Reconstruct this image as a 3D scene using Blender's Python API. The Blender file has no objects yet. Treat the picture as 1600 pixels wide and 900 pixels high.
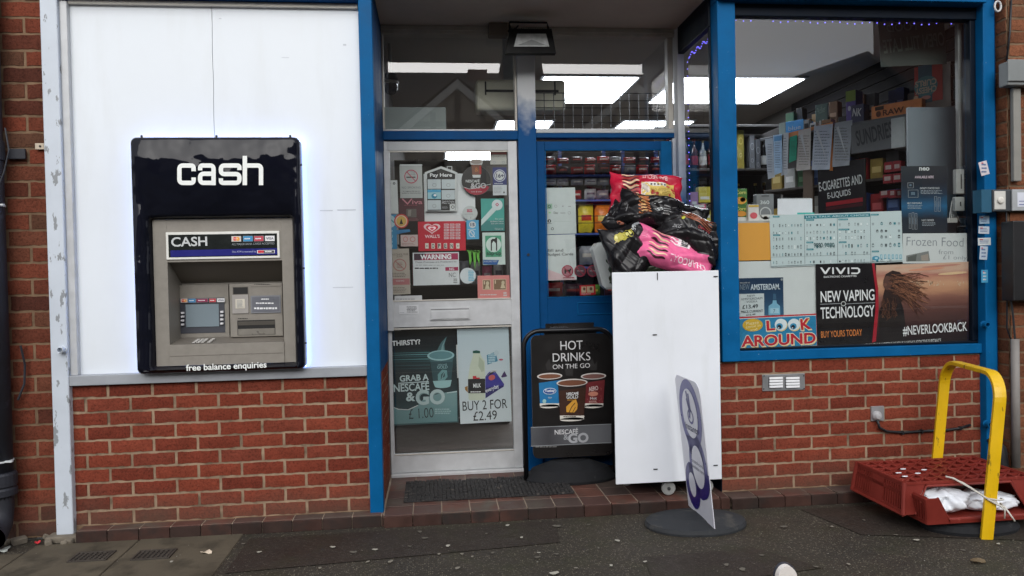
import bpy, math, random
from mathutils import Vector, Matrix
R = math.radians
rng = random.Random(11)
S = bpy.context.scene
COL = S.collection
# ------------------------------------------------------------------ camera, sky, sun, exposure
YAW, PITCH, ROLL, FPX = 0.1049, 0.0177, 0.0208, 1155.0
C0 = Vector((0, -4.1, 1.341))
_f = Vector((math.sin(YAW)*math.cos(PITCH), math.cos(YAW)*math.cos(PITCH), -math.sin(PITCH)))
_r = Vector((math.cos(YAW), -math.sin(YAW), 0)); _u = _r.cross(_f)
CR = _r*math.cos(ROLL) - _u*math.sin(ROLL); CU = _r*math.sin(ROLL) + _u*math.cos(ROLL); CF = _f
cam = bpy.data.objects.new('camera', bpy.data.cameras.new('camera'))
COL.objects.link(cam); S.camera = cam
cam.data.sensor_width = 36; cam.data.lens = FPX/1600*36
cam.data.clip_start = 0.05; cam.data.clip_end = 2000
cam.matrix_world = Matrix(((CR.x, CU.x, -CF.x, C0.x), (CR.y, CU.y, -CF.y, C0.y), (CR.z, CU.z, -CF.z, C0.z), (0, 0, 0, 1)))
SUN_EL, SUN_AZ = R(29), R(184)          # bright overcast, the light comes from behind the photographer
W = bpy.data.worlds.new('World'); S.world = W; W.use_nodes = True
nt = W.node_tree; nt.nodes.clear()
sky = nt.nodes.new('ShaderNodeTexSky'); sky.sky_type = 'NISHITA'; sky.sun_disc = False
sky.sun_elevation = SUN_EL; sky.sun_rotation = SUN_AZ; sky.dust_density = 4; sky.air_density = 1.0
hs = nt.nodes.new('ShaderNodeHueSaturation'); hs.inputs['Saturation'].default_value = 0.12
mx = nt.nodes.new('ShaderNodeMixRGB'); mx.inputs[0].default_value = 0.6; mx.inputs[2].default_value = (9.6, 9.9, 10.6, 1)
bg = nt.nodes.new('ShaderNodeBackground'); bg.inputs['Strength'].default_value = 0.10
ow = nt.nodes.new('ShaderNodeOutputWorld')
nt.links.new(sky.outputs[0], hs.inputs['Color']); nt.links.new(hs.outputs[0], mx.inputs[1])
nt.links.new(mx.outputs[0], bg.inputs['Color']); nt.links.new(bg.outputs[0], ow.inputs['Surface'])
sun = bpy.data.objects.new('sun', bpy.data.lights.new('sun', 'SUN')); COL.objects.link(sun)
sun.data.energy = 1.5; sun.data.angle = R(50); sun.data.color = (1, 0.97, 0.93)
_sd = Vector((math.sin(SUN_AZ)*math.cos(SUN_EL), math.cos(SUN_AZ)*math.cos(SUN_EL), math.sin(SUN_EL)))
sun.rotation_euler = _sd.to_track_quat('Z', 'Y').to_euler()
S.view_settings.view_transform = 'Standard'; S.view_settings.look = 'None'
S.view_settings.gamma = 1; S.view_settings.exposure = 0.46
S.cycles.max_bounces = 8; S.cycles.transparent_max_bounces = 16; S.cycles.caustics_reflective = False; S.cycles.caustics_refractive = False
S.cycles.use_denoising = True; S.cycles.sample_clamp_indirect = 6

# ------------------------------------------------------------------ helpers
def ray(px, py): return CF + CR*((px-800)/FPX) - CU*((py-450)/FPX)
def at(px, py, Y=0.0):                    # the point of the wall plane y = Y seen at that pixel of the photograph
    d = ray(px, py); return C0 + d*((Y-C0.y)/d.y)
def atp(px, py, P, N):
    d = ray(px, py); return C0 + d*((P-C0).dot(N)/d.dot(N))
def lin(c): return tuple(((v/255)/12.92 if v/255 <= 0.04045 else (((v/255)+0.055)/1.055)**2.4) for v in c)

MATS = {}
def nodes(name):
    m = bpy.data.materials.new(name); m.use_nodes = True
    t = m.node_tree; return m, t, t.nodes['Principled BSDF']
def noise(t, scale, detail=3, coord='Object', rough=0.6, stretch=None):
    tc = t.nodes.new('ShaderNodeTexCoord'); n = t.nodes.new('ShaderNodeTexNoise')
    n.inputs['Scale'].default_value = scale; n.inputs['Detail'].default_value = detail; n.inputs['Roughness'].default_value = rough
    if stretch:
        mp = t.nodes.new('ShaderNodeMapping'); mp.inputs['Scale'].default_value = stretch
        t.links.new(tc.outputs[coord], mp.inputs[0]); t.links.new(mp.outputs[0], n.inputs['Vector'])
    else: t.links.new(tc.outputs[coord], n.inputs['Vector'])
    return n
def ramp(t, src, stops):
    r = t.nodes.new('ShaderNodeValToRGB'); e = r.color_ramp.elements
    while len(e) < len(stops): e.new(0.5)
    for k, (p, c) in enumerate(stops):
        e[k].position = p; e[k].color = (*c, 1) if len(c) == 3 else c
    t.links.new(src, r.inputs[0]); return r
def mix(t, fac, a, b, mode='MIX'):
    m = t.nodes.new('ShaderNodeMixRGB'); m.blend_type = mode
    for k, v in ((0, fac), (1, a), (2, b)):
        if hasattr(v, 'links'): t.links.new(v, m.inputs[k])
        elif k == 0: m.inputs[0].default_value = v
        else: m.inputs[k].default_value = (*v, 1)
    return m.outputs[0]
def bumpy(t, b, src, strength, dist=0.002):
    n = t.nodes.new('ShaderNodeBump'); n.inputs['Strength'].default_value = strength; n.inputs['Distance'].default_value = dist
    t.links.new(src, n.inputs['Height']); t.links.new(n.outputs[0], b.inputs['Normal'])
def mat(name, c, rough=0.55, metal=0.0, var=0.12, sc=9, bump=0.0, bsc=120, coat=0.0, marks=None, mth=(0.62, 0.66), msc=40, mstretch=None, emit=0.0, spec=0.5):
    """plain paint, plastic, metal: colour c (sRGB), slight mottling, optional worn marks of another colour"""
    if name in MATS: return MATS[name]
    m, t, b = nodes(name); l = lin(c)
    n = noise(t, sc, 5)
    r = ramp(t, n.outputs[0], [(0.3, tuple(v*(1-var) for v in l)), (0.7, tuple(min(1, v*(1+var)) for v in l))])
    o = r.outputs[0]
    if marks:
        n2 = noise(t, msc, 4, stretch=mstretch); k = ramp(t, n2.outputs[0], [(mth[0], (0, 0, 0)), (mth[1], (1, 1, 1))])
        o = mix(t, k.outputs[0], o, lin(marks))
    t.links.new(o, b.inputs['Base Color'])
    rr = ramp(t, n.outputs[0], [(0.3, (rough*0.85,)*3), (0.7, (min(1, rough*1.2),)*3)]); t.links.new(rr.outputs[0], b.inputs['Roughness'])
    b.inputs['Metallic'].default_value = metal; b.inputs['Specular IOR Level'].default_value = spec
    if coat: b.inputs['Coat Weight'].default_value = coat; b.inputs['Coat Roughness'].default_value = 0.03
    if bump: bumpy(t, b, noise(t, bsc, 4).outputs[0], bump)
    if emit:
        b.inputs['Emission Color'].default_value = (*l, 1); b.inputs['Emission Strength'].default_value = emit
    MATS[name] = m; return m
def ink(c, rough=0.38):
    k = 'ink_%02x%02x%02x_%d' % (*c, int(rough*100))
    return mat(k, c, rough, var=0.05, sc=14)
def grad(name, stops, ns=5, amt=0.12, axis='Z', rough=0.35):     # printed picture: bands of colour along its height
    if name in MATS: return MATS[name]
    m, t, b = nodes(name)
    tc = t.nodes.new('ShaderNodeTexCoord'); sp = t.nodes.new('ShaderNodeSeparateXYZ'); t.links.new(tc.outputs['Generated'], sp.inputs[0])
    n = noise(t, ns, 5, 'Generated', stretch=(1, 1, 4))
    a = t.nodes.new('ShaderNodeMath'); a.operation = 'MULTIPLY_ADD'; a.inputs[1].default_value = amt
    t.links.new(n.outputs[0], a.inputs[0]); t.links.new(sp.outputs[axis], a.inputs[2])
    r = ramp(t, a.outputs[0], [(p, lin(c)) for p, c in stops]); t.links.new(r.outputs[0], b.inputs['Base Color']); b.inputs['Roughness'].default_value = rough
    MATS[name] = m; return m

class B:
    def __init__(s): s.v = []; s.f = []; s.m = []; s.mats = []; s.t = {}
    def mi(s, m):
        if m not in s.mats: s.mats.append(m)
        return s.mats.index(m)
    def face(s, pts, m):
        n = len(s.v); s.v += [tuple(p) for p in pts]; s.f.append(tuple(range(n, n+len(pts)))); s.m.append(s.mi(m)); return s
    def raw(s, vs, fs, m):
        n = len(s.v); s.v += [tuple(p) for p in vs]; k = s.mi(m)
        for f in fs: s.f.append(tuple(n+i for i in f)); s.m.append(k)
        return s
    def box(s, x0, x1, y0, y1, z0, z1, m, M=None):
        vs = [Vector((x, y, z)) for x in (min(x0, x1), max(x0, x1)) for y in (min(y0, y1), max(y0, y1)) for z in (min(z0, z1), max(z0, z1))]
        if M is not None: vs = [M @ v for v in vs]
        return s.raw(vs, [(0, 1, 3, 2), (4, 6, 7, 5), (0, 4, 5, 1), (2, 3, 7, 6), (0, 2, 6, 4), (1, 5, 7, 3)], m)
    def prism(s, pts, y0, y1, m, side=None, M=None):      # pts: (x, z) outline, extruded from y0 (front) to y1
        n = len(pts); vs = [Vector((x, y0, z)) for x, z in pts] + [Vector((x, y1, z)) for x, z in pts]
        if M is not None: vs = [M @ v for v in vs]
        s.raw(vs, [tuple(range(n)), tuple(range(2*n-1, n-1, -1))], m)
        return s.raw(vs, [(i, n+i, n+(i+1) % n, (i+1) % n) for i in range(n)], side or m)
    def tube(s, path, r, m, n=8, caps=True, flat=None):
        path = [Vector(p) for p in path]; k = len(path); vs = []; up = None
        for i, p in enumerate(path):
            d = (path[min(i+1, k-1)] - path[max(i-1, 0)]).normalized()
            if up is None: up = Vector((0, 0, 1)) if abs(d.z) < 0.9 else Vector((0, 1, 0))
            a = d.cross(up).normalized(); up = a.cross(d).normalized()
            rr = r[i] if isinstance(r, (list, tuple)) else r
            for j in range(n):
                w = 2*math.pi*j/n; vs.append(p + a*math.cos(w)*rr + up*math.sin(w)*rr*(flat or 1))
        fs = [(i*n+j, i*n+(j+1) % n, (i+1)*n+(j+1) % n, (i+1)*n+j) for i in range(k-1) for j in range(n)]
        if caps: fs += [tuple(range(n)), tuple(range(k*n-1, (k-1)*n-1, -1))]
        return s.raw(vs, fs, m)
    def lathe(s, cx, cy, prof, m, n=32, sx=1, sy=1, M=None):
        vs = [Vector((cx+r*sx*math.cos(2*math.pi*j/n), cy+r*sy*math.sin(2*math.pi*j/n), z)) for r, z in prof for j in range(n)]
        if M is not None: vs = [M @ v for v in vs]
        k = len(prof)
        fs = [(i*n+j, i*n+(j+1) % n, (i+1)*n+(j+1) % n, (i+1)*n+j) for i in range(k-1) for j in range(n)]
        fs += [tuple(range(n-1, -1, -1)), tuple(range((k-1)*n, k*n))]
        return s.raw(vs, fs, m)
    def build(s, name, parent=None, bevel=0.0, smooth=False, fix=True, seg=2):
        me = bpy.data.meshes.new(name); me.from_pydata(s.v, [], s.f)
        for m in s.mats: me.materials.append(m)
        me.polygons.foreach_set('material_index', s.m)
        if smooth: me.polygons.foreach_set('use_smooth', [True]*len(s.f))
        if s.t:
            a = me.attributes.new('tint', 'FLOAT', 'POINT')
            for i, v in s.t.items(): a.data[i].value = v
        me.update()
        if fix:
            import bmesh
            bm = bmesh.new(); bm.from_mesh(me); bmesh.ops.recalc_face_normals(bm, faces=bm.faces); bm.to_mesh(me); bm.free()
        o = bpy.data.objects.new(name, me); COL.objects.link(o); o.parent = parent
        if bevel:
            md = o.modifiers.new('bevel', 'BEVEL'); md.width = bevel; md.segments = seg; md.limit_method = 'ANGLE'; md.angle_limit = R(40)
        return o
def kids(o): return [c for c in bpy.data.objects if c.parent == o]
def tag(o, label=None, cat=None, group=None, kind=None):
    if label: o['label'] = label
    if cat: o['category'] = cat
    if group: o['group'] = group
    if kind: o['kind'] = kind
    return o
def empty(name): o = bpy.data.objects.new(name, None); o.empty_display_size = 0.1; COL.objects.link(o); return o
def done(o, label=None, cat=None, group=None, kind=None):     # move the thing's origin to its base, keep every part where it stands
    tag(o, label, cat, group, kind)
    ch = {}
    for c in bpy.data.objects:
        if c.parent: ch.setdefault(c.parent.name, []).append(c)
    tree = [o]; i = 0
    while i < len(tree): tree += ch.get(tree[i].name, []); i += 1
    ms = [x for x in tree if x.type == 'MESH']
    if not ms: return o
    lo = [min(v.co[k] for x in ms for v in x.data.vertices) for k in range(3)]
    hi = [max(v.co[k] for x in ms for v in x.data.vertices) for k in range(3)]
    base = Vector(((lo[0]+hi[0])/2, (lo[1]+hi[1])/2, lo[2]))
    for x in ms: x.data.transform(Matrix.Translation(-base))
    o.location = base; return o
def copy_thing(o, loc=None, label=None):
    def cp(a, p):
        c = a.copy(); COL.objects.link(c); c.parent = p
        for k in kids(a): cp(k, c)
        return c
    c = cp(o, None)
    if loc is not None: c.location = loc
    if label: c['label'] = label
    return c

_TX = {}
def glyphs(txt, bold):
    k = (txt, bold)
    if k not in _TX:
        cu = bpy.data.curves.new('t', 'FONT'); cu.body = txt; cu.resolution_u = 4; cu.offset = bold; cu.fill_mode = 'FRONT'
        cu.align_x = 'LEFT'; ob = bpy.data.objects.new('t', cu); COL.objects.link(ob)
        bpy.context.view_layer.update()
        ev = ob.evaluated_get(bpy.context.evaluated_depsgraph_get()); me = ev.to_mesh()
        vs = [(v.co.x, v.co.y) for v in me.vertices]; fs = [tuple(p.vertices) for p in me.polygons]
        ev.to_mesh_clear(); bpy.data.objects.remove(ob); bpy.data.curves.remove(cu)
        x0 = min(v[0] for v in vs); x1 = max(v[0] for v in vs); y0 = min(v[1] for v in vs); y1 = max(v[1] for v in vs)
        _TX[k] = ([((x-(x0+x1)/2)/(x1-x0), (y-(y0+y1)/2)/(y1-y0)) for x, y in vs], fs)
    return _TX[k]

class Sheet:
    """flat printed thing on a plane. Drawing coordinates are those of a zoomed view of the photograph (ox, oy, scale), or metres on the plane itself"""
    def __init__(s, Y=0.0, view=None, O=None, U=None, V=None, curve=None, step=0.0007):
        s.view = view; s.U = U or Vector((1, 0, 0)); s.V = V or Vector((0, 0, 1)); s.O = O or Vector((0, Y, 0))
        s.N = s.U.cross(s.V).normalized(); s.b = B(); s.part = {}; s.step = step; s.curve = curve
    def to(s, name): return s.part.setdefault(name, B()) if name else s.b
    def P(s, x, y):
        if s.view is None: return (x, y)
        ox, oy, sc = s.view; p = atp(ox+x/sc, oy+y/sc, s.O, s.N) - s.O
        return (p.dot(s.U), p.dot(s.V))
    def w(s, u, v, L):
        if s.curve: return s.curve(u, v, L*s.step)
        return s.O + s.U*u + s.V*v + s.N*(L*s.step)
    def size(s, cx, cy, w, h):
        if s.view is None: return w, h
        a = s.P(cx-w/2, cy); b = s.P(cx+w/2, cy); c = s.P(cx, cy-h/2); d = s.P(cx, cy+h/2)
        return abs(b[0]-a[0]), abs(c[1]-d[1])
    def poly(s, pts, m, L=1, part=None, loc=False):
        q = pts if loc else [s.P(*p) for p in pts]
        ar = sum(q[i][0]*q[(i+1) % len(q)][1]-q[(i+1) % len(q)][0]*q[i][1] for i in range(len(q)))
        if ar < 0: q = q[::-1]
        s.to(part).face([s.w(u, v, L) for u, v in q], m); return s
    def xf(s, x0, y0, x1, y1, rot):
        cx, cy = (x0+x1)/2, (y0+y1)/2; u, v = s.P(cx, cy); w, h = s.size(cx, cy, abs(x1-x0), abs(y1-y0))
        c, n = math.cos(R(rot)), math.sin(R(rot))
        return lambda a, b: (u+a*w*c+b*h*n, v-a*w*n+b*h*c)          # rot clockwise, degrees
    def rect(s, x0, y0, x1, y1, m, L=1, part=None, rot=0):
        f = s.xf(x0, y0, x1, y1, rot); return s.poly([f(-.5, -.5), f(.5, -.5), f(.5, .5), f(-.5, .5)], m, L, part, True)
    def slab(s, x0, y0, x1, y1, m, th=0.003, rot=0, L=0, part=None):          # a board with thickness behind its printed face
        f = s.xf(x0, y0, x1, y1, rot); q = [f(-.5, -.5), f(.5, -.5), f(.5, .5), f(-.5, .5)]
        fr = [s.w(u, v, L) for u, v in q]; bk = [p - s.N*th for p in fr]
        s.to(part).raw(fr+bk, [(0, 1, 2, 3), (7, 6, 5, 4), (0, 4, 5, 1), (1, 5, 6, 2), (2, 6, 7, 3), (3, 7, 4, 0)], m); return s
    def ell(s, cx, cy, rx, ry, m, L=1, part=None, a0=0, a1=360, n=28, rot=0):
        f = s.xf(cx-rx, cy-ry, cx+rx, cy+ry, rot)
        k = n if a1-a0 >= 360 else n+1
        return s.poly([f(.5*math.cos(R(a0+(a1-a0)*i/n)), .5*math.sin(R(a0+(a1-a0)*i/n))) for i in range(k)], m, L, part, True)
    def ring(s, cx, cy, rx, ry, t, m, L=1, part=None, n=28):
        f = s.xf(cx-rx, cy-ry, cx+rx, cy+ry, 0); k = 1-t/max(rx, ry)
        for i in range(n):
            a, b = 2*math.pi*i/n, 2*math.pi*(i+1)/n
            s.poly([f(.5*math.cos(a), .5*math.sin(a)), f(.5*math.cos(b), .5*math.sin(b)), f(.5*k*math.cos(b), .5*k*math.sin(b)), f(.5*k*math.cos(a), .5*k*math.sin(a))], m, L, part, True)
        return s
    def line(s, pts, w, m, L=1, part=None):
        q = [Vector(s.P(*p)) for p in pts]; ww = s.size(*pts[0], w, w)[1]/2
        for i, (a, b) in enumerate(zip(q, q[1:])):
            d = (b-a).normalized(); n = Vector((-d.y, d.x))*ww; e = d*ww*.6
            s.poly([a-n-e, b-n+e, b+n+e, a+n-e], m, L+.03*(i % 7), part, True)
        return s
    def stroke(s, pts, w, m, L=1, part=None, rad=0):
        q = [Vector(p) for p in pts]; out = [q[0]]
        for a, b, c in zip(q, q[1:], q[2:]):
            r = min(rad, (a-b).length*.49, (c-b).length*.49); d0, d1 = (a-b).normalized(), (c-b).normalized()
            for k in range(6): t = k/5; out.append((b+d0*r)*(1-t)**2 + b*2*t*(1-t) + (b+d1*r)*t*t)
        out.append(q[-1]); sides = []
        for i, p in enumerate(out):
            d = (out[min(i+1, len(out)-1)]-out[max(i-1, 0)]).normalized(); n = Vector((-d.y, d.x))*w/2; sides.append((p-n, p+n))
        for (a, b), (c, d) in zip(sides, sides[1:]): s.poly([a, c, d, b], m, L, part)
        return s
    def text(s, t, x0, y0, x1, y1, m, L=2, bold=0.0, rot=0, part='auto', flip=False):
        if part == 'auto': part = 'lettering#%d' % len(s.part)
        vs, fs = glyphs(t, bold); f = s.xf(x0, y0, x1, y1, rot); k = -1 if flip else 1
        pts = [s.w(*f(a*k, b), L) for a, b in vs]
        s.to(part).raw(pts, [q[::-1] for q in fs] if flip else fs, m); return s
    def words(s, x0, y0, x1, y1, rows, m, L=2, fill=0.55, part=None, seed=1):    # lines of print too small to read
        g = random.Random(seed); h = (y1-y0)/rows
        for i in range(rows):
            x = x0 + (x1-x0)*g.uniform(0, .04); end = x1-(x1-x0)*g.uniform(0, .25)
            while x < end:
                wd = min((x1-x0)*g.uniform(.05, .16), end-x); y = y0+h*(i+.5)
                s.rect(x, y-h*fill/2*g.uniform(.7, 1), x+wd, y+h*fill/2*g.uniform(.7, 1), m, L, part); x += wd+(x1-x0)*.025
        return s
    def make(s, name, label=None, cat=None, group=None, parent=None, bevel=0, smooth=False):
        o = s.b.build(name, parent, fix=False, bevel=bevel)
        for k, p in s.part.items(): p.build(k.split('#')[0], o, fix=False)
        if parent is None: done(o, label, cat, group)
        return o
# ------------------------------------------------------------------ special materials
def m_brick(name, stops, dirt=None):
    m, t, b = nodes(name)
    at_ = t.nodes.new('ShaderNodeAttribute'); at_.attribute_name = 'tint'
    base = ramp(t, at_.outputs['Fac'], [(p, lin(c)) for p, c in stops]).outputs[0]
    n = noise(t, 95, 6, rough=0.75); sp = ramp(t, n.outputs[0], [(0.34, (0.42, 0.40, 0.40)), (0.5, (1, 1, 1)), (0.72, (1.25, 1.2, 1.15))])
    c = mix(t, 0.85, base, sp.outputs[0], 'MULTIPLY')
    n1 = noise(t, 9, 4); c = mix(t, 0.6, c, ramp(t, n1.outputs[0], [(0.3, (0.7, 0.68, 0.66)), (0.7, (1.15, 1.1, 1.1))]).outputs[0], 'MULTIPLY')
    n3 = noise(t, 30, 4); c = mix(t, ramp(t, n3.outputs[0], [(0.7, (0, 0, 0)), (0.82, (0.35,)*3)]).outputs[0], c, lin((165, 135, 118)))
    if dirt:                                                     # splashed grime on the lowest courses
        tc = t.nodes.new('ShaderNodeTexCoord'); s = t.nodes.new('ShaderNodeSeparateXYZ'); t.links.new(tc.outputs['Object'], s.inputs[0])
        n2 = noise(t, 5, 5); ma = t.nodes.new('ShaderNodeMath'); ma.operation = 'MULTIPLY_ADD'; ma.inputs[1].default_value = 0.22
        t.links.new(n2.outputs[0], ma.inputs[0]); t.links.new(s.outputs['Z'], ma.inputs[2])
        k = ramp(t, ma.outputs[0], [(0.13, (0.75,)*3), (0.36, (0, 0, 0))]); c = mix(t, k.outputs[0], c, lin(dirt))
    t.links.new(c, b.inputs['Base Color']); b.inputs['Roughness'].default_value = 0.9; b.inputs['Specular IOR Level'].default_value = .12
    bumpy(t, b, n.outputs[0], 0.9, 0.004); return m
M_BRICK = m_brick('red_brick', [(0, (108, 51, 39)), (0.3, (123, 60, 45)), (0.7, (134, 67, 50)), (1, (117, 60, 47))], (88, 74, 64))
M_BROWN = m_brick('brown_brick', [(0, (78, 46, 38)), (0.4, (104, 58, 44)), (0.75, (122, 64, 48)), (1, (92, 64, 50))], (70, 64, 58))
M_ORANGE = m_brick('buff_brick', [(0, (96, 62, 46)), (0.4, (122, 78, 56)), (0.75, (134, 86, 62)), (1, (108, 78, 60))])
M_MORTAR = mat('mortar', (154, 132, 110), 0.95, spec=.1, var=0.3, sc=14, bump=0.7, bsc=160, marks=(112, 96, 80), mth=(0.52, 0.66), msc=7)
M_MORTAR2 = mat('old_mortar', (122, 100, 80), 0.95, spec=.1, var=0.3, sc=10, bump=0.6, bsc=160)
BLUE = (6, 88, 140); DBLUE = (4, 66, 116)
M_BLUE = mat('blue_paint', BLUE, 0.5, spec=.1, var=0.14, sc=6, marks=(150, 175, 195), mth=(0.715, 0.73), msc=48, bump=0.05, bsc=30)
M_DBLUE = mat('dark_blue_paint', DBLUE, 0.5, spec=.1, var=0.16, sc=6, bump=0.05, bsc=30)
M_SHADEBLUE = mat('blue_paint_shaded', (6, 18, 32), 0.5, spec=.15, var=0.2, sc=6)  # blue paint with the shade of the recessed window head put into the colour
M_POST = mat('white_post_paint', (196, 204, 214), 0.5, var=0.06, sc=5, marks=(138, 142, 146), mth=(0.60, 0.62), msc=9, mstretch=(2.4, 2.4, 1), bump=0.08, bsc=40)
M_BOARD = mat('white_board', (224, 230, 236), 0.5, var=0.03, sc=1.6, marks=(216, 221, 225), mth=(.5, .85), msc=3, mstretch=(2, 2, .4))
M_ALU = mat('silver_aluminium', (188, 190, 192), 0.42, 0.1, var=0.1, sc=12, mstretch=None, bump=0.03, bsc=300)
M_ALUD = mat('dull_aluminium', (182, 178, 170), 0.5, 0.2, var=0.14, sc=9)
M_SOFFIT = mat('brown_soffit_paint', (206, 194, 180), 0.8, var=0.12, sc=2, bump=0.05)
M_DARK = mat('black_plastic', (24, 25, 28), 0.45, var=0.2, sc=20)
M_RUBBER = mat('black_rubber', (30, 31, 34), 0.8, spec=.25, var=0.3, sc=16, bump=0.3, bsc=180, marks=(84, 84, 82), mth=(0.66, 0.8), msc=10)
def m_spray(name, zlo, zhi):                                      # silver frame over-sprayed with blue paint low down
    m, t, b = nodes(name); tc = t.nodes.new('ShaderNodeTexCoord'); s = t.nodes.new('ShaderNodeSeparateXYZ'); t.links.new(tc.outputs['Object'], s.inputs[0])
    n = noise(t, 7, 4); ma = t.nodes.new('ShaderNodeMath'); ma.operation = 'MULTIPLY_ADD'; ma.inputs[1].default_value = 0.35
    t.links.new(n.outputs[0], ma.inputs[0]); t.links.new(s.outputs['Z'], ma.inputs[2])
    mr = t.nodes.new('ShaderNodeMapRange'); mr.inputs['From Min'].default_value = zlo+.17; mr.inputs['From Max'].default_value = zhi+.17; t.links.new(ma.outputs[0], mr.inputs[0])
    c = mix(t, mr.outputs[0], lin((4, 72, 126)), lin((204, 207, 209))); t.links.new(c, b.inputs['Base Color']); b.inputs['Roughness'].default_value = 0.5; b.inputs['Specular IOR Level'].default_value = .12
    return m
M_SPRAY = m_spray('sprayed_mullion_paint', 2.3, 2.52)
M_SPRAYJ = m_spray('sprayed_jamb_paint', 1.75, 2.35)
M_SPRAYD = mat('sprayed_door_frame_paint', (166, 170, 172), 0.42, 0.1, var=0.08, sc=9, marks=(20, 92, 142), mth=(0.655, 0.75), msc=6)
def m_glass(name, k, tint=(0.93, 0.95, 0.94)):
    m = bpy.data.materials.new(name); m.use_nodes = True; t = m.node_tree; t.nodes.clear()
    o = t.nodes.new('ShaderNodeOutputMaterial'); a = t.nodes.new('ShaderNodeMixShader'); tr = t.nodes.new('ShaderNodeBsdfTransparent'); g = t.nodes.new('ShaderNodeBsdfGlossy')
    lw = t.nodes.new('ShaderNodeLayerWeight'); lw.inputs['Blend'].default_value = 0.5
    po = t.nodes.new('ShaderNodeMath'); po.operation = 'POWER'; po.inputs[1].default_value = 5; mu = t.nodes.new('ShaderNodeMath'); mu.operation = 'MULTIPLY_ADD'; mu.inputs[1].default_value = .9; mu.inputs[2].default_value = k; mu.use_clamp = True
    tr.inputs['Color'].default_value = (*tint, 1); g.inputs['Roughness'].default_value = 0.0; g.inputs['Color'].default_value = (1, 1, 1, 1)
    t.links.new(lw.outputs['Facing'], po.inputs[0]); t.links.new(po.outputs[0], mu.inputs[0]); t.links.new(mu.outputs[0], a.inputs[0]); t.links.new(tr.outputs[0], a.inputs[1]); t.links.new(g.outputs[0], a.inputs[2]); t.links.new(a.outputs[0], o.inputs['Surface'])
    return m
M_GLASS = m_glass('window_glass', 0.10)
def pane(name, parent, pts):                                      # one sheet of glass, normal to the street
    return B().face(pts, M_GLASS).build(name, parent, fix=False)

def bricks(b, u0, u1, rows, perp, pitch, f, mB, mM, proud=0.005, depth=0.1, back=True):
    """every brick its own block with ragged edges; rows = [(z0, z1)], perp(row) = where a vertical joint falls, f(u, z, d) = point, d outwards"""
    g = rng; j = 0.0060; ju = 0.0075
    for r, (za, zb) in enumerate(rows):
        p = perp(r); k = math.floor((u0-p)/pitch); u = p+k*pitch
        while u < u1:
            a, c = max(u+ju, u0), min(u+pitch-ju, u1); u += pitch
            if c-a < 0.012: continue
            nx = max(2, round((c-a)/0.024)); nz = 2; n0 = len(b.v); tint = g.random()
            ea = [g.uniform(-.0026, .0034) for _ in range(nx+1)]; eb = [g.uniform(-.0044, .002) for _ in range(nx+1)]; tw = g.uniform(-.0016, .0016)
            vs = []
            for i in range(nx+1):
                for q in range(nz+1):
                    uu = a+(c-a)*i/nx; zz = za+j+(zb-za-2*j)*q/nz
                    if q == 0: zz += ea[i]
                    if q == nz: zz += eb[i]
                    if i in (0, nx) and 0 < q < nz: uu += g.uniform(-.002, .002)
                    edge = i in (0, nx) or q in (0, nz)
                    vs.append(f(uu, zz+tw*(i/nx-.5)*2, proud + g.uniform(-.0009, .0009) - (0.0018 if edge else 0)))
            fs = [(i*(nz+1)+q, (i+1)*(nz+1)+q, (i+1)*(nz+1)+q+1, i*(nz+1)+q+1) for i in range(nx) for q in range(nz)]
            rim = [i*(nz+1) for i in range(nx+1)] + [nx*(nz+1)+q for q in range(1, nz+1)] + [i*(nz+1)+nz for i in range(nx-1, -1, -1)] + [q for q in range(nz-1, 0, -1)]
            base = len(vs)
            for ri in rim:
                q, i = ri % (nz+1), ri//(nz+1); vs.append(f(a+(c-a)*i/nx, za+j+(zb-za-2*j)*q/nz, -0.004))
            fs += [(rim[i], base+i, base+(i+1) % len(rim), rim[(i+1) % len(rim)]) for i in range(len(rim))]
            b.raw(vs, fs, mB)
            for i in range(n0, len(b.v)): b.t[i] = tint
    z0, z1 = rows[-1][0], rows[0][1]
    if rows[0][0] < rows[-1][0]: z0, z1 = rows[0][0], rows[-1][1]
    q = [f(u, z, d) for u in (u0, u1) for z in (z0, z1) for d in (-depth, 0)]
    b.raw(q, [(0, 1, 3, 2), (4, 6, 7, 5), (0, 4, 5, 1), (2, 3, 7, 6), (0, 2, 6, 4), (1, 5, 7, 3)], mM)

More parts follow.
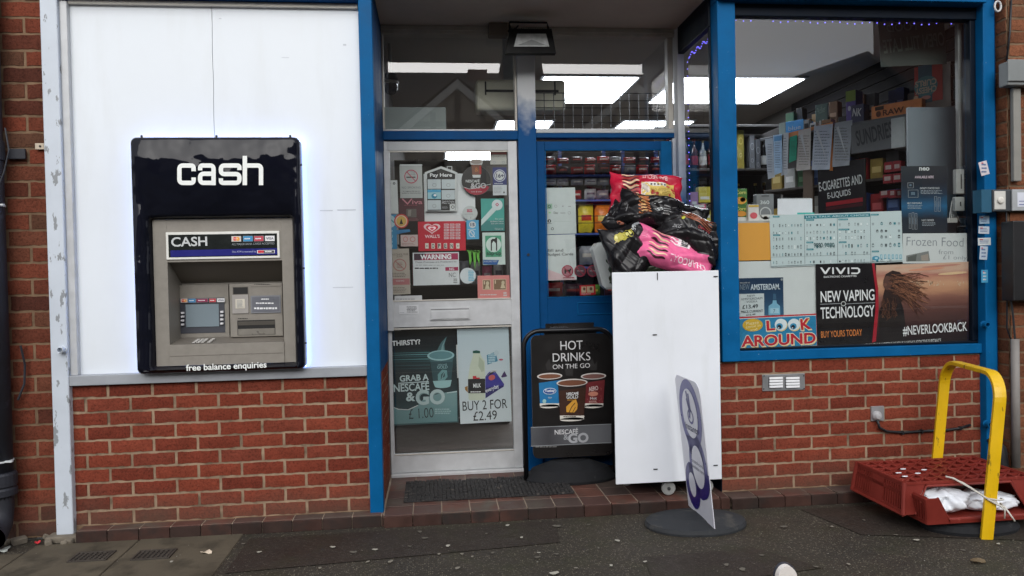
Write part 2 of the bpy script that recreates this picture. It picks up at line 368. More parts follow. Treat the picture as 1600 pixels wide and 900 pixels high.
# ------------------------------------------------------------------ ground
def m_asphalt(name, a, bcol, speck, rough):
    m, t, b = nodes(name)
    n = noise(t, 1.6, 6); c = ramp(t, n.outputs[0], [(0.3, lin(a)), (0.7, lin(bcol))]).outputs[0]
    tc = t.nodes.new('ShaderNodeTexCoord'); v = t.nodes.new('ShaderNodeTexVoronoi'); v.inputs['Scale'].default_value = 112; t.links.new(tc.outputs['Object'], v.inputs['Vector'])
    sep = t.nodes.new('ShaderNodeSeparateXYZ'); t.links.new(v.outputs['Color'], sep.inputs[0])
    k = ramp(t, sep.outputs['X'], [(0.55, (0, 0, 0)), (0.98, (0.85,)*3)]); k2 = ramp(t, v.outputs['Distance'], [(0.25, (1, 1, 1)), (0.45, (0, 0, 0))])
    c = mix(t, mix(t, 1, k.outputs[0], k2.outputs[0], 'MULTIPLY'), c, lin(speck))
    n4 = noise(t, 60, 5); c = mix(t, 0.5, c, ramp(t, n4.outputs[0], [(0.3, (0.55,)*3), (0.7, (1.3,)*3)]).outputs[0], 'MULTIPLY')
    n2 = noise(t, 3.5, 5); c = mix(t, ramp(t, n2.outputs[0], [(0.5, (0, 0, 0)), (0.72, (0.45,)*3)]).outputs[0], c, lin((52, 54, 34)))     # algae
    t.links.new(c, b.inputs['Base Color'])
    n3 = noise(t, 2.2, 4); t.links.new(ramp(t, n3.outputs[0], [(0.35, (rough-.2,)*3), (0.65, (rough+.12,)*3)]).outputs[0], b.inputs['Roughness'])
    b.inputs['Specular IOR Level'].default_value = 0.3
    bumpy(t, b, mix(t, 0.5, v.outputs['Distance'], n4.outputs[0]), 0.8, 0.004); return m
M_ASPH = m_asphalt('pavement_asphalt', (50, 46, 41), (64, 58, 50), (132, 125, 108), 0.78)
M_ASPHD = m_asphalt('patch_asphalt', (46, 39, 35), (55, 48, 42), (88, 82, 74), 0.7)
M_ROAD = m_asphalt('road_asphalt', (54, 54, 54), (66, 65, 62), (120, 116, 108), 0.8)
M_SLAB = mat('pavement_concrete', (82, 74, 60), 0.85, var=0.22, sc=3, bump=0.5, bsc=140, marks=(56, 50, 38), mth=(0.48, 0.66), msc=5)
def gsheet(name, x0, x1, y0, y1, z, m, n=1):
    return B().face([(x0, y0, z), (x1, y0, z), (x1, y1, z), (x0, y1, z)], m).build(name, fix=False)
tag(gsheet('ground', -300, 300, -300, 300, -0.13, M_ROAD), kind='structure')
tag(B().box(-60, 60, -4.9, 0.02, -0.3, 0.0, M_ASPH).build('pavement'), kind='structure')
tag(B().box(-60, 60, -5.02, -4.9, -0.3, 0.002, mat('kerb_granite', (128, 124, 118), 0.85, bump=0.3), None).build('kerb', bevel=0.015), kind='structure')
tag(B().box(-60, 60, -15.2, -12.9, -0.3, 0.0, M_SLAB).build('far_pavement'), kind='structure')
def slabs():
    b = B()
    for x0, x1, y0, y1 in [(-1.55, -1.03, -.72, -.085), (-2.06, -1.556, -.72, -.09), (-1.555, -1.0, -1.4, -.726), (-2.6, -1.562, -1.4, -.726), (-2.6, -2.066, -.72, -.2)]:
        b.box(x0, x1, y0, y1, -.03, 0.004+rng.uniform(0, .003), M_SLAB)
    return b.build('pavement_slab', bevel=0.006)
tag(slabs(), kind='structure')
for nm, q in [('asphalt_patch', [(-.98, -.17), (.62, -.16), (.60, -.48), (-.98, -.62)]), ('asphalt_patch', [(.95, -.74), (1.5, -.7), (1.7, -.98), (.9, -1.1)]), ('asphalt_patch', [(2.0, -.2), (3.3, -.16), (3.5, -1.0), (2.1, -.62)])]:
    tag(B().face([(x, y, 0.004) for x, y in q][::-1], M_ASPHD).build(nm), kind='structure')

M_TILE = [mat('quarry_tile_%d' % i, c, 0.55, spec=.3, var=0.25, sc=10, bump=0.15, bsc=60, marks=(88, 80, 72), mth=(0.47, 0.68), msc=6) for i, c in enumerate([(90, 61, 54), (80, 58, 53), (98, 66, 57), (80, 66, 61)])]
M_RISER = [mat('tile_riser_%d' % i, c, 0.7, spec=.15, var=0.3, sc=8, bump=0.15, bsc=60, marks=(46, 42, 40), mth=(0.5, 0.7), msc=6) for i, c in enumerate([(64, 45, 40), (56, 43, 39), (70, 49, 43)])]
def tiles():
    b = B(); T = 0.156
    b.box(-1.87, 3.33, -.077, .74, -.05, .0595, mat('tile_grout', (146, 130, 114), .9))
    def t(x0, x1, y0, y1, z0=.04, z1=.0625): b.box(x0+.003, x1-.003, y0+.003, y1-.003, z0, z1+rng.uniform(-.001, .001), rng.choice(M_TILE))
    x = -.298
    while x < 1.63:
        for k in range(6): t(x, min(x+T, 1.63), -.105+k*T if k else -.105, min(-.105+(k+1)*T, .73))
        x += T
    x = -1.87
    while x < -.30: t(x, min(x+T, -.298), -.082, .0); x += T
    x = 1.63
    while x < 3.32: t(x, min(x+T, 3.32), -.125, .0); x += T
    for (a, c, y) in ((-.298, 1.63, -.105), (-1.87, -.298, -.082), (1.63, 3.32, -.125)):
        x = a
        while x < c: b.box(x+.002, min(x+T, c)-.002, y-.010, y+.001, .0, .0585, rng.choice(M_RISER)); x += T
    return b.build('tiled_step', bevel=0.002)
tag(tiles(), kind='structure')

# ------------------------------------------------------------------ the shop front
SF = empty('shop_front')
ROWS = [(.8125-.075*(r+1), .8125-.075*r) for r in range(10)]
def stall_riser(x0, x1, p0, label):
    b = B(); bricks(b, x0, x1, ROWS, lambda r: p0 - (.1125 if r % 2 else 0), .225, lambda u, z, d: (u, .005-d, z), M_BRICK, M_MORTAR)
    b.box(x0, x1, .0, .1, .04, .0626, M_MORTAR2)
    o = b.build('brick_wall', SF, fix=True); tag(o, label); return o
stall_riser(-1.905, -.372, -1.728, 'red brick wall under the white boarded window')
stall_riser(1.63, 3.24, 1.726, 'red brick wall under the shop window')
b = B(); bricks(b, .03, .66, ROWS, lambda r: .1125*(r % 2), .225, lambda u, z, d: (-.308+d, u, z), M_BRICK, M_MORTAR); b.build('brick_wall', SF)
B().box(1.624, 1.72, .0075, .74, .0, .8165, M_SHADEBLUE).build('side_wall', SF)
# boarded window
bw = B(); bw.box(-1.905, -1.868, -.012, .06, .862, 2.815, M_ALU); bw.box(-1.868, -.378, .0, .06, 2.803, 2.83, M_ALUD)
w1 = bw.build('boarded_window', SF, bevel=.003)
B().box(-1.905, -.373, -.03, .05, .808, .862, mat('grey_sill_paint', (150, 154, 160), .5, var=.12, sc=7)).build('sill', w1, bevel=.004)
bb = B(); seam = [(-1.149+.0014*math.sin(k*1.7)-.0035*k/8, 2.803-.7*k/8) for k in range(9)] + [(-1.15, .862)]
HX0, HX1, HZ0, HZ1 = -1.46, -.78, .93, 1.66                     # the opening for the cash machine
up = [p for p in seam if p[1] > HZ1+.02] + [(-1.149, HZ1)]
bb.prism([(HX0, HZ1)] + [(x-.0014, z) for x, z in up[::-1]] + [(HX0, 2.803)], .02, .05, M_BOARD); bb.prism([(HX1, HZ1)] + [(x+.0014, z) for x, z in up[::-1]] + [(HX1, 2.803)], .02, .05, M_BOARD)
bb.box(-1.868, HX0, .02, .05, .862, 2.803, M_BOARD); bb.box(HX1, -.378, .02, .05, .862, 2.803, M_BOARD); bb.box(HX0, HX1, .02, .05, .862, HZ0, M_BOARD)
bb.box(-1.87, -.376, .051, .06, HZ1+.02, 2.81, M_DARK)
bb.build('board', w1, fix=True)
s = Sheet(.0195); M_SC = ink((190, 196, 204))
SCF = [(500, 520, 329, 1), (527, 556, 328, 1.2), (520, 552, 449, .7), (440, 452, 90, .5), (536, 541, 70, 2), (342, 346, 29, 1)]
for x0, x1, y, k in SCF:
    s.view = (0, 0, 1); s.rect(x0, y-k*.7, x1, y+k*.7, M_SC, 1); s.b.build('scuff', w1, fix=False); s.b = B()
# posts
B().box(-1.99, -1.905, -.035, .05, .03, 3.2, M_POST).build('post', SF, bevel=.006)['label'] = 'white painted post with peeling grey patches'
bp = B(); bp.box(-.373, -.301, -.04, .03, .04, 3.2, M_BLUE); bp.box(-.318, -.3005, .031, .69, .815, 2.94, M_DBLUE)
bp.build('post', SF, bevel=.004)['label'] = 'slim blue post beside the silver door'
bp = B(); bp.box(1.629, 1.735, -.035, .07, .818, 2.87, M_BLUE); bp.build('post', SF, bevel=.005)['label'] = 'blue post at the corner of the shop window'
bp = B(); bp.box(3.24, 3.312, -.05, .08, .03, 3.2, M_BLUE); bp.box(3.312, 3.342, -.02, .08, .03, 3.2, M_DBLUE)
bp.build('post', SF, bevel=.005)['label'] = 'blue post with small stickers on it'
# shop window
sw = B(); sw.box(1.735, 3.24, -.02, .07, .817, .874, M_BLUE); sw.box(1.735, 3.24, .012, .07, .8745, .888, M_SHADEBLUE)
sw.box(1.735, 3.24, .0, .08, 2.80, 2.869, M_SHADEBLUE); sw.box(3.203, 3.2395, .01, .08, .889, 2.799, M_SHADEBLUE); sw.box(1.7355, 1.75, .012, .07, .889, 2.799, M_SHADEBLUE)
w2 = sw.build('shop_window', SF, bevel=.004)
pane('pane', w2, [(1.75, .03, .888), (3.203, .03, .888), (3.203, .03, 2.80), (1.75, .03, 2.80)])
# side window of the porch
sd = B(); sd.box(1.612, 1.66, .615, .70, .08, 2.93, M_SPRAYJ); sd.box(1.622, 1.66, .071, .614, .82, .90, M_DBLUE); sd.box(1.618, 1.66, .071, .614, 2.76, 2.935, M_SHADEBLUE); sd.box(1.622, 1.66, .07, .10, .901, 2.759, M_SHADEBLUE)
w3 = sd.build('side_window', SF, bevel=.004)
pane('pane', w3, [(1.636, .614, .90), (1.636, .10, .90), (1.636, .10, 2.76), (1.636, .614, 2.76)])
# porch frame, mullion, transom
fr = B(); fr.box(-.30, 1.61, .66, .74, 2.886, 2.939, M_ALUD); fr.box(-.30, 1.61, .65, .659, 2.905, 2.915, M_ALUD)
fr.box(-.30, .56, .655, .73, 2.214, 2.270, M_DBLUE); fr.box(-.30, .56, .66, .73, 2.2705, 2.281, M_ALU); fr.box(.678, 1.60, .655, .73, 2.225, 2.255, M_DBLUE); fr.box(.678, 1.60, .655, .73, 2.256, 2.285, M_SPRAYD)
fr.box(-.30, -.288, .66, .73, 2.2815, 2.885, M_ALUD); fr.box(.545, .5595, .665, .73, 2.2815, 2.885, M_ALUD); fr.box(1.565, 1.6, .665, .73, 2.2855, 2.885, M_ALUD)
tf = fr.build('door_frame', SF, bevel=.003)
B().box(.56, .678, .645, .745, .0627, 2.886, M_SPRAY).build('mullion', tf, bevel=.004)
B().box(1.588, 1.611, .66, .73, .0627, 2.22, M_SPRAYJ).build('jamb', tf, bevel=.003)
pane('pane', tf, [(-.288, .70, 2.281), (.545, .70, 2.281), (.545, .70, 2.886), (-.288, .70, 2.886)])
pane('pane', tf, [(.678, .70, 2.285), (1.565, .70, 2.285), (1.565, .70, 2.886), (.678, .70, 2.886)])
# silver door
dr = B(); X0, X1 = -.298, .552
dr.box(X0, -.276, .672, .72, .085, 2.207, M_ALU); dr.box(.494, X1, .672, .72, .085, 2.207, M_ALU)
dr.box(-.276, .494, .6725, .72, 2.148, 2.2065, M_SPRAYD); dr.box(-.276, .494, .6725, .72, 1.02, 1.188, M_ALU); dr.box(-.276, .494, .6725, .72, .086, .20, M_ALU)
for z in (1.19, 1.011, .203, 2.142): dr.box(-.276, .494, .668, .672, z-.006, z+.004, M_ALUD)
d1 = dr.build('door', SF, bevel=.004); d1['label'] = 'silver aluminium door covered in stickers'
B().box(-.299, -.262, .645, .6715, 1.0, 2.14, M_ALU).build('closing_strip', d1, bevel=.003)
pane('pane', d1, [(-.276, .70, 1.188), (.494, .70, 1.188), (.494, .70, 2.148), (-.276, .70, 2.148)])
pane('pane', d1, [(-.276, .70, .20), (.494, .70, .20), (.494, .70, 1.02), (-.276, .70, 1.02)])
lp = B(); a, c = at(672, 481, .67), at(734, 499, .67)
lp.box(a.x, c.x, .664, .672, c.z, a.z, M_ALU); lp.box(a.x+.008, c.x-.008, .658, .664, c.z+.008, a.z-.022, M_ALU); lp.box(a.x+.004, c.x-.004, .663, .6645, a.z-.014, a.z-.010, M_DARK)
lp.build('letter_plate', d1, bevel=.002)
B().box(-.298, .552, .64, .73, .0627, .084, M_ALU).build('threshold', d1, bevel=.003)
# blue door
dr = B(); X0, X1 = .682, 1.586
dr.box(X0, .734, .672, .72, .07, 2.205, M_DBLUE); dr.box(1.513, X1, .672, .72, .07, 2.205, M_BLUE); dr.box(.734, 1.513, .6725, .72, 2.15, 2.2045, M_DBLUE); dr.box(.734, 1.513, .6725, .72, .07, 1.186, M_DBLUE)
for x0, x1, z0, z1 in [(.735, 1.512, 1.186, 1.192), (.735, 1.512, 2.144, 2.1495), (.735, .741, 1.193, 2.1435), (1.506, 1.512, 1.193, 2.1435)]: dr.box(x0, x1, .668, .6735, z0, z1, M_BLUE)
for x0, x1, z0, z1 in [(.93, 1.5, 1.145, 1.151), (.93, 1.5, 1.07, 1.076), (.93, .936, 1.077, 1.144), (.78, 1.48, .9, .906), (.78, 1.48, .2, .206)]: dr.box(x0, x1, .6665, .672, z0, z1, M_BLUE)
d2 = dr.build('door', SF, bevel=.003); d2['label'] = 'blue door with a solid lower panel'
pane('pane', d2, [(.734, .70, 1.186), (1.513, .70, 1.186), (1.513, .70, 2.15), (.734, .70, 2.15)])
p = at(825, 398, .66); B().lathe(0, 0, [(.0, -.004), (.009, -.004), (.009, .006), (.0, .006)], M_DARK, 14, M=Matrix.Translation((p.x, .644, p.z)) @ Matrix.Rotation(R(90), 4, 'X')).build('keyhole', tf)
# soffit, fascia, wall over
B().box(-.30, 1.62, -.09, .76, 2.94, 2.99, M_SOFFIT).build('soffit', SF)
fa = B(); fa.box(-.30, 1.628, -.1, -.09, 2.942, 3.4, M_DBLUE); fa.box(-1.99, -.374, -.05, .05, 2.832, 3.4, M_DBLUE); fa.box(1.629, 3.239, -.085, .07, 2.8705, 3.4, M_BLUE); fa.box(-.30, 1.628, -.0895, .06, 2.995, 3.4, M_DBLUE)
fa.build('fascia', SF, bevel=.005)
B().box(-1.99, 3.34, .051, .35, 3.401, 6.2, M_BRICK).build('upper_wall', SF)
done(SF, 'blue and silver shop front with a recessed porch and red brick under its windows', 'shop front')
# neighbouring piers
def pier_rows(z0, z1, h): return [(z0+h*i, z0+h*(i+1)) for i in range(int((z1-z0)/h))]
b = B(); bricks(b, -2.9, -2.006, pier_rows(.012, 3.2, .085), lambda r: -2.205+(.115 if r % 2 else 0), .235, lambda u, z, d: (u, .012-d, z), M_BROWN, M_MORTAR2, depth=.3)
done(b.build('brick_pier'), 'dark brown brick pier behind the black drainpipe, next to the white post', 'brick pier')
b = B(); rr = pier_rows(.0, 3.2, .075)
bricks(b, 3.356, 4.1, rr, lambda r: 3.356+(.1125 if r % 2 else 0), .225, lambda u, z, d: (u, -.10-d, z), M_ORANGE, M_MORTAR2, depth=.3)
bricks(b, -.094, .2, rr, lambda r: (.0 if r % 2 else .1125)-.1, .225, lambda u, z, d: (3.350-d, u, z), M_ORANGE, M_MORTAR2, depth=.02)
done(b.build('brick_pier'), 'orange brown brick pier with grey electrical boxes, next to the stickered blue post', 'brick pier')

# ------------------------------------------------------------------ room behind the glass
M_WALLI = mat('shop_wall_paint', (74, 70, 66), .8); M_CEIL = mat('shop_ceiling_tile', (172, 168, 164), .85, var=.06, sc=1.2); M_FLOORI = mat('shop_floor_vinyl', (84, 74, 66), .5)
def st(name, *a):
    tag(B().box(*a).build(name), kind='structure')
st('interior_floor', -.35, 3.75, .745, 7.5, -.05, .061, M_FLOORI)
st('interior_ceiling', -.4, 3.75, .10, 7.5, 2.99, 3.05, M_CEIL)
st('interior_wall', -.42, -.35, .72, 7.5, -.05, 2.99, M_WALLI); st('interior_wall', 3.62, 3.7, .09, 7.5, -.05, 2.99, M_WALLI); st('interior_wall', -.4, 3.75, 7.5, 7.6, -.05, 2.99, M_WALLI)
st('interior_floor', 1.721, 3.6, .101, .744, -.05, .061, M_FLOORI)
b = B()
for k in range(24): b.box(3.60, 3.619, .12, 3.0, .9+.088*k, .976+.088*k, mat('slatwall_board', (26, 25, 27), .9, spec=.08))
tag(b.build('interior_wall'), kind='structure')
# ------------------------------------------------------------------ cash machine
WHT, BLK, RED, GRY = ink((232, 234, 236)), ink((20, 20, 24)), ink((196, 34, 50)), ink((150, 154, 158))
def m_gloss():
    m, t, b = nodes('black_gloss_moulding'); b.inputs['Base Color'].default_value = (*lin((16, 18, 28)), 1); b.inputs['Roughness'].default_value = 0.06; b.inputs['Specular IOR Level'].default_value = .22
    n = noise(t, 5.0, 2, rough=.4); bumpy(t, b, n.outputs[0], .8, .05); return m
M_GLOSS = m_gloss(); M_NAVY = mat('navy_moulding_edge', (20, 24, 66), .2, var=.1, coat=.4)
M_BEIGE = mat('beige_machine_paint', (134, 129, 121), .45, var=.07, sc=30, bump=.06, bsc=400); M_BEIGED = mat('beige_machine_plastic', (112, 106, 98), .5, var=.08, sc=30); M_SLOT = mat('slot_black', (12, 12, 12), .6)
CM = empty('cash_machine')
ax0, ax1, az0, az1 = -1.546, -.692, .864, 2.094
def frame_ring(b, o, i, y0, y1, m):          # frame between outer (x0,x1,z0,z1) and inner rectangle
    b.box(o[0], i[0], y0, y1, o[2], o[3], m); b.box(i[1], o[1], y0, y1, o[2], o[3], m); b.box(i[0], i[1], y0, y1, o[2], i[2], m); b.box(i[0], i[1], y0, y1, i[3], o[3], m)
A = (230, 330, 3.6)
def V(x, y, Y, v=A): return at(v[0]+x/v[2], v[1]+y/v[2], Y)
p0, p1 = V(25, 45, -.05), V(838, 850, -.05); fi = (p0.x, p1.x, p1.z, p0.z)
b = B(); n = 20
def rrect(x0, x1, z0, z1, r, k=5):
    pts = []
    for cx, cz, a0 in ((x1-r, z1-r, 0), (x0+r, z1-r, 90), (x0+r, z0+r, 180), (x1-r, z0+r, 270)):
        pts += [(cx+r*math.cos(R(a0+90*i/k)), cz+r*math.sin(R(a0+90*i/k))) for i in range(k+1)]
    return pts
loops = [(rrect(ax0, ax1, az0, az1, .03), -.012), (rrect(ax0, ax1, az0, az1, .03), -.075), (rrect(ax0+.008, ax1-.008, az0+.008, az1-.008, .028), -.092), (rrect(ax0+.02, ax1-.02, az0+.02, az1-.02, .026), -.097),
         (rrect(fi[0]-.022, fi[1]+.022, fi[2]-.022, fi[3]+.022, .03), -.095), (rrect(fi[0]-.006, fi[1]+.006, fi[2]-.006, fi[3]+.006, .02), -.075), (rrect(fi[0], fi[1], fi[2], fi[3], .015), -.03)]
vs = [(x, y, z) for l, y in loops for x, z in l]; k = len(loops[0][0])
b.raw(vs, [(i*k+j, i*k+(j+1) % k, (i+1)*k+(j+1) % k, (i+1)*k+j) for i in range(len(loops)-1) for j in range(k)], M_GLOSS)
for i in range(k): b.m[i] = b.mi(M_NAVY)
b.build('surround', CM, smooth=True)['label'] = 'glossy black moulded surround'
s = Sheet(-.097, (0, 0, 1))
M_LET = mat('raised_white_letter', (232, 235, 232), .4, var=.05); s.view = (200, 200, 2.25)
for pts in [[(231, 152), (231, 132), (181, 132), (181, 193), (231, 193), (231, 174)], [(254, 149), (254, 132), (301, 132), (301, 201)], [(301, 161), (254, 161), (254, 193), (301, 193)], [(392, 148), (392, 132), (327, 132), (327, 162), (392, 162), (392, 193), (327, 193), (327, 177)], [(411, 98), (411, 201)], [(411, 132), (468, 132), (468, 201)]]:
    s.stroke(pts, 15.5, M_LET, 2+.25*len(s.part['cash'].f)/40 if 'cash' in s.part else 2, 'cash', 13)
s.part['cash'].build('lettering', CM, fix=False); s.view = (0, 0, 1)
s.text('free balance enquiries', 291, 567, 417, 580, M_LET, 2, .02, part=None, rot=-.6)
s.b.build('lettering', CM, fix=False)
fx = lambda x, y=300, Y=-.04: V(x, y, Y).x
fz = lambda y, x=450, Y=-.04: V(x, y, Y).z
rx0, rx1, rz1, rz0 = fx(116), fx(760), fz(282), fz(755)
b = B(); b.box(fi[0]+.001, rx0, -.045, .24, fi[2]+.001, fi[3]-.001, M_BEIGE); b.box(rx1, fi[1]-.001, -.045, .24, fi[2]+.001, fi[3]-.001, M_BEIGE)
b.box(rx0, rx1, -.0445, .24, rz1, fi[3]-.0015, M_BEIGE); b.box(rx0, rx1, -.052, .24, fi[2]+.0015, fz(742), M_BEIGE)
b.box(rx0, rx1, -.054, -.0523, fz(806), fz(803), M_BEIGED)
b.raw([(rx0, -.02, rz1+.001), (rx1, -.02, rz1+.001), (rx1, .16, fz(400, 450, .16)), (rx0, .16, fz(400, 450, .16)), (rx0, -.02, rz1+.05), (rx1, -.02, rz1+.05), (rx1, .16, rz1+.05), (rx0, .16, rz1+.05)], [(0, 1, 2, 3), (4, 5, 6, 7), (0, 1, 5, 4), (1, 2, 6, 5), (2, 3, 7, 6), (3, 0, 4, 7)], M_BEIGED)
b.box(rx0, rx1, .165, .235, fz(742), rz1, M_BEIGE)
sh0 = fz(742)
b.raw([(rx0, -.05, sh0+.001), (rx1, -.05, sh0+.001), (rx1, .12, fz(705, 450, .12)), (rx0, .12, fz(705, 450, .12))], [(0, 1, 2, 3)], M_BEIGED)
b.build('fascia', CM, bevel=.004)
# screen panel
s = Sheet(.13, A); s.slab(160, 415, 460, 712, M_BEIGE, .02)
s.slab(182, 488, 437, 685, mat('screen_bezel', (66, 68, 76), .4), .01, L=4)
o = s.make('screen_panel', parent=CM)
s = Sheet(.124, A); s.slab(218, 523, 404, 650, mat('grey_screen', (126, 140, 148), .2, var=.04, sc=4), .004, L=2); s.make('screen', parent=o)
for x in (200, 421):
    for y in (566, 587, 609, 632):
        q = V(x, y+(6 if x < 300 else 0), .12); B().box(q.x-.0085, q.x+.0085, .112, .126, q.z-.0055, q.z+.0055, mat('white_key', (214, 214, 218), .35)).build('key', o, bevel=.002)
def card_row(s, spots, L=6, part=None):
    for x0, y0, x1, y1, c, kind in spots:
        s.rect(x0, y0, x1, y1, GRY, L, part); s.rect(x0+1.5, y0+1.5, x1-1.5, y1-1.5, ink(c), L+1, part); w = x1-x0; h = y1-y0; cx, cy = (x0+x1)/2, (y0+y1)/2
        if kind == 'mc': s.ell(cx-w*.14, cy, h*.33, h*.33, ink((215, 50, 50)), L+2, part); s.ell(cx+w*.14, cy, h*.33, h*.33, ink((236, 160, 50)), L+3, part); s.words(cx-w*.3, cy-h*.1, cx+w*.3, cy+h*.1, 1, WHT, L+4, part=part)
        elif kind == 'visa': s.text('VISA', x0+w*.12, y0+h*.28, x1-w*.1, y1-h*.28, ink((40, 44, 70)), L+2, .02, part=part)
        else: s.words(x0+w*.15, cy-h*.14, x1-w*.1, cy+h*.14, 1, WHT, L+2, .9, part=part)
s = Sheet(.118, A)
card_row(s, [(188, 491, 228, 515, (210, 190, 180), 'mc'), (231, 491, 273, 515, (60, 130, 180), ''), (277, 491, 342, 513, (140, 40, 80), ''), (348, 490, 388, 513, (190, 60, 70), ''), (392, 489, 437, 512, (225, 225, 228), 'visa')], 1)
s.b.build('card_mark', o, fix=False)
# right module
s = Sheet(.07, A); s.slab(465, 407, 762, 706, M_BEIGE, .09); m2 = s.make('dispenser_module', parent=CM, bevel=.003)
s = Sheet(.068, A)
s.rect(480, 424, 568, 470, M_BEIGED, 1); s.rect(484, 428, 566, 466, M_SLOT, 2); s.slab(480, 470, 570, 575, ink((158, 154, 150)), .01, L=6); s.slab(498, 494, 551, 547, ink((206, 200, 186)), .002, L=9); s.words(506, 500, 545, 542, 6, GRY, 11)
s.slab(584, 474, 752, 572, mat('grey_notice', (122, 124, 130), .35), .006, L=6); s.rect(592, 482, 744, 564, mat('grey_notice_face', (104, 106, 114), .3), 8); s.words(640, 490, 700, 499, 1, WHT, 9, .8, seed=2); s.words(612, 512, 728, 522, 1, WHT, 9, .8, seed=3)
s.words(602, 540, 735, 552, 1, WHT, 9, 1, seed=4); s.rect(584, 422, 752, 424.5, M_BEIGED, 1); s.words(600, 408, 700, 414, 1, M_SLOT, 1, seed=9)
s.rect(508, 612, 720, 695, M_SLOT, 1); s.slab(512, 660, 718, 694, mat('steel_shutter', (140, 136, 128), .3, .3), .004, L=3); s.slab(512, 618, 718, 640, mat('steel_lip', (72, 68, 62), .4), .004, L=3)
s.words(508, 600, 580, 608, 1, M_SLOT, 1, seed=6)
s.b.build('slot_panel', m2, fix=False)
# keypad on the sloping shelf
b = B()
for r in range(4):
    for c in range(4):
        y = -.03+.026*r; z = sh0+.0015+(fz(705, 450, .12)-sh0)*(y+.05)/.17; x = fx(248)+.022*c+(.012 if c == 3 else 0)
        b.box(x-.0085, x+.0085, y-.010, y+.010, z, z+.006, mat('steel_key', (172, 170, 166), .35, .5))
b.build('keypad', CM, bevel=.0015)
# lit header sign
s = Sheet(-.047, A); s.slab(110, 115, 748, 268, ink((222, 222, 216)), .012, L=8)
s.rect(124, 129, 735, 255, ink((20, 26, 26), .2), 9); s.rect(136, 214, 735, 250, ink((36, 38, 116), .2), 10, rot=-.4)
s.text('CASH', 138, 145, 340, 198, ink((196, 200, 200)), 11, .018, rot=-.6)
card_row(s, [(476, 140, 531, 172, (214, 200, 190), 'mc'), (541, 139, 596, 171, (50, 140, 190), ''), (602, 139, 657, 170, (186, 60, 80), ''), (664, 138, 719, 169, (228, 228, 230), 'visa')], 11, 'card_mark')
s.text('ALL MAJOR BANK CARDS ACCEPTED', 478, 178, 718, 193, ink((150, 156, 160)), 11, .0, rot=-.5)
s.text('This ATM is operated by', 478, 222, 614, 236, ink((170, 176, 210)), 11, .0, rot=-.5)
s.rect(620, 219, 719, 237, WHT, 11); s.rect(624, 221, 658, 235, RED, 12); s.rect(658, 221, 716, 235, ink((60, 60, 66)), 12); s.words(664, 224, 712, 232, 1, WHT, 13, .9)
s.make('header_sign', parent=CM, bevel=.002)
# lamp strip tucked behind the surround (it gives the photographed blue halo)
M_LED = mat('blue_white_led', (150, 180, 255), .5, emit=9)
b = B(); frame_ring(b, (ax0+.006, ax1-.006, az0+.006, az1-.006), (ax0+.014, ax1-.014, az0+.014, az1-.014), -.011, -.003, M_LED); b.build('led_strip', CM)
for x in (ax0+.05, -1.12, ax1-.05): B().lathe(0, 0, [(.006, 0), (.006, .012), (.002, .014)], M_DARK, 8, M=Matrix.Translation((x, -.06, az1))).build('screw', CM)
for z in (1.0, 1.4, 1.95): B().lathe(0, 0, [(.005, 0), (.005, .008)], M_DARK, 8, M=Matrix.Translation((ax1, -.06, z)) @ Matrix.Rotation(R(90), 4, 'Y')).build('screw', CM)
done(CM, 'cash machine with a glossy black surround and beige fascia, set in the white board', 'cash machine')

# ------------------------------------------------------------------ stickers and posters of the silver door
E = (590, 220, 3.2125); DA = (600, 230, 6.925); DB = (700, 230, 6.925); DC = (600, 350, 6.0); DD = (700, 350, 6.0); DE = (600, 500, 5.295)
YG = .706                                                      # just inside the glass
GD = 'stickers on the silver door'
GREY = ink((176, 180, 178)); LG = ink((204, 208, 208))
TEAL = ink((38, 140, 140)); CY = ink((70, 160, 200))
def sheet(view, Y=YG): return Sheet(Y, view)
s = sheet(E, .730); s.slab(234, 165, 490, 408, mat('white_paper', (214, 218, 220), .7, var=.03), .0008); s.make('paper', 'plain white paper backing behind the Pay Here and coffee stickers', 'paper', GD)
s = sheet(DA); s.slab(172, 195, 415, 550, GREY, .0008); s.ring(294, 318, 74, 74, 9, ink((186, 40, 80)), 3); s.rect(242, 319, 340, 331, BLK, 1); s.line([(285, 262), (330, 270), (325, 285), (338, 300), (300, 290), (275, 300)], 7, GRY, 1); s.line([(246, 268), (342, 368)], 8, ink((186, 40, 80)), 3)
s.text('NO SMOKING', 194, 425, 398, 448, ink((120, 124, 128)), 2); s.text('It is against the law to', 206, 470, 388, 486, BLK, 2); s.text('smoke in these premises', 194, 490, 402, 506, BLK, 2); s.rect(172, 185, 415, 200, LG, 1)
s.make('no_smoking_sign', 'grey no smoking sign with a red crossed circle on the silver door', 'sign', GD)
s = sheet(DA); s.slab(15, 358, 150, 718, LG, .0008, rot=-.6); s.ring(50, 393, 22, 20, 4, GRY, 1); s.ell(109, 392, 14, 14, ink((50, 60, 64)), 1); s.rect(106, 385, 112, 400, WHT, 2); s.ell(53, 690, 7, 7, GRY, 1); s.make('card', 'tall pale card with two small round icons at the left edge of the silver door', 'card', GD)
s = sheet(DA); s.poly([(440, 290), (440, 272), (618, 206), (680, 228), (680, 205), (738, 205), (738, 250), (795, 275), (795, 290), (785, 290), (785, 692), (450, 692), (450, 290)], LG, 0)
s.poly([(466, 286), (615, 232), (770, 290), (770, 340), (466, 342)], BLK, 1); s.poly([(688, 232), (688, 213), (730, 213), (730, 246)], BLK, 1); s.rect(466, 340, 770, 686, BLK, 1); s.text('Pay Here', 498, 282, 736, 332, WHT, 2, .02)
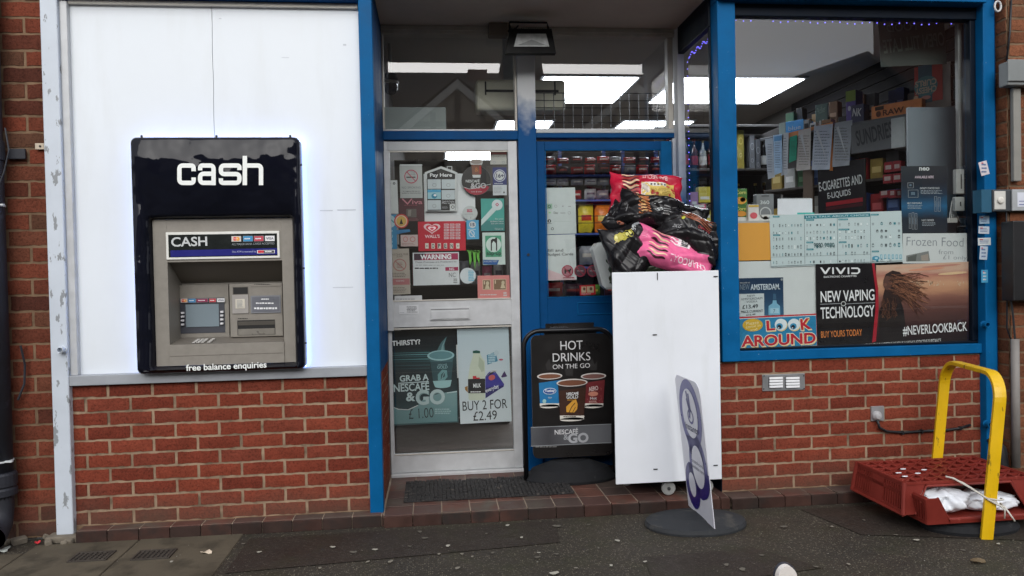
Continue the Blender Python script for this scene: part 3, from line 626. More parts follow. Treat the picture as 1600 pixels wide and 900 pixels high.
for i, (x, y) in enumerate([(472, 348), (624, 348), (472, 458), (624, 464), (472, 574)]):
    s.rect(x, y, x+143, y+102, ink((150, 196, 206)) if i == 2 else ink((190, 200, 204)), 2)
    if i == 2: s.rect(x, y+4, x+143, y+30, CY, 3); s.ell(x+72, y+70, 30, 28, ink((20, 130, 160)), 3); s.ell(x+80, y+62, 16, 12, WHT, 4)
    else: s.ring(x+72, y+62, 22, 20, 5, GRY, 3)
s.text('Check for further', 628, 578, 762, 592, WHT, 2); s.text('Mon to Sun', 628, 595, 764, 612, WHT, 2); s.rect(712, 616, 768, 684, LG, 2); s.ring(744, 648, 18, 18, 6, BLK, 3); s.words(628, 640, 700, 665, 3, GRY, 2)
s.make('pay_here_sign', 'black and grey house shaped Pay Here sign on the silver door', 'sign', GD)
s = sheet(DB); s.ell(306, 360, 160, 160, ink((26, 24, 26)), 0, n=48); s.ring(306, 360, 160, 160, 4, ink((90, 90, 92)), 1, n=48)
s.poly([(306+158*math.cos(R(a)), 360+158*math.sin(R(a))) for a in range(26, 153, 6)] + [(230, 456), (290, 446), (350, 430), (400, 410)], ink((158, 34, 56)), 1); s.line([(162, 430), (230, 452), (300, 444), (370, 420), (462, 400)], 5, LG, 2)
c = 'cup'; s.poly([(252, 190), (362, 190), (352, 325), (266, 325)], ink((120, 74, 56)), 3, c); s.poly([(262, 300), (354, 300), (350, 330), (270, 330)], LG, 4, c); s.ell(306, 158, 70, 32, ink((196, 194, 190)), 4, c); s.ell(306, 158, 60, 24, ink((150, 140, 134)), 5, c); s.poly([(236, 165), (376, 165), (366, 192), (248, 192)], LG, 3, c); s.rect(340, 205, 360, 290, ink((170, 40, 40)), 4, c); s.text('&', 290, 220, 330, 265, ink((190, 120, 60)), 5, part=c)
s.text('NESCAFÉ', 192, 345, 342, 382, LG, 3, .02); s.text('&GO', 244, 388, 412, 446, ink((186, 186, 188)), 4, .03); s.text('here & now', 250, 474, 368, 488, LG, 3)
s.make('coffee_sticker', 'round black and red coffee sticker with a paper cup on the silver door', 'sticker', GD)
s = sheet(DB); s.slab(456, 50, 634, 186, ink((186, 186, 180)), .0008); s.rect(456, 50, 634, 80, ink((150, 60, 60)), 1); s.text('QuickCom', 470, 88, 626, 112, ink((120, 112, 108)), 2); s.ring(500, 163, 14, 14, 4, GRY, 1); s.ring(598, 163, 14, 14, 4, GRY, 1); s.words(470, 120, 620, 140, 2, ink((160, 160, 156)), 1); s.make('sticker', 'pale sticker with a red top band in the top corner of the silver door', 'sticker', GD)
s = sheet(DB); s.slab(484, 218, 634, 408, ink((38, 48, 110)), .0008); s.ell(558, 308, 66, 66, ink((204, 208, 220)), 1); s.ell(558, 308, 58, 58, ink((38, 48, 110)), 2); s.ell(558, 308, 50, 50, LG, 3); s.text('16+', 522, 285, 602, 332, ink((36, 38, 80)), 4, .03); s.words(500, 385, 620, 400, 1, LG, 2)
s.slab(486, 408, 636, 520, ink((200, 206, 210)), .0008); s.words(496, 425, 600, 500, 5, ink((160, 166, 170)), 2); s.poly([(596, 498), (605, 470), (616, 498)], BLK, 2); s.make('age_sticker', 'blue and white 16+ age limit sticker on the silver door', 'sticker', GD)
s = sheet(DB); s.ell(238, 712, 82, 78, ink((190, 196, 196)), 0); s.words(205, 670, 272, 705, 2, ink((190, 40, 90)), 2, .9); s.words(180, 718, 300, 730, 1, GRY, 2); s.line([(246, 755), (246, 770)], 6, GRY, 1); s.make('round_sticker', 'round pale sticker with a pink scrawl beside the teal leaflet', 'sticker', GD)
s = sheet(E); s.slab(520, 290, 636, 452, ink((66, 160, 150)), .0008); s.rect(520, 400, 636, 452, ink((58, 130, 128)), 1); s.poly([(520, 426), (520, 396), (580, 330), (596, 348)], ink((196, 214, 214)), 2); s.ell(600, 322, 27, 27, ink((200, 214, 216)), 3); s.poly([(590, 320), (600, 311), (610, 320), (600, 330)], ink((190, 70, 110)), 4); s.poly([(595, 320), (600, 316), (605, 320), (600, 325)], LG, 5)
s.text('Buy your', 590, 388, 632, 397, LG, 3); s.text('tickets here', 566, 400, 632, 408, LG, 3); s.text('Just ask inside', 570, 412, 632, 420, LG, 3); s.text('Queue', 588, 438, 630, 447, LG, 3); s.make('leaflet', 'teal leaflet with a white disc and slanting band on the silver door', 'leaflet', GD)
s = sheet(E); s.slab(44, 370, 96, 545, ink((40, 130, 176)), .0008); s.ell(68, 405, 22, 30, ink((170, 200, 210)), 1); s.line([(56, 412), (68, 396), (82, 410)], 5, TEAL, 2); s.poly([(96, 448), (160, 444), (165, 456), (130, 462), (96, 470)], ink((40, 120, 170)), 1)
for i, c in enumerate('PUSH'): s.text(c, 62, 448+24*i, 76, 464+24*i, ink((150, 200, 220)), 2, .02)
s.make('push_sticker', 'tall blue PUSH sticker on the left side of the silver door', 'sticker', GD)
s = sheet(E, YG-.002); s.ell(119, 403, 36, 36, ink((196, 50, 46)), 0); s.ring(119, 403, 30, 30, 6, ink((222, 190, 160)), 1); s.ell(119, 403, 23, 23, ink((206, 170, 80)), 2); s.poly([(110, 418), (119, 390), (128, 418)], BLK, 3); s.make('round_sticker', 'round red and gold sticker above the blue PUSH sticker', 'sticker', GD)
s = sheet(DA, .714); s.slab(160, 550, 434, 800, ink((72, 22, 34)), .0008); s.line([(200, 560), (255, 614), (300, 560)], 14, ink((190, 120, 130)), 2); s.text('iva', 305, 572, 415, 616, ink((190, 120, 130)), 2, .01); s.words(220, 622, 400, 634, 1, ink((150, 60, 76)), 2); s.rect(242, 668, 352, 760, ink((92, 84, 80)), 1); s.poly([(262, 680), (296, 676), (290, 745), (258, 745)], ink((130, 124, 116)), 2); s.words(270, 770, 390, 800, 3, ink((130, 90, 90)), 2); s.make('poster', 'dark maroon poster below the no smoking sign on the silver door', 'poster', GD)
s = sheet(E, YG-.004); s.slab(204, 404, 442, 552, ink((192, 28, 52), .3), .003)
def heart(cx, cy, w, h, n=36):
    return [(cx+w*(16*math.sin(t)**3)/32, cy-h*((13*math.cos(t)-5*math.cos(2*t)-2*math.cos(3*t)-math.cos(4*t))+2.5)/29) for t in [2*math.pi*i/n for i in range(n)]]
PK = ink((226, 196, 200))
for k, m in enumerate([PK, ink((192, 28, 52), .3), PK, ink((192, 28, 52), .3)]): s.poly(heart(273, 443, 84-22*k, 54-14*k), m, 2+k)
s.text("WALL'S", 237, 471, 312, 488, PK, 2, .03)
for c in range(3):
    for r in range(6): s.rect(333+29*c, 416+13.5*r, 357+29*c, 426+13.5*r, ink((214, 180, 184)), 2); s.words(335+29*c, 418+13.5*r, 355+29*c, 424+13.5*r, 1, ink((150, 60, 70)), 3, seed=c*7+r)
for i, c in enumerate('-OPEN-'):
    x = 239+31*i; s.rect(x, 514, x+17, 541, ink((216, 210, 200)), 2)
    if c == '-': s.rect(x+5, 526, x+12, 530, BLK, 3)
    else: s.text(c, x+3, 517, x+14, 538, BLK, 3, .02)
s.make('ice_cream_sign', 'red ice cream sign with a heart logo and OPEN on the silver door', 'sign', GD)
s = sheet(E); s.slab(116, 472, 202, 530, ink((196, 176, 172)), .0008); s.ring(140, 494, 12, 14, 4, ink((190, 120, 120)), 1); s.ring(176, 494, 14, 14, 4, ink((190, 120, 120)), 1); s.words(122, 512, 196, 526, 2, ink((170, 130, 126)), 1); s.make('sticker', 'small faded pink card left of the red ice cream sign', 'card', GD)
s = sheet(E); s.slab(447, 398, 508, 494, ink((84, 166, 206)), .0008); s.ell(476, 421, 17, 17, LG, 1); s.text('15', 466, 413, 487, 429, ink((40, 40, 90)), 2, .03); s.ring(472, 466, 15, 18, 5, ink((190, 214, 226)), 1); s.line([(462, 452), (486, 482)], 5, LG, 2); s.words(452, 442, 504, 449, 1, LG, 1); s.make('age_sticker', 'light blue age limit sticker with a 15 right of the red ice cream sign', 'sticker', GD)
s = sheet(E); s.slab(527, 460, 640, 622, ink((198, 214, 208)), .0008); s.rect(541, 476, 622, 583, ink((66, 156, 120)), 1); s.ell(582, 521, 38, 38, ink((206, 222, 216)), 2)
s.poly([(568, 552), (568, 500), (576, 492), (590, 492), (590, 486), (600, 486), (600, 552), (594, 552), (594, 515), (582, 503), (574, 515), (574, 552)], BLK, 3); s.text('top-up', 546, 557, 620, 580, ink((20, 50, 44)), 3, .02); s.poly([(530, 597), (610, 599), (600, 622), (530, 620)], ink((36, 92, 156)), 2); s.text('AVAILABLE HERE', 534, 602, 598, 609, LG, 3)
s.make('top_up_sign', 'green and white top-up sign with an arrow on the silver door', 'sign', GD)
s = sheet(E, .725)
gm = ink((96, 170, 60))
for x0, lean, ln in ((462, -2, 74), (484, 0, 95), (502, 4, 80)):
    s.poly([(x0-10, 553), (x0+9, 548), (x0+8, 575), (x0+10, 600), (x0+lean+4, 553+ln), (x0+lean, 553+ln*.72), (x0-3, 590), (x0-5, 568)], gm, 1)
s.poly([(450, 548), (518, 556), (512, 562), (446, 552)], gm, 1)
s.make('green_sticker', 'three green claw marks sticker beside the top-up sign', 'sticker', GD)
s = sheet(E); s.ell(453, 677, 40, 40, ink((206, 214, 218)), 0); s.words(455, 650, 488, 705, 7, ink((90, 180, 210)), 1, .7); s.make('round_sticker', 'round white sticker with a pale blue pattern below the claw marks', 'sticker', GD)
s = sheet(E, YG-.003); s.slab(178, 560, 410, 724, ink((208, 212, 214)), .003); s.rect(183, 566, 404, 598, ink((160, 30, 80)), 1); s.poly([(183, 566), (240, 566), (215, 598), (183, 598)], ink((56, 26, 48)), 2); s.text('WARNING', 214, 570, 370, 595, WHT, 3, .04); s.text('These Premises are Protected by', 188, 604, 396, 614, ink((90, 92, 100)), 2); s.rect(340, 634, 404, 652, ink((160, 30, 80)), 1); s.text('NG', 360, 637, 384, 650, WHT, 2, .02); s.text('NC', 358, 662, 392, 684, ink((110, 112, 116)), 2)
s.words(183, 634, 330, 645, 1, ink((50, 50, 54)), 2, .6, seed=5); s.words(380, 690, 404, 716, 3, ink((60, 60, 64)), 2, .5, seed=6); s.words(190, 620, 380, 628, 1, GRY, 2, .4, seed=8)
s.make('warning_sign', 'white WARNING sign with a worn maroon header on the silver door', 'sign', GD)
s = sheet(DC); s.slab(48, 232, 242, 660, ink((178, 168, 156)), .0008, rot=-.8); s.text('ALCOHOL FREE', 68, 276, 226, 292, ink((100, 92, 86)), 2); s.text('ZONE', 118, 296, 174, 312, ink((100, 92, 86)), 2); s.ring(148, 384, 62, 58, 9, ink((170, 110, 106)), 1); s.line([(104, 346), (190, 424)], 8, ink((170, 110, 106)), 2); s.words(120, 360, 180, 415, 4, ink((150, 110, 106)), 1); s.words(70, 455, 230, 500, 3, ink((120, 110, 102)), 1); s.rect(64, 512, 240, 570, ink((176, 110, 112)), 1); s.text('WARNING', 110, 526, 190, 540, LG, 2); s.words(70, 590, 230, 645, 4, ink((130, 120, 112)), 1); s.make('alcohol_sign', 'faded beige alcohol free zone sign in the lower left of the silver door glass', 'sign', GD)
s = sheet(DD, YG-.002); s.slab(278, 482, 580, 702, ink((214, 132, 128)), .0008)
for x0, y0, x1, y1 in ((324, 522, 400, 616), (426, 516, 546, 618)):
    s.rect(x0, y0, x1, y1, ink((214, 190, 160)), 1); s.rect(x0+5, y0+5, x1-5, y1-5, ink((128, 100, 76)), 2); cx = x1-30; s.ell(cx, y0+34, 15, 19, ink((206, 190, 160)), 3); s.poly([(cx-14, y0+48), (cx+8, y0+48), (cx+22, y0+86), (cx-24, y0+86)], ink((206, 190, 160)), 3); s.text('1', x0+12, y0+12, x0+22, y0+44, ink((214, 196, 170)), 3, .02)
s.words(300, 655, 500, 672, 1, LG, 1); s.words(520, 636, 556, 680, 2, LG, 1, .8); s.make('stamp_poster', 'pink poster showing two brown stamps in the lower corner of the silver door glass', 'poster', GD)
s = Sheet(.6705, DC); s.slab(142, 760, 324, 842, ink((206, 208, 210)), .0008, L=1); s.words(212, 770, 318, 832, 5, ink((70, 70, 74)), 2, .5, seed=3); s.words(148, 826, 200, 834, 1, GRY, 2); s.make('label_sticker', 'small white label with torn black print on the middle rail of the silver door', 'sticker', GD)
s = Sheet(.6705, DC); s.slab(100, 672, 356, 718, ink((186, 188, 188)), .0008, L=1); s.words(110, 696, 340, 712, 1, ink((140, 142, 142)), 2); s.make('label_sticker', 'long grey strip label at the bottom edge of the silver door glass', 'sticker', GD)
# lower posters
s = sheet(DE, .709); g1 = grad('coffee_poster_green', [(.0, (50, 80, 84)), (.32, (20, 46, 52)), (.6, (10, 30, 35)), (.74, (28, 56, 60)), (.86, (10, 22, 27)), (1, (8, 13, 16))], 3, .1)
s.slab(48, 80, 606, 862, g1, .0008, rot=-.6)
tm = ink((132, 168, 172))
s.poly([(62, 716), (120, 738), (200, 742), (280, 706), (330, 650), (450, 610), (604, 584), (606, 838), (66, 862)], grad('coffee_poster_wave', [(0, (86, 124, 128)), (.5, (120, 154, 156)), (1, (104, 140, 142))], 2, .2), 1)
s.line([(62, 716), (120, 738), (200, 742), (280, 706)], 6, LG, 2)
for y, c in ((268, (70, 116, 120)), (284, (96, 146, 150)), (300, (50, 92, 98)), (322, (84, 132, 136)), (340, (40, 78, 84)), (372, (46, 80, 86)), (398, (36, 66, 72))): s.poly([(60, y+6), (380, y-5), (380, y+4), (60, y+9)], ink(c), 2)
s.poly([(440, 250), (470, 190), (520, 135), (500, 200), (505, 250)], ink((74, 110, 114)), 2); s.poly([(470, 250), (482, 205), (514, 145), (492, 210), (494, 250)], ink((120, 156, 160)), 3)
c = 'cup'; s.poly([(384, 345), (572, 345), (552, 540), (410, 540)], ink((40, 72, 78)), 3, c); s.ell(470, 293, 112, 43, ink((150, 190, 194)), 5, c); s.ell(470, 291, 96, 33, ink((92, 136, 142)), 6, c); s.poly([(362, 305), (578, 305), (566, 346), (384, 346)], ink((60, 96, 102)), 4, c); s.poly([(404, 505), (560, 495), (548, 548), (420, 548)], ink((150, 190, 192)), 4, c); s.ell(484, 546, 64, 16, ink((150, 190, 192)), 5, c); s.text('NESCAFÉ', 446, 360, 520, 374, tm, 6, .02, part=c); s.text('GOLD', 440, 376, 526, 402, tm, 6, .02, part=c)
s.poly([(446, 500), (445, 450), (480, 410), (520, 415), (526, 470), (500, 500)], ink((104, 150, 152)), 5, c); s.poly([(470, 490), (472, 450), (500, 425), (505, 465)], ink((50, 84, 88)), 6, c); s.line([(478, 490), (488, 455), (500, 430)], 5, tm, 7, c)
s.text('THIRSTY?', 66, 165, 300, 208, WHT, 3, .03, rot=-2); LG2 = ink((190, 208, 210))
s.text('GRAB A', 130, 452, 370, 504, LG2, 3, .03, rot=-1.5); s.text('NESCAFÉ', 80, 508, 374, 588, LG2, 3, .02, rot=-1.5); s.rect(118, 512, 370, 520, LG2, 3, rot=-1.5); s.text('&', 182, 598, 258, 672, LG2, 3, .03); s.text('GO', 266, 578, 508, 704, ink((120, 146, 148)), 3, .05); s.text('GO', 262, 574, 504, 700, ink((176, 196, 198)), 4, .035)
s.text('£ 1.00', 206, 730, 410, 812, ink((24, 34, 36)), 3, -.008, rot=-2); s.words(420, 730, 575, 780, 3, ink((150, 178, 180)), 2, .7); s.poly([(520, 600), (604, 588), (604, 596), (520, 606)], LG2, 2)
s.make('coffee_poster', 'dark green coffee poster with a steaming cup in the lower left of the silver door', 'poster', GD)
s = sheet(DE, .7075); s.slab(618, 68, 1044, 850, grad('white_poster', [(0, (204, 212, 216)), (1, (186, 202, 210))], 2, .1), .0008, rot=-.8)
c = 'milk_bottle'; s.poly([(700, 655), (696, 480), (710, 380), (734, 300), (738, 272), (794, 272), (806, 300), (834, 340), (838, 470), (836, 650), (820, 662), (715, 664)], ink((196, 204, 186)), 2, c); s.poly([(786, 300), (826, 345), (830, 420), (806, 430), (780, 380)], ink((170, 180, 160)), 3, c); s.poly([(735, 275), (734, 256), (764, 250), (794, 256), (795, 275)], ink((16, 76, 66)), 3, c); s.poly([(695, 488), (836, 484), (838, 604), (696, 606)], BLK, 4, c); s.rect(734, 462, 764, 486, RED, 4, c); s.rect(764, 476, 792, 488, RED, 4, c); s.text('MILK', 738, 524, 802, 558, WHT, 5, .02, part=c, rot=-2); s.words(715, 588, 825, 600, 1, WHT, 5, .8, part=c)
c = 'chocolate_bar'; s.poly([(840, 642), (838, 470), (870, 430), (918, 420), (994, 530), (990, 552)], ink((52, 48, 142)), 1, c); s.poly([(840, 560), (990, 540), (985, 552), (840, 648)], ink((34, 30, 100)), 2, c); s.ell(892, 476, 28, 22, ink((190, 90, 90)), 2, c, rot=-20); s.poly([(846, 470), (900, 412), (935, 418), (918, 432), (870, 440)], ink((190, 190, 196)), 2, c); s.text('everyday', 838, 548, 952, 590, WHT, 3, .01, rot=-20, part=c)
c = 'tray'; s.poly([(850, 290), (938, 256), (946, 282), (930, 292), (942, 340), (856, 370)], ink((70, 130, 156)), 1, c); s.words(862, 275, 935, 358, 6, ink((190, 214, 222)), 2, .7, part=c); s.ell(930, 272, 20, 22, ink((180, 196, 204)), 3, c); s.ell(968, 328, 18, 8, ink((180, 90, 110)), 1, c); s.poly([(968, 470), (996, 422), (1020, 466), (980, 476)], ink((60, 34, 90)), 1, c); s.poly([(668, 556), (692, 545), (694, 600), (672, 580)], ink((150, 110, 50)), 1, c)
s.text('BUY 2 FOR', 650, 662, 1020, 740, BLK, 3, .0, rot=-1.5); s.text('£2.49', 738, 752, 934, 828, BLK, 3, .0, rot=-1.5)
s.make('offer_poster', 'white BUY 2 FOR poster with a milk bottle low on the silver door', 'poster', GD)
s = sheet(DE, .716); s.slab(586, 205, 622, 480, LG, .0008); s.make('paper', 'narrow strip of white paper showing between the coffee poster and the offer poster', 'paper', GD)

# ------------------------------------------------------------------ blue door papers
T = (840, 225, 3.6); GB = 'papers on the blue door'
s = sheet(T); s.slab(36, 246, 215, 506, ink((196, 206, 206)), .0015, rot=-.6); s.rect(50, 336, 82, 366, ink((150, 186, 164)), 1); s.ring(66, 351, 9, 9, 4, ink((60, 90, 80)), 2); s.ring(102, 350, 8, 8, 2, GRY, 1); s.ell(142, 350, 4, 4, GRY, 1); s.rect(172, 349, 188, 353, GRY, 1); s.text('Day', 90, 380, 116, 396, ink((90, 96, 96)), 2); s.rect(128, 386, 156, 390, GRY, 1); s.ring(178, 387, 8, 9, 2, GRY, 1); s.ell(68, 386, 7, 5, ink((150, 200, 150)), 1); s.ell(66, 433, 10, 10, ink((30, 40, 40)), 1); s.rect(64, 428, 68, 440, WHT, 2); s.rect(54, 446, 80, 448, BLK, 1); s.ring(83, 477, 8, 8, 3, ink((70, 74, 76)), 1); s.rect(92, 434, 190, 436, ink((176, 190, 184)), 1)
s.make('notice', 'pale notice with small green and black icons on the blue door glass', 'notice', GB)
s = sheet(T); s.slab(38, 510, 216, 766, ink((204, 212, 212)), .0015, rot=-.8); s.text('Bill and', 52, 590, 144, 606, ink((60, 64, 68)), 2, .005); s.text('Budget Cards', 52, 612, 200, 632, ink((60, 64, 68)), 2, .005); s.poly([(46, 700), (150, 740), (214, 750), (214, 764), (44, 766)], ink((214, 186, 190)), 1); s.make('notice', 'white Bill and Budget Cards notice on the blue door glass', 'notice', GB)
PR = ink((160, 40, 66))
for i, (cx, lab) in enumerate([(168, 'round red no dogs sticker on the blue door glass'), (239, 'round red no smoking sticker between two others on the blue door glass'), (311, 'round red no food sticker nearest the plastic tub on the blue door glass')]):
    s = sheet(T, YG-.003); s.ell(cx, 714, 31, 31, ink((176, 120, 130)) if i == 0 else ink((84, 58, 66)), 0); s.ring(cx, 714, 33, 33, 5, PR, 1)
    if i == 0: s.poly([(150, 705), (178, 708), (186, 698), (190, 706), (184, 714), (184, 730), (178, 730), (176, 718), (160, 718), (158, 730), (152, 730)], BLK, 2); s.rect(142, 750, 204, 754, PR, 1)
    else: s.rect(cx-18, 710, cx+18, 717, ink((140, 130, 134)), 2)
    s.line([(cx-22, 692), (cx+22, 737)], 5, PR, 3); s.make('round_sticker', lab, 'sticker', GB)
s = sheet(T); s.slab(237, 793, 326, 850, ink((190, 30, 44)), .001, rot=-2); s.rect(246, 802, 273, 836, ink((200, 180, 150)), 1); s.rect(277, 800, 316, 836, ink((200, 180, 150)), 1); s.ell(262, 815, 7, 9, ink((110, 80, 60)), 2); s.ell(300, 814, 8, 10, ink((110, 80, 60)), 2); s.words(246, 840, 316, 847, 1, LG, 1); s.make('stamp_sticker', 'small red sticker with two stamps low on the blue door glass', 'sticker', GB)
# ------------------------------------------------------------------ shop window: things stuck inside the glass
W2 = (1130, 260, 2.8128); W4 = (1130, 400, 3.9024); LB = (1190, 320, 6.9565); YW = .036; GW = 'papers in the shop window'
s = sheet(W2, .05); s.slab(54, 415, 412, 800, mat('window_paper', (206, 212, 212), .6, var=.03), .001); s.make('paper', 'large white paper backing in the lower left of the shop window', 'paper', GW)
s = sheet(W2, .047); s.slab(56, 248, 208, 413, mat('orange_card', (222, 158, 62), .6, var=.06, sc=3), .004); s.make('card', 'plain orange card in the shop window beside the blue corner post', 'card', GW)
s = sheet(W2, .052); s.slab(790, 294, 1090, 425, mat('window_paper', (206, 212, 212), .6), .001, rot=.5); M_PEN = ink((136, 144, 150))
s.text('Frozen Food', 806, 312, 1056, 350, M_PEN, 2, -.012, rot=2); s.text('from', 946, 366, 1010, 386, M_PEN, 2, -.012, rot=1); s.text('£1 only', 966, 392, 1070, 414, M_PEN, 2, -.012, rot=2); s.poly([(804, 392), (902, 372), (908, 416), (804, 418)], ink((128, 132, 130)), 2); s.poly([(810, 398), (850, 386), (846, 416), (810, 416)], ink((92, 96, 92)), 3); s.poly([(868, 392), (900, 384), (902, 414), (870, 414)], ink((160, 150, 140)), 3)
s.make('handwritten_notice', 'white handwritten Frozen Food notice in the right of the shop window', 'notice', GW)
# price list
s = sheet(LB, .044); s.slab(102, 90, 1536, 650, mat('price_list_paper', (196, 212, 214), .4, var=.04, sc=3), .001, rot=-1.2); M_TL = ink((46, 128, 142)); M_G1, M_G2, M_G3 = ink((132, 146, 150)), ink((92, 104, 108)), ink((160, 172, 176))
s.rect(466, 103, 1182, 142, M_TL, 1, rot=-1.2); s.text("LET'S TALK ABOUT CHOICE", 484, 112, 1164, 132, ink((196, 220, 226)), 2, .01, rot=-1.2)
for x in (466, 824, 1184): s.rect(x-2, 100, x+2, 640, M_G2, 1)
s.rect(106, 636, 1536, 642, M_G2, 1, rot=-1.2); s.rect(110, 552, 1184, 555, M_G1, 1, rot=-.6)
for x, y, w in [(122, 120, 72), (124, 321, 78), (484, 156, 86), (486, 400, 76), (488, 476, 76), (834, 150, 104), (836, 260, 118), (838, 398, 84), (1190, 98, 82), (1198, 498, 76)]: s.rect(x, y, x+w, y+18, M_TL, 1); s.words(x+4, y+5, x+w-4, y+13, 1, ink((150, 200, 206)), 2, .9, seed=x)
g = random.Random(4)
for px0, cols in ((116, 10), (480, 9), (836, 10), (1196, 7)):
    for ry, h in ((205, 34), (285, 34), (350, 42), (440, 50), (522, 40), (606, 38)):
        if px0 == 1196 and h == 40: continue
        for c in range(cols):
            if g.random() < .2: continue
            x = px0+14+c*(330/cols); y = ry-(x-800)*.02+10; wd = g.choice((5, 7, 9)) if px0 < 1190 else 12; hh = h*g.uniform(.45, .8); m = g.choice((M_G1, M_G1, M_G3, M_G2, M_TL, ink((226, 234, 234)), ink((52, 60, 64))))
            s.rect(x-wd, y-hh*.5, x+wd, y+hh*.5, m, 1)
            if g.random() < .6: s.rect(x-wd*.5, y-hh*.5-6, x+wd*.5, y-hh*.5, M_G2, 1); s.rect(x-wd*.7, y-hh*.1, x+wd*.7, y+hh*.2, ink((206, 220, 222)), 2)
            s.rect(x-8, y+hh*.5+4, x+8, y+hh*.5+7, M_G3, 1)
s.text('9880', 566, 414, 664, 466, ink((56, 84, 88)), 2, .02); s.text('9880', 682, 412, 790, 462, ink((56, 100, 104)), 2, .02)
s.ell(1240, 580, 40, 24, ink((70, 150, 180)), 2); s.ell(1245, 580, 18, 12, ink((170, 206, 218)), 3)
for x in range(1300, 1520, 42): s.rect(x-12, 540, x+12, 590, ink((120, 180, 200)), 1); s.rect(x-6, 548, x+6, 580, ink((190, 214, 220)), 2)
s.make('price_list', 'wide pale blue price list of small bottles across the middle of the shop window', 'price list', GW)
# calendar card behind it
s = sheet(W2, .14); s.slab(240, 142, 392, 212, ink((214, 220, 226)), .004); s.poly([(240, 142), (385, 140), (393, 212), (238, 212)], ink((220, 224, 230)), 1)
for i in range(22): s.rect(247+6.2*i, 138, 249+6.2*i, 145, GRY, 2)
s.rect(325, 203, 400, 212, ink((60, 180, 170)), 3); s.make('desk_calendar', 'blank white spiral bound card standing behind the price list', 'calendar')
# vodka poster
s = sheet(W4, .045); s.slab(78, 133, 368, 362, grad('vodka_poster', [(0, (60, 104, 136)), (.45, (34, 66, 96)), (1, (24, 50, 78))], 2, .1), .001); s.text('WELCOME TO', 100, 160, 162, 167, LG, 2); s.text('NEW', 102, 172, 160, 206, ink((120, 136, 150)), 2, .0); s.text('AMSTERDAM.', 166, 170, 346, 206, ink((200, 212, 220)), 2, .018)
s.poly([(275, 360), (276, 305), (300, 288), (302, 270), (324, 270), (326, 288), (346, 305), (347, 360)], ink((120, 176, 202)), 2, 'bottle'); s.poly([(302, 266), (304, 230), (320, 230), (323, 266)], ink((60, 96, 124)), 2, 'bottle'); s.rect(286, 318, 338, 350, ink((160, 200, 216)), 3, 'bottle'); s.text('7', 304, 324, 316, 346, ink((50, 70, 100)), 4, 0, part='bottle')
s.ell(90, 145, 6, 6, GRY, 3); s.ell(356, 143, 7, 7, GRY, 3)
s.make('vodka_poster', 'dark blue drinks poster with a pale bottle in the shop window', 'poster', GW)
s = sheet(W4, .043); s.slab(98, 230, 250, 368, ink((196, 206, 208)), .0008)
for t, x0, y0, x1, y1 in [('NEW', 146, 236, 194, 248), ('AMSTERDAM', 106, 254, 238, 267), ('VODKA', 142, 272, 208, 284), ('£13.49', 116, 296, 212, 320), ('PRICE CURRENT', 108, 330, 242, 344), ('£16.49', 140, 352, 196, 362)]: s.text(t, x0, y0, x1, y1, ink((46, 52, 60)), 2, -.005 if y0 < 290 else .012, rot=-2)
s.make('price_card', 'small white handwritten price card over the blue drinks poster', 'card', GW)
# look around sign
s = sheet(W4, .040); LR = ink((190, 30, 46)); LY = ink((240, 206, 120)); LBL = ink((34, 128, 172))
s.slab(88, 362, 572, 566, LR, .002, rot=-1); s.rect(94, 370, 570, 560, LG, 1, rot=-1); s.rect(98, 374, 569, 555, LBL, 2, rot=-1)
def fat(t, x0, y0, x1, y1, rot=0):
    s.text(t, x0+5, y0+6, x1+5, y1+6, LY, 3, .05, rot); s.text(t, x0-2, y0-2, x1+2, y1+2, ink((236, 232, 214)), 4, .055, rot); s.text(t, x0+2, y0+2, x1-2, y1-2, LR, 5, .03, rot)
fat('L', 260, 390, 316, 456, -3); fat('K', 468, 378, 536, 450, -6); fat('AROUND', 108, 474, 566, 546, -1)
for x, a in ((350, 0), (430, 1)): s.ell(x+3, 421, 38, 38, LY, 3); s.ell(x, 418, 37, 36, ink((222, 232, 236)), 4); s.ell(x-8+4*a, 428, 20, 19, ink((60, 150, 190)), 5); s.ell(x-10+4*a, 432, 12, 12, ink((16, 24, 40)), 6); s.ell(x-14+4*a, 438, 4, 4, WHT, 7)
s.ell(179, 421, 62, 39, ink((206, 168, 50)), 4); s.text('Please', 138, 398, 216, 418, ink((240, 226, 170)), 5, .0, -6); s.text('come in', 136, 420, 226, 436, ink((240, 226, 170)), 5, .0, -6); s.text('and', 162, 440, 206, 456, ink((240, 226, 170)), 5, .0, -6)
s.make('look_around_sign', 'bright LOOK AROUND sign with eyes for letters in the corner of the shop window', 'sign', GW)
# vaping poster
s = sheet(W4, .041); s.slab(568, 46, 936, 552, ink((22, 20, 24), .3), .001)
def logo_v(x, y0, y1): s.poly([(x, y0), (x+12, y0), (x+32, y1-14), (x+52, y0), (x+64, y0), (x+38, y1), (x+26, y1)], WHT, 2, 'lettering')
logo_v(590, 70, 110); s.rect(664, 70, 674, 110, WHT, 2, 'lettering'); logo_v(684, 70, 110); s.rect(758, 70, 768, 110, WHT, 2, 'lettering')
s.poly([(780, 70), (820, 70), (834, 80), (834, 98), (820, 110), (780, 110), (780, 101), (818, 101), (823, 96), (823, 84), (818, 79), (780, 79)], WHT, 2, 'lettering')
s.text('ELECTRONIC CIGARETTES', 613, 119, 812, 130, WHT, 2, .01, rot=-.5); s.text('NEW VAPING', 594, 208, 922, 276, WHT, 2, .012, rot=-1); s.text('TECHNOLOGY', 594, 306, 922, 376, WHT, 2, .012, rot=-1); s.text('BUY YOURS TODAY', 596, 452, 846, 492, ink((214, 128, 64)), 2, .008, rot=-1.5)
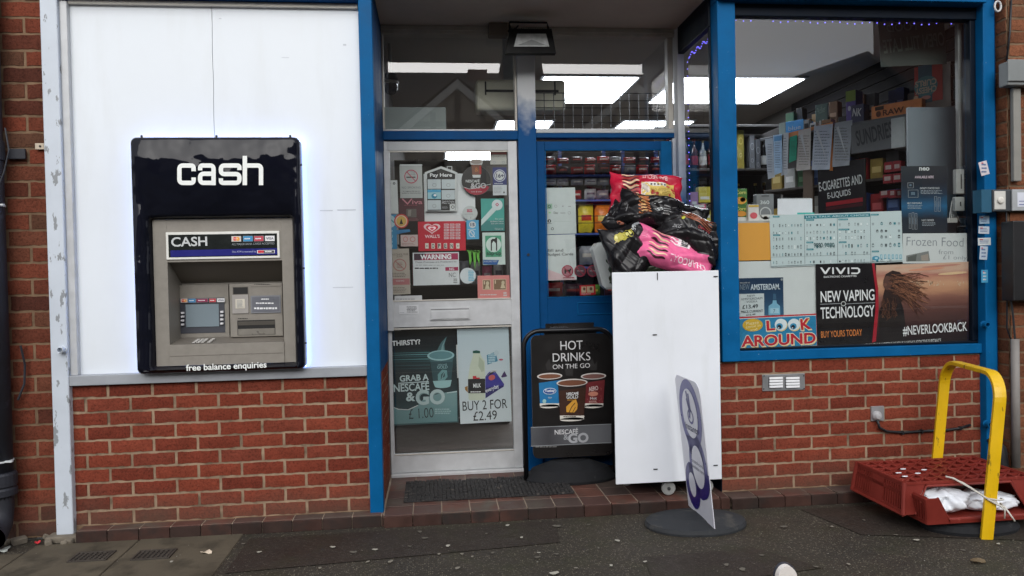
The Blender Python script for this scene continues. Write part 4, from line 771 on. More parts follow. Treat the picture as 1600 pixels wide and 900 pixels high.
s.rect(590, 290, 716, 294, GRY, 2, rot=-1); s.rect(746, 286, 926, 290, GRY, 2, rot=-1); s.ring(732, 291, 15, 15, 4, LG, 2)
s.poly([(905, 44), (920, 44), (944, 200), (946, 320), (930, 520), (906, 528), (926, 330), (928, 210)], ink((160, 26, 44)), 4)
p = Sheet(.0415, W4); p.slab(915, 46, 1514, 544, grad('sunset_picture', [(0, (16, 14, 18)), (.16, (30, 18, 22)), (.36, (58, 36, 38)), (.55, (100, 66, 60)), (.68, (140, 96, 84)), (.76, (190, 140, 110)), (.84, (206, 160, 128)), (.92, (178, 118, 104)), (1.06, (206, 172, 150))], 2.2, .16), .001, rot=-1)
o = s.make('vaping_poster', parent=empty('temp'))
tmp = o.parent; o.parent = None; bpy.data.objects.remove(tmp)
p.b.build('picture', o, fix=False)
q = Sheet(.041, W4)
cl = ink((226, 186, 150))
for (x, y, w, h, c) in [(1240, 80, 110, 7, (214, 150, 122)), (1130, 66, 90, 6, (212, 170, 146)), (1400, 105, 90, 8, (222, 190, 150)), (1080, 110, 60, 5, (200, 140, 120)), (1330, 60, 120, 6, (192, 136, 120))]: q.ell(x, y, w, h, ink(c), 1, rot=-3)
for i in range(26): x = 1140+g.uniform(0, 330); q.ell(x, 165+g.uniform(-14, 14), g.uniform(2, 6), g.uniform(3, 9), ink((206, 178, 150)), 1, n=8)
hb = ink((44, 28, 26))
q.poly([(960, 535), (950, 420), (952, 330), (985, 270), (1020, 235), (1075, 250), (1100, 330), (1110, 420), (1096, 480), (1130, 535)], ink((26, 20, 22)), 2)
q.poly([(985, 200), (975, 150), (990, 110), (1030, 88), (1075, 98), (1105, 130), (1120, 190), (1110, 260), (1060, 300), (1000, 280), (968, 290), (975, 240)], hb, 3); q.ell(1000, 165, 26, 44, ink((92, 62, 54)), 4); q.ell(985, 175, 12, 10, ink((110, 74, 62)), 5)
for i in range(95):
    x0 = 1040+g.uniform(-40, 50); y0 = 110+g.uniform(0, 120); ln = g.uniform(90, 190); dy = g.uniform(-10, 150); pts = []
    for k in range(7):
        t = k/6; pts.append((x0+ln*t, y0+dy*t**1.3+16*math.sin(t*5+i)*t-10*t))
    q.line(pts, g.uniform(1.6, 4.2), ink(g.choice([(74, 44, 36), (104, 66, 50), (134, 88, 66), (156, 106, 80), (52, 32, 28)])), 4+i % 3)
for i in range(22):
    x0 = 960+g.uniform(0, 90); y0 = 240+g.uniform(0, 40); q.line([(x0+g.uniform(-6, 6)*k, y0+g.uniform(18, 26)*k) for k in range(6)], 2.4, ink(g.choice([(90, 58, 46), (66, 42, 36), (116, 78, 60)])), 6)
q.b.build('woman_picture', o, fix=False)
l = Sheet(.0355, W4); l.text('#NEVERLOOKBACK', 1096, 414, 1488, 476, WHT, 1, .01, rot=-2.2, part=None); l.text('* THIS PRODUCT CONTAINS NICOTINE WHICH IS A HIGHLY ADDICTIVE SUBSTANCE', 768, 521, 1330, 546, LG, 1, .006, rot=-2, part=None); l.b.build('lettering', o, fix=False)
done(o, 'wide vaping poster with a windblown woman at sunset in the shop window', 'poster', GW)
# tall dark product poster
W3 = (1280, 100, 3.0)
s = Sheet(.06, W3); s.slab(386, 478, 600, 806, grad('dark_poster', [(0, (40, 46, 52)), (.3, (30, 42, 54)), (.48, (34, 92, 130)), (.6, (26, 54, 76)), (.8, (26, 34, 44)), (1, (38, 44, 50))], 2, .1), .002)
s.text('neo', 468, 484, 516, 500, LG, 2, .03); s.text('AVAILABLE HERE', 448, 524, 536, 536, ink((206, 190, 200)), 2, .015)
for t, x0, y0, x1 in (('INFINITY STARTER PACK', 472, 578, 564), ('NEO DISPOSABLE', 412, 648, 480), ('NEO SERIES', 480, 728, 536)): s.text(t, x0, y0, x1, y0+9, LG, 2, .0); s.words(x0, y0+13, x1+14, y0+32, 3, ink((150, 160, 168)), 2, .5, seed=y0)
for x, y, w, h in [(414, 556, 26, 24), (416, 590, 46, 34), (540, 620, 10, 70), (556, 624, 10, 66), (420, 700, 9, 70), (434, 696, 9, 78), (448, 700, 9, 74)]:
    s.rect(x, y, x+w, y+1.6, GRY, 2); s.rect(x, y+h, x+w, y+h+1.6, GRY, 2); s.rect(x, y, x+1.6, y+h, GRY, 2); s.rect(x+w, y, x+w+1.6, y+h+1.6, GRY, 2); s.rect(x+w*.3, y+h*.3, x+w*.7, y+h*.7, ink((90, 110, 124)), 2)
s.make('dark_poster', 'tall dark poster with a blue glow and line drawings in the shop window', 'poster', GW)

# stickers on the right post
SP = (1480, 200, 2.5)
for (x0, y0, x1, y1, rt, c, lab) in [(127, 130, 160, 184, -14, (206, 200, 204), 'white and red sticker stuck askew high on the blue post'), (125, 343, 164, 374, 0, (160, 186, 206), 'pale blue square sticker on the blue post just below the switch box'), (122, 384, 164, 413, 3, (186, 196, 206), 'torn whitish sticker on the blue post under the pale blue one'),
        (120, 429, 170, 458, -1, (196, 204, 206), 'wide white sticker in the middle of the row on the blue post'), (127, 462, 157, 514, 5, (176, 190, 204), 'upright pale sticker tilted under the wide white one on the blue post'), (133, 554, 159, 604, 0, (70, 150, 190), 'small upright bright blue sticker lowest on the blue post')]:
    s = Sheet(-.0505, SP); s.slab(x0, y0, x1, y1, ink(c), .0004, rot=rt, L=.8); s.words(x0+6, y0+6, x1-6, y1-6, 3, ink((90, 110, 150)) if c[0] > 80 else LG, 2, .5, seed=x0); s.rect(x0+6, y0+5, x0+(x1-x0)*.4, y0+9, ink((190, 60, 70)), 2); s.make('sticker', lab, 'sticker', 'stickers on the blue post')
def stub(px, py, Y, m, name, label):
    c = at(px, py, Y); b = B(); M = Matrix.Translation((c.x, Y, c.z)) @ Matrix.Rotation(R(90), 4, 'X'); b.lathe(0, 0, [(.022, 0), (.022, .008), (.017, .009), (.017, .04), (.012, .04), (.012, .012)], m, 16, M=M); done(b.build(name, bevel=.001), label, 'pipe stub')
stub(1536, 507, -.05, M_BLUE, 'pipe_stub', 'short blue pipe stub sticking out of the stickered blue post')
stub(99, 546, -.035, M_POST, 'pipe_stub', 'short white pipe stub sticking out of the white post')

# ------------------------------------------------------------------ inside: lights, heater, camera, racks, goods
M_LAMP = mat('ceiling_light_diffuser', (240, 246, 255), .5, var=0, emit=13)
for i, (x0, x1, y0, y1, lab) in enumerate([(.95, 1.74, 1.98, 2.87, 'lit ceiling panel seen over the blue door'), (2.1, 3.2, 1.98, 2.87, 'long lit ceiling panel seen through the shop window'), (.72, 1.3, 3.73, 4.6, 'lit ceiling panel split by the mullion, low behind the glass over the doors'), (2.08, 2.85, 3.73, 4.6, 'lit ceiling panel low in the right half of the glass over the blue door'), (.2, .9, 5.5, 6.4, 'lit ceiling panel far back, seen in the top of the silver door')]):
    b = B(); b.box(x0-.03, x1+.03, y0-.03, y1+.03, 2.972, 2.989, M_ALU); o = b.build('ceiling_light')
    B().box(x0, x1, y0, y1, 2.966, 2.9715, M_LAMP).build('diffuser', o); done(o, lab, 'ceiling light', 'ceiling lights in the shop')
Z4 = (560, 0, 2.7276)
YH = .92; q0, q1 = V(500, 335, YH, Z4), V(885, 470, YH, Z4)
b = B(); b.box(q0.x, q1.x, YH, YH+.2, q1.z, q0.z, mat('cream_plastic', (226, 222, 202), .5, var=.04)); o = b.build('air_heater', bevel=.025, seg=3)
b = B(); b.box(q0.x+.06, q1.x-.05, YH-.007, YH-.0015, q0.z-.09, q0.z-.075, M_SLOT); b.box(q0.x+.06, q0.x+.07, YH-.008, YH-.0015, q0.z-.11, q0.z-.02, M_SLOT); b.box(q1.x-.08, q1.x-.07, YH-.008, YH-.0015, q0.z-.11, q0.z-.02, M_SLOT); b.build('grille', o)
B().box(q0.x+.2, q1.x-.2, YH+.1, YH+.14, q0.z+.001, 2.989, M_ALU).build('bracket', o); done(o, 'cream wall heater hanging inside above the doors', 'heater')
c = V(137, 366, 1.2, Z4); b = B(); b.lathe(c.x, 1.2, [(.045, c.z+.08), (.055, c.z+.03), (.055, c.z+.01), (.048, c.z-.03), (.03, c.z-.055), (.0, c.z-.065)], mat('dark_dome', (22, 22, 24), .1), 24); b.box(c.x-.01, c.x+.01, 1.19, 1.21, c.z+.079, 2.989, M_ALU)
o = b.build('dome_camera', smooth=True); B().lathe(c.x, 1.2, [(.0555, c.z+.03), (.062, c.z+.028), (.062, c.z+.012), (.0555, c.z+.010)], mat('camera_collar', (150, 148, 140), .5), 24).build('collar', o); done(o, 'dark dome security camera hanging inside over the silver door', 'security camera')
s = Sheet(.712, Z4); s.slab(96, 457, 374, 556, mat('frosted_sheet', (120, 130, 130), .5, var=.12, sc=4), .002); s.make('window_sheet', 'pale sheet standing inside the glass over the silver door', 'sheet')
# wire grid above blue door
b = B(); MW = mat('dark_wire', (40, 42, 46), .4, .6)
a0, a1 = at(835, 145, .82), at(1042, 203, .82)
for i in range(15): x = a0.x+(a1.x-a0.x)*i/14; b.tube([(x, .82, a0.z), (x, .82, a1.z-.02)], .003, MW, 5)
for i in range(6): z = a0.z+(a1.z-a0.z)*i/5; b.tube([(a0.x, .823, z), (a1.x, .823, z)], .003, MW, 5)
for x in (a0.x+.005, a1.x-.005): b.tube([(x, .826, a0.z), (x, .826, 2.989)], .003, MW, 5)
done(b.build('wire_grid'), 'dark wire grid inside the glass over the blue door', 'wire grid')
# rack of packets behind the blue door
M_RB = mat('rack_blue', (60, 84, 160), .4)
rk = B(); YR = 1.15
Q = lambda x, y, Y=YR: V(x, y, Y, T)
for x in (20, 138, 390, 500, 690): rk.box(Q(x, 0).x-.012, Q(x, 0).x+.012, YR+.10, YR+.124, .07, Q(0, 30).z+.02, M_RB)
for y in (182, 320, 505, 690, 860): z = Q(300, y).z; rk.box(Q(20, y).x, Q(690, y).x, YR-.10, YR+.12, z-.014, z, M_RB)
rk.box(Q(10, 0).x, Q(690, 0).x, YR+.13, YR+.16, .07, Q(0, 30).z, mat('rack_back', (40, 34, 38), .8))
for y in (70, 110, 140, 350, 412, 450): z = Q(300, y).z; rk.tube([(Q(20, y).x, YR-.11, z), (Q(690, y).x, YR-.11, z)], .003, MW, 5)
done(rk.build('display_rack', bevel=.002), 'blue wire display rack standing inside behind the blue door', 'display rack')
def packet(x, y, z, w, h, d, m1, m2, seal=True, name='packet', logo=None):
    b = B(); n = 6; vs = []; k = 5
    for sgn in (-1, 1):
        for i in range(n+1):
            for j in range(k+1):
                u, v = i/n*2-1, j/k*2-1; t = (1-abs(u)**3)*(1-abs(v)**3); vs.append((x+u*w/2*(1-.04*(1-abs(v))), y+sgn*d/2*t*g.uniform(.85, 1.1), z+h/2+v*h/2*(1-.02*math.cos(u*5))))
    N = (n+1)*(k+1); fs = []
    for sgn in (0, 1):
        for i in range(n):
            for j in range(k): q = sgn*N+i*(k+1)+j; fs.append((q, q+k+1, q+k+2, q+1))
    b.raw(vs, fs, m1)
    for f_ in range(len(b.f)):
        j = f_ % k
        if j in (2,) and f_ % (n*k)//k in range(1, n-1): b.m[f_] = b.mi(m2)
    return b.build(name, smooth=True, fix=False)
PC = {'red': ((186, 34, 44), (226, 206, 196)), 'white': ((196, 196, 198), (110, 100, 116)), 'grey': ((140, 142, 150), (196, 190, 184)), 'yellow': ((226, 204, 60), (190, 60, 40)), 'orange': ((226, 124, 40), (240, 214, 120)), 'dark': ((70, 40, 50), (170, 70, 64)), 'green': ((94, 140, 60), (216, 206, 96)), 'pink': ((196, 84, 126), (230, 210, 216)), 'brown': ((112, 68, 48), (206, 174, 116))}
def foil(c): return mat('foil_%02x%02x%02x' % c, c, .3, var=.2, sc=30)
ORD = ['first', 'second', 'third', 'fourth', 'fifth', 'sixth', 'seventh', 'eighth', 'ninth', 'tenth', 'eleventh', 'twelfth']
rows = [(176, 118, ['red', 'dark', 'red', 'red', 'dark', 'red', 'grey', 'red', 'dark'], 'top row'), (114, 75, ['dark', 'red', 'dark', 'red', 'red', 'grey', 'red', 'dark', 'red'], 'hanging row'), (238, 190, ['white', 'white', 'grey', 'white', 'grey', 'white', 'white', 'orange', 'orange'], 'white row'), (316, 245, ['grey', 'white', 'red', 'white', 'grey', 'white', 'dark', 'red', 'dark'], 'mixed row'), (500, 330, ['grey', 'yellow', 'yellow', 'orange', 'orange', 'yellow', 'orange'], 'crisps row'), (680, 540, ['dark', 'dark', 'grey', 'grey', 'dark', 'grey', 'dark'], 'dark row'), (855, 775, ['red', 'dark', 'green', 'dark', 'brown', 'dark'], 'bottom row')]
for yb, yt, cs, rn in rows:
    z0, h = Q(300, yb).z, Q(300, yt).z-Q(300, yb).z; x0, x1 = Q(25, yb).x, Q(690, yb).x; w = (x1-x0)/len(cs)
    for i, c in enumerate(cs):
        o = packet(x0+w*(i+.5)+g.uniform(-.005, .005), YR-.04+g.uniform(-.02, .02), z0+.002, w*g.uniform(.82, .96), h*g.uniform(.72, .99), .07, foil(PC[c][0]), foil(PC[c][1]))
        done(o, '%s packet, %s in the %s of the rack behind the blue door' % (c, ORD[i], rn), 'packet', 'packets on the rack behind the blue door')
# things seen dimly through the silver door
b = B(); MS = mat('dark_shelving', (54, 48, 44), .6)
for z in (.5, .9, 1.25, 1.6): b.box(-.3, .62, 2.2, 2.55, z, z+.02, MS)
b.box(-.3, .62, 2.55, 2.58, .07, 2.1, MS); b.box(.60, .62, 2.2, 2.549, .07, 2.1, MS)
done(b.build('shelf_unit', bevel=.003), 'dark shelf unit standing inside behind the silver door', 'shelf unit')
for i in range(9):
    for z, rn in ((1.271, 'middle'), (.921, 'lower')):
        c = g.choice(list(PC)); o = packet(-.24+.1*i, 2.32, z, .085, g.uniform(.12, .22), .06, foil(PC[c][0]), foil(PC[c][1])); done(o, '%s pack, %s on the %s shelf behind the silver door' % (c, ORD[i], rn), 'packet', 'packs on the shelf behind the silver door')
# ceiling beams left
b = B()
for x in (-.15, .12, .40): b.box(x, x+.03, 2.75, 2.799, 2.05, 2.42, mat('dark_upright', (70, 66, 60), .6))
b.box(-.34, .8, 2.8, 2.83, 2.0, 2.42, mat('panel_brown', (84, 78, 70), .7)); done(b.build('wall_panel'), 'brown boarding with upright strips inside behind the silver door', 'boarding')
# gantry shelf running back at an angle behind the shop window
GA = at(1490, 165, .6); GN = Vector((.823, .568, 0)).normalized(); GU = Vector((.568, -.823, 0)).normalized()     # along the shelf towards the street
I3 = (1140, 120, 4.09)
MG = Matrix(((GU.x, GN.x, 0, GA.x), (GU.y, GN.y, 0, GA.y), (0, 0, 1, 0), (0, 0, 0, 1)))      # local x along the shelf, local y away from the street
def gp(x, y, v, off=0.0):              # zoomed-view point -> local (x, z) on a plane parallel to the shelf front
    w = atp(v[0]+x/v[2], v[1]+y/v[2], GA + GN*off, GN); return ((w-GA).dot(GU), w.z)
zs = GA.z
gan = B(); MSH = mat('grey_shelf', (96, 98, 102), .5)
gan.box(-1.45, .10, .0, .34, zs-.022, zs, MSH, MG); gan.box(-1.45, .10, .34, .36, 1.25, zs, mat('gantry_back', (38, 34, 34), .8), MG)
for z in (2.0, 1.72, 1.42): gan.box(-1.45, -.31, .04, .3395, z-.02, z, mat('dark_shelf', (60, 54, 50), .6), MG)
x0, z0 = gp(455, 600, I3); gan.box(x0, x0+.08, .03, .06, 1.25, 2.15, mat('brown_upright', (92, 76, 64), .6), MG)
a = gp(338, 215, W3); c = gp(172, 420, W3)
done(gan.build('gantry_shelf', bevel=.002), 'grey shelf unit set at an angle inside behind the shop window', 'shelf unit')
V1 = (1040, 0, 2.857); a = gp(835, 545, V1)
c = gp(1015, 665, V1); sgn = B(); sgn.box(a[0], c[0], -.03, -.002, c[1], zs-.024, mat('grey_sign_board', (92, 94, 98), .5), MG); e = gp(1078, 660, V1); sgn.box(c[0]+.001, e[0], -.032, .05, c[1], zs-.024, mat('sign_end_white', (176, 182, 184), .5), MG)
o = sgn.build('sundries_sign', bevel=.002)
gs = Sheet(0, V1, O=GA - GN*.031, U=GU); gs.text('SUNDRIES', 848, 562, 1012, 634, ink((50, 52, 58)), 1, .02, rot=-7, part=None); gs.b.build('lettering', o, fix=False)
done(o, 'grey SUNDRIES sign board under the angled shelf', 'sign')
# printed boxes on top of the shelf
def shelf_box(x0, y0, x1, y1, v, c, label, depth=.14, off=.02, txt=None, tc=(220, 220, 220), name='box', mt=None, rot=0):
    c = tuple(min(240, int(k*1.28)) for k in c); p, q = gp(x0, y1, v), gp(x1, y0, v); h = q[1]-p[1]
    b = B(); b.box(p[0], q[0], off, off+depth, zs+.001, zs+.001+h, mt or mat('card_%02x%02x%02x' % c, c, .5, var=.1, sc=20), MG); o = b.build(name, bevel=.002)
    O = GA + GN*(off-.0012)
    if txt:
        sh = Sheet(0, None, O=Vector((O.x, O.y, 0)), U=GU); zc = zs+h*.5
        for (t, fx0, fz0, fx1, fz1, col, bold, rt) in txt: 
            X0, X1 = p[0]+(q[0]-p[0])*fx0, p[0]+(q[0]-p[0])*fx1; Z0, Z1 = zs+h*fz0, zs+h*fz1
            if t is None: sh.rect(X0, Z0, X1, Z1, ink(col), 1)
            elif t == 'o': sh.ell((X0+X1)/2, (Z0+Z1)/2, (X1-X0)/2, (Z1-Z0)/2, ink(col), 2)
            else: sh.text(t, X0, Z0, X1, Z1, ink(col), 3, bold, rot=rt, part=None)
        sh.b.build('lettering', o, fix=False)
    done(o, label, 'box', 'boxes on the angled shelf'); return o
shelf_box(910, 382, 1135, 485, V1, (190, 118, 74), 'orange brown RAW box on the right end of the angled shelf', .2, .03, [('RAW', .24, .18, .66, .62, (96, 50, 30), .02, 0), ('o', .1, .15, .2, .6, (110, 60, 40), 0, 0), (None, .08, .66, .26, .94, (74, 50, 36), 0, 0), ('rolls', .7, .25, .86, .5, (96, 50, 30), .0, 0)])
shelf_box(872, 338, 950, 392, V1, (60, 48, 110), 'purple box with two red tubes behind the RAW box', .08, .24, [('o', .45, .3, .62, .6, (190, 50, 50), 0, 0), ('o', .72, .3, .9, .6, (190, 50, 50), 0, 0)])
shelf_box(822, 410, 878, 500, V1, (48, 48, 70), 'dark blue box with a white mark on the angled shelf', .1, .02, [('NK', .15, .35, .85, .8, (200, 200, 206), .02, 8)])
shelf_box(792, 352, 834, 512, V1, (72, 58, 112), 'tall purple and green box on the angled shelf', .12, .05, [(None, .0, .68, 1, 1, (130, 150, 70), 0, 0), ('o', .2, .4, .5, .55, (190, 190, 200), 0, 0), ('o', .5, .15, .8, .3, (150, 140, 180), 0, 0)])
V3 = I3
shelf_box(308, 245, 462, 352, V3, (52, 128, 186), 'blue and white box at the far end of the angled shelf', .16, .02, [(None, 0, .0, .28, 1, (150, 164, 160), 0, 0), ('blue', .4, .25, .9, .6, (190, 214, 230), .0, 0)])
shelf_box(368, 160, 440, 238, V3, (96, 92, 92), 'grey printed carton behind the blue and white box', .08, .2, [(None, .1, .1, .9, .25, (190, 186, 180), 0, 0), (None, .1, .6, .9, .85, (150, 120, 110), 0, 0)])
shelf_box(332, 135, 368, 238, V3, (150, 60, 66), 'narrow red and white carton behind the blue and white box', .08, .2, [(None, .1, .4, .9, .7, (200, 190, 186), 0, 0)])
shelf_box(508, 36, 584, 222, V3, (66, 84, 80), 'dark green price board with white stripes on the angled shelf', .01, .1, [('Roller', .2, .66, .85, .9, (140, 160, 150), .0, -12), (None, .05, .1, .2, .36, (206, 210, 210), 0, 0), (None, .3, .12, .45, .38, (206, 210, 210), 0, 0), (None, .55, .14, .7, .4, (206, 210, 210), 0, 0)])
shelf_box(465, 225, 498, 300, V3, (120, 124, 126), 'small grey pack beside the blue and white box', .05, .02, [(None, .15, .2, .85, .7, (50, 54, 60), 0, 0)])
shelf_box(505, 232, 542, 285, V3, (150, 154, 156), 'small pale pack in front of the dark green price board', .05, .02, [(None, .2, .2, .8, .7, (60, 60, 66), 0, 0)])
shelf_box(575, 185, 636, 250, V3, (110, 84, 60), 'small brown carton on the angled shelf', .07, .03, [(None, .1, .5, .9, .6, (60, 46, 34), 0, 0)])
g2 = random.Random(5)
for i in range(15):                                             # more cartons crowding the shelf, two deep
    x = -1.30+.073*i+g2.uniform(-.01, .01); h = g2.uniform(.09, .25); w = g2.uniform(.05, .075); nm, c = g2.choice([('red', (150, 36, 40)), ('brown', (120, 84, 56)), ('dark blue', (44, 52, 96)), ('black', (34, 32, 34)), ('tan', (176, 138, 92)), ('grey', (120, 122, 124)), ('green', (54, 96, 62))])
    b = B(); b.box(x-w/2, x+w/2, .20+.02*(i % 2), .30, zs+.001, zs+h, mat('carton_%02x%02x%02x' % c, c, .5, var=.15, sc=20), MG); o = b.build('box', bevel=.002)
    b = B(); yf = .20+.02*(i % 2); b.box(x-w*.36, x+w*.36, yf-.0012, yf-.0002, zs+h*.3, zs+h*.62, ink(tuple(min(255, v+70) for v in c)), MG); b.box(x-w*.3, x+w*.3, yf-.0022, yf-.0013, zs+h*.4, zs+h*.48, ink(c), MG); b.build('print', o); done(o, '%s carton, %s along the back row on top of the angled shelf' % (nm, ORD[i] if i < 12 else ('thirteenth', 'fourteenth', 'fifteenth')[i-12]), 'box', 'boxes on the angled shelf')
for r_, zz in enumerate((2.001, 1.721)):
    for i in range(9):
        x = -1.40+.115*i; nm, c = g2.choice([('red', (150, 36, 40)), ('white', (190, 190, 188)), ('blue', (44, 72, 126)), ('gold', (150, 126, 60)), ('black', (34, 32, 34)), ('green', (54, 96, 62))]); h = g2.uniform(.12, .2)
        b = B(); b.box(x, x+.09, .08, .2, zz, zz+h, mat('carton_%02x%02x%02x' % c, c, .5, var=.15, sc=20), MG); b.box(x+.012, x+.078, .0788, .0799, zz+h*.3, zz+h*.6, ink(tuple(min(255, v+60) for v in c)), MG); done(b.build('box', bevel=.002), '%s carton, %s on the %s level inside the angled shelf unit' % (nm, ORD[i], ('upper', 'lower')[r_]), 'box', 'boxes inside the angled shelf unit')
# cheesy curls bag of card, upside down
a, c = gp(1095, 283, V1, 0), gp(1250, 466, V1, 0)
b = B(); b.box(a[0], c[0], .10, .13, zs+.002, zs+a[1]-c[1], mat('snack_card_grey', (166, 160, 156), .5), MG); o = b.build('snack_card', bevel=.002)
sh = Sheet(0, V1, O=GA + GN*.098, U=GU); SR = ink((196, 84, 78)); sh.rect(1110, 290, 1236, 455, SR, 1); sh.rect(1128, 290, 1190, 460, ink((70, 116, 134)), 2); OC = ink((90, 150, 158))
sh.ell(1162, 385, 52, 46, OC, 3)
sh.text('CURLS', 1114, 356, 1210, 384, ink((214, 200, 180)), 4, .03, rot=180, part=None); sh.text('CHEESY', 1114, 388, 1210, 416, ink((214, 200, 180)), 4, .03, rot=180, part=None); sh.ell(1162, 436, 22, 9, ink((214, 160, 150)), 4); sh.ell(1118, 440, 10, 12, ink((226, 200, 170)), 4)
sh.b.build('lettering', o, fix=False); done(o, 'upside down red and teal CHEESY CURLS card on the angled shelf', 'snack card')
# papers in plastic sleeves hanging from the shelf edge
quads = [([(225, 400), (275, 390), (290, 640), (245, 655)], (140, 146, 154), 'grey sleeve at the far end of the row hanging from the angled shelf'), ([(278, 375), (335, 365), (335, 610), (287, 628)], (136, 158, 180), 'pale blue printed sheet hanging from the angled shelf'), ([(345, 360), (378, 355), (370, 622), (328, 632)], (150, 154, 160), 'narrow clear sleeve hanging between the blue sheet and the green one'),
         ([(385, 385), (432, 370), (427, 530), (380, 550)], (46, 120, 100), 'green leaflet hanging from the angled shelf'), ([(440, 345), (520, 325), (515, 592), (425, 602)], (150, 146, 144), 'crumpled printed sleeve hanging right of the green leaflet'), ([(540, 315), (660, 300), (640, 592), (525, 596)], (142, 148, 160), 'wide grey sleeve with a fold hanging from the angled shelf'), ([(672, 295), (785, 275), (765, 565), (655, 577)], (126, 130, 136), 'wide dull sleeve nearest the SUNDRIES sign')]
for i, (q, c, lab) in enumerate(quads):
    sh = Sheet(0, I3, O=GA - GN*(.012+.004*(i % 2)), U=GU)
    sh.poly(q, mat('sleeve_%d' % i, tuple(min(235, int(k*1.25)) for k in c), .2, var=.16, sc=12), 0)
    xs = [p[0] for p in q]; ys = [p[1] for p in q]; x0, x1 = (q[0][0]+q[3][0])/2+8, (q[1][0]+q[2][0])/2-8; y0, y1 = max(q[0][1], q[1][1])+25, min(q[2][1], q[3][1])-25
    if x1 > x0: sh.words(x0, y0, x1, y1, 12, ink(tuple(int(v*.78) for v in c)), 1, .35, seed=i)
    if i in (1,): sh.rect(285, 378, 332, 410, ink((80, 140, 190)), 2)
    if i in (4, 5, 6): sh.poly([(q[0][0]+10, q[0][1]+30), (q[0][0]+26, q[0][1]+20), (q[2][0]-20, q[2][1]-60)], ink((186, 190, 196)), 2)
    sh.make('paper_sleeve', lab, 'paper sleeve', 'paper sleeves hanging from the angled shelf')
sh = Sheet(0, I3, O=GA - GN*.006, U=GU); sh.poly([(370, 360), (660, 288), (660, 600), (640, 600), (560, 330), (380, 400)], mat('orange_edge_strip', (200, 124, 64), .5), 0); sh.make('edge_strip', 'orange strip showing behind the hanging paper sleeves', 'strip')
# e-cigarette sign
b = B(); a, c = gp(678, 735, V1), gp(880, 886, V1, 0)
b.box(a[0], c[0]+.02, .0, .02, c[1]-.15, a[1], mat('black_sign', (18, 16, 20), .35), MG); o = b.build('vape_sign', bevel=.002)
sh = Sheet(0, V1, O=GA - GN*.0012, U=GU); sh.text('E-CIGARETTES AND', 682, 796, 876, 838, LG, 1, .012, rot=-4.5, part=None); sh.text('E-LIQUIDS', 722, 852, 826, 884, LG, 1, .012, rot=-4.5, part=None); sh.b.build('lettering', o, fix=False)
sh = Sheet(0, W2, O=GA - GN*.0012, U=GU); sh.rect(450, 148, 612, 166, ink((150, 30, 40)), 1, rot=-3); sh.rect(450, 170, 612, 184, ink((74, 18, 26)), 1, rot=-3); sh.b.build('red_band', o, fix=False)
done(o, 'black E-CIGARETTES AND E-LIQUIDS sign on the angled shelf unit', 'sign')
# red goods right of the sign and grey cupboard end
for i, (x0, y0, x1, y1) in enumerate([(970, 720, 1008, 770), (1010, 715, 1045, 765), (965, 775, 1005, 820), (1008, 770, 1048, 815), (950, 850, 990, 884), (992, 846, 1022, 884), (1024, 844, 1050, 884)]):
    a, c = gp(x0, y1, V1), gp(x1, y0, V1, 0); M = MG
    b = B(); b.box(a[0], c[0], .02, .09, a[1], c[1], foil((140, 30, 38)), M); b.box(a[0]+.01, c[0]-.01, .0185, .0199, a[1]+.02, a[1]+.05, foil((180, 160, 156)), M); b.tube([MG @ Vector(((a[0]+c[0])/2, .06, c[1]+.001)), MG @ Vector(((a[0]+c[0])/2, .10, c[1]+.012)), MG @ Vector(((a[0]+c[0])/2, .345, c[1]+.012))], .003, MW, 5)
    done(b.build('packet', bevel=.004), 'red packet, %s of those hanging left of the dark poster' % ORD[i], 'packet', 'red packets by the dark poster')
p0, p1 = at(1417, 168, .35), at(1492, 300, .35)
b.box(p0.x, p1.x, .34, .36, 1.2, p0.z, mat('grey_cupboard', (108, 118, 126), .5, var=.05)); done(b.build('cupboard_panel', bevel=.003), 'plain grey panel behind the tall dark poster', 'panel')
# hanging banner seen from behind
s = Sheet(.3, V1); s.slab(956, 85, 1250, 292, mat('green_banner', (62, 72, 68), .6, var=.08), .004, rot=-3); BT = ink((108, 122, 114))
s.text('OPEN TILL LATE', 970, 160, 1245, 222, BT, 2, .02, rot=-8, flip=True); s.text('FOOD', 985, 100, 1120, 140, BT, 2, .03, rot=-6, flip=True)
o = s.make('hanging_banner', 'dull green banner with reversed lettering hanging inside the top of the shop window', 'banner')
# electrics and shelf by the right frame of the window
p0, p1 = at(1493, 30, .12), at(1508, 300, .12); b = B(); b.box(p0.x, p1.x, .10, .13, p1.z, p0.z, mat('trunking_grey', (122, 124, 124), .5)); o = b.build('cable_trunking', bevel=.003); done(o, 'grey vertical cable trunking inside the right edge of the shop window', 'trunking')
for (x0, y0, x1, y1, lab) in [(1491, 265, 1512, 303, 'grey double socket box inside the right edge of the shop window'), (1490, 308, 1507, 330, 'small grey socket below the double socket box')]:
    p0, p1 = at(x0, y0, .085), at(x1, y1, .085); b = B(); b.box(p0.x, p1.x, .07, .099, p1.z, p0.z, mat('socket_grey', (150, 152, 150), .45)); o = b.build('socket_box', bevel=.004)
    B().box(p0.x+.03, p0.x+.036, .0685, .0699, p1.z+.03, p0.z-.03, M_SLOT).build('slot', o); done(o, lab, 'socket')
b = B()
for i in range(5): x = at(1488+4*i, 340, .1).x; b.tube([(x, .10+.01*i, at(0, 330, .1).z), (x-.01, .105+.01*i, at(0, 350, .1).z), (x-.02+.008*i, .10+.01*i, at(0, 366, .1).z)], .003, ink((190, 190, 188)), 6)
done(b.build('cables'), 'bunch of pale cables below the sockets in the shop window', 'cables')
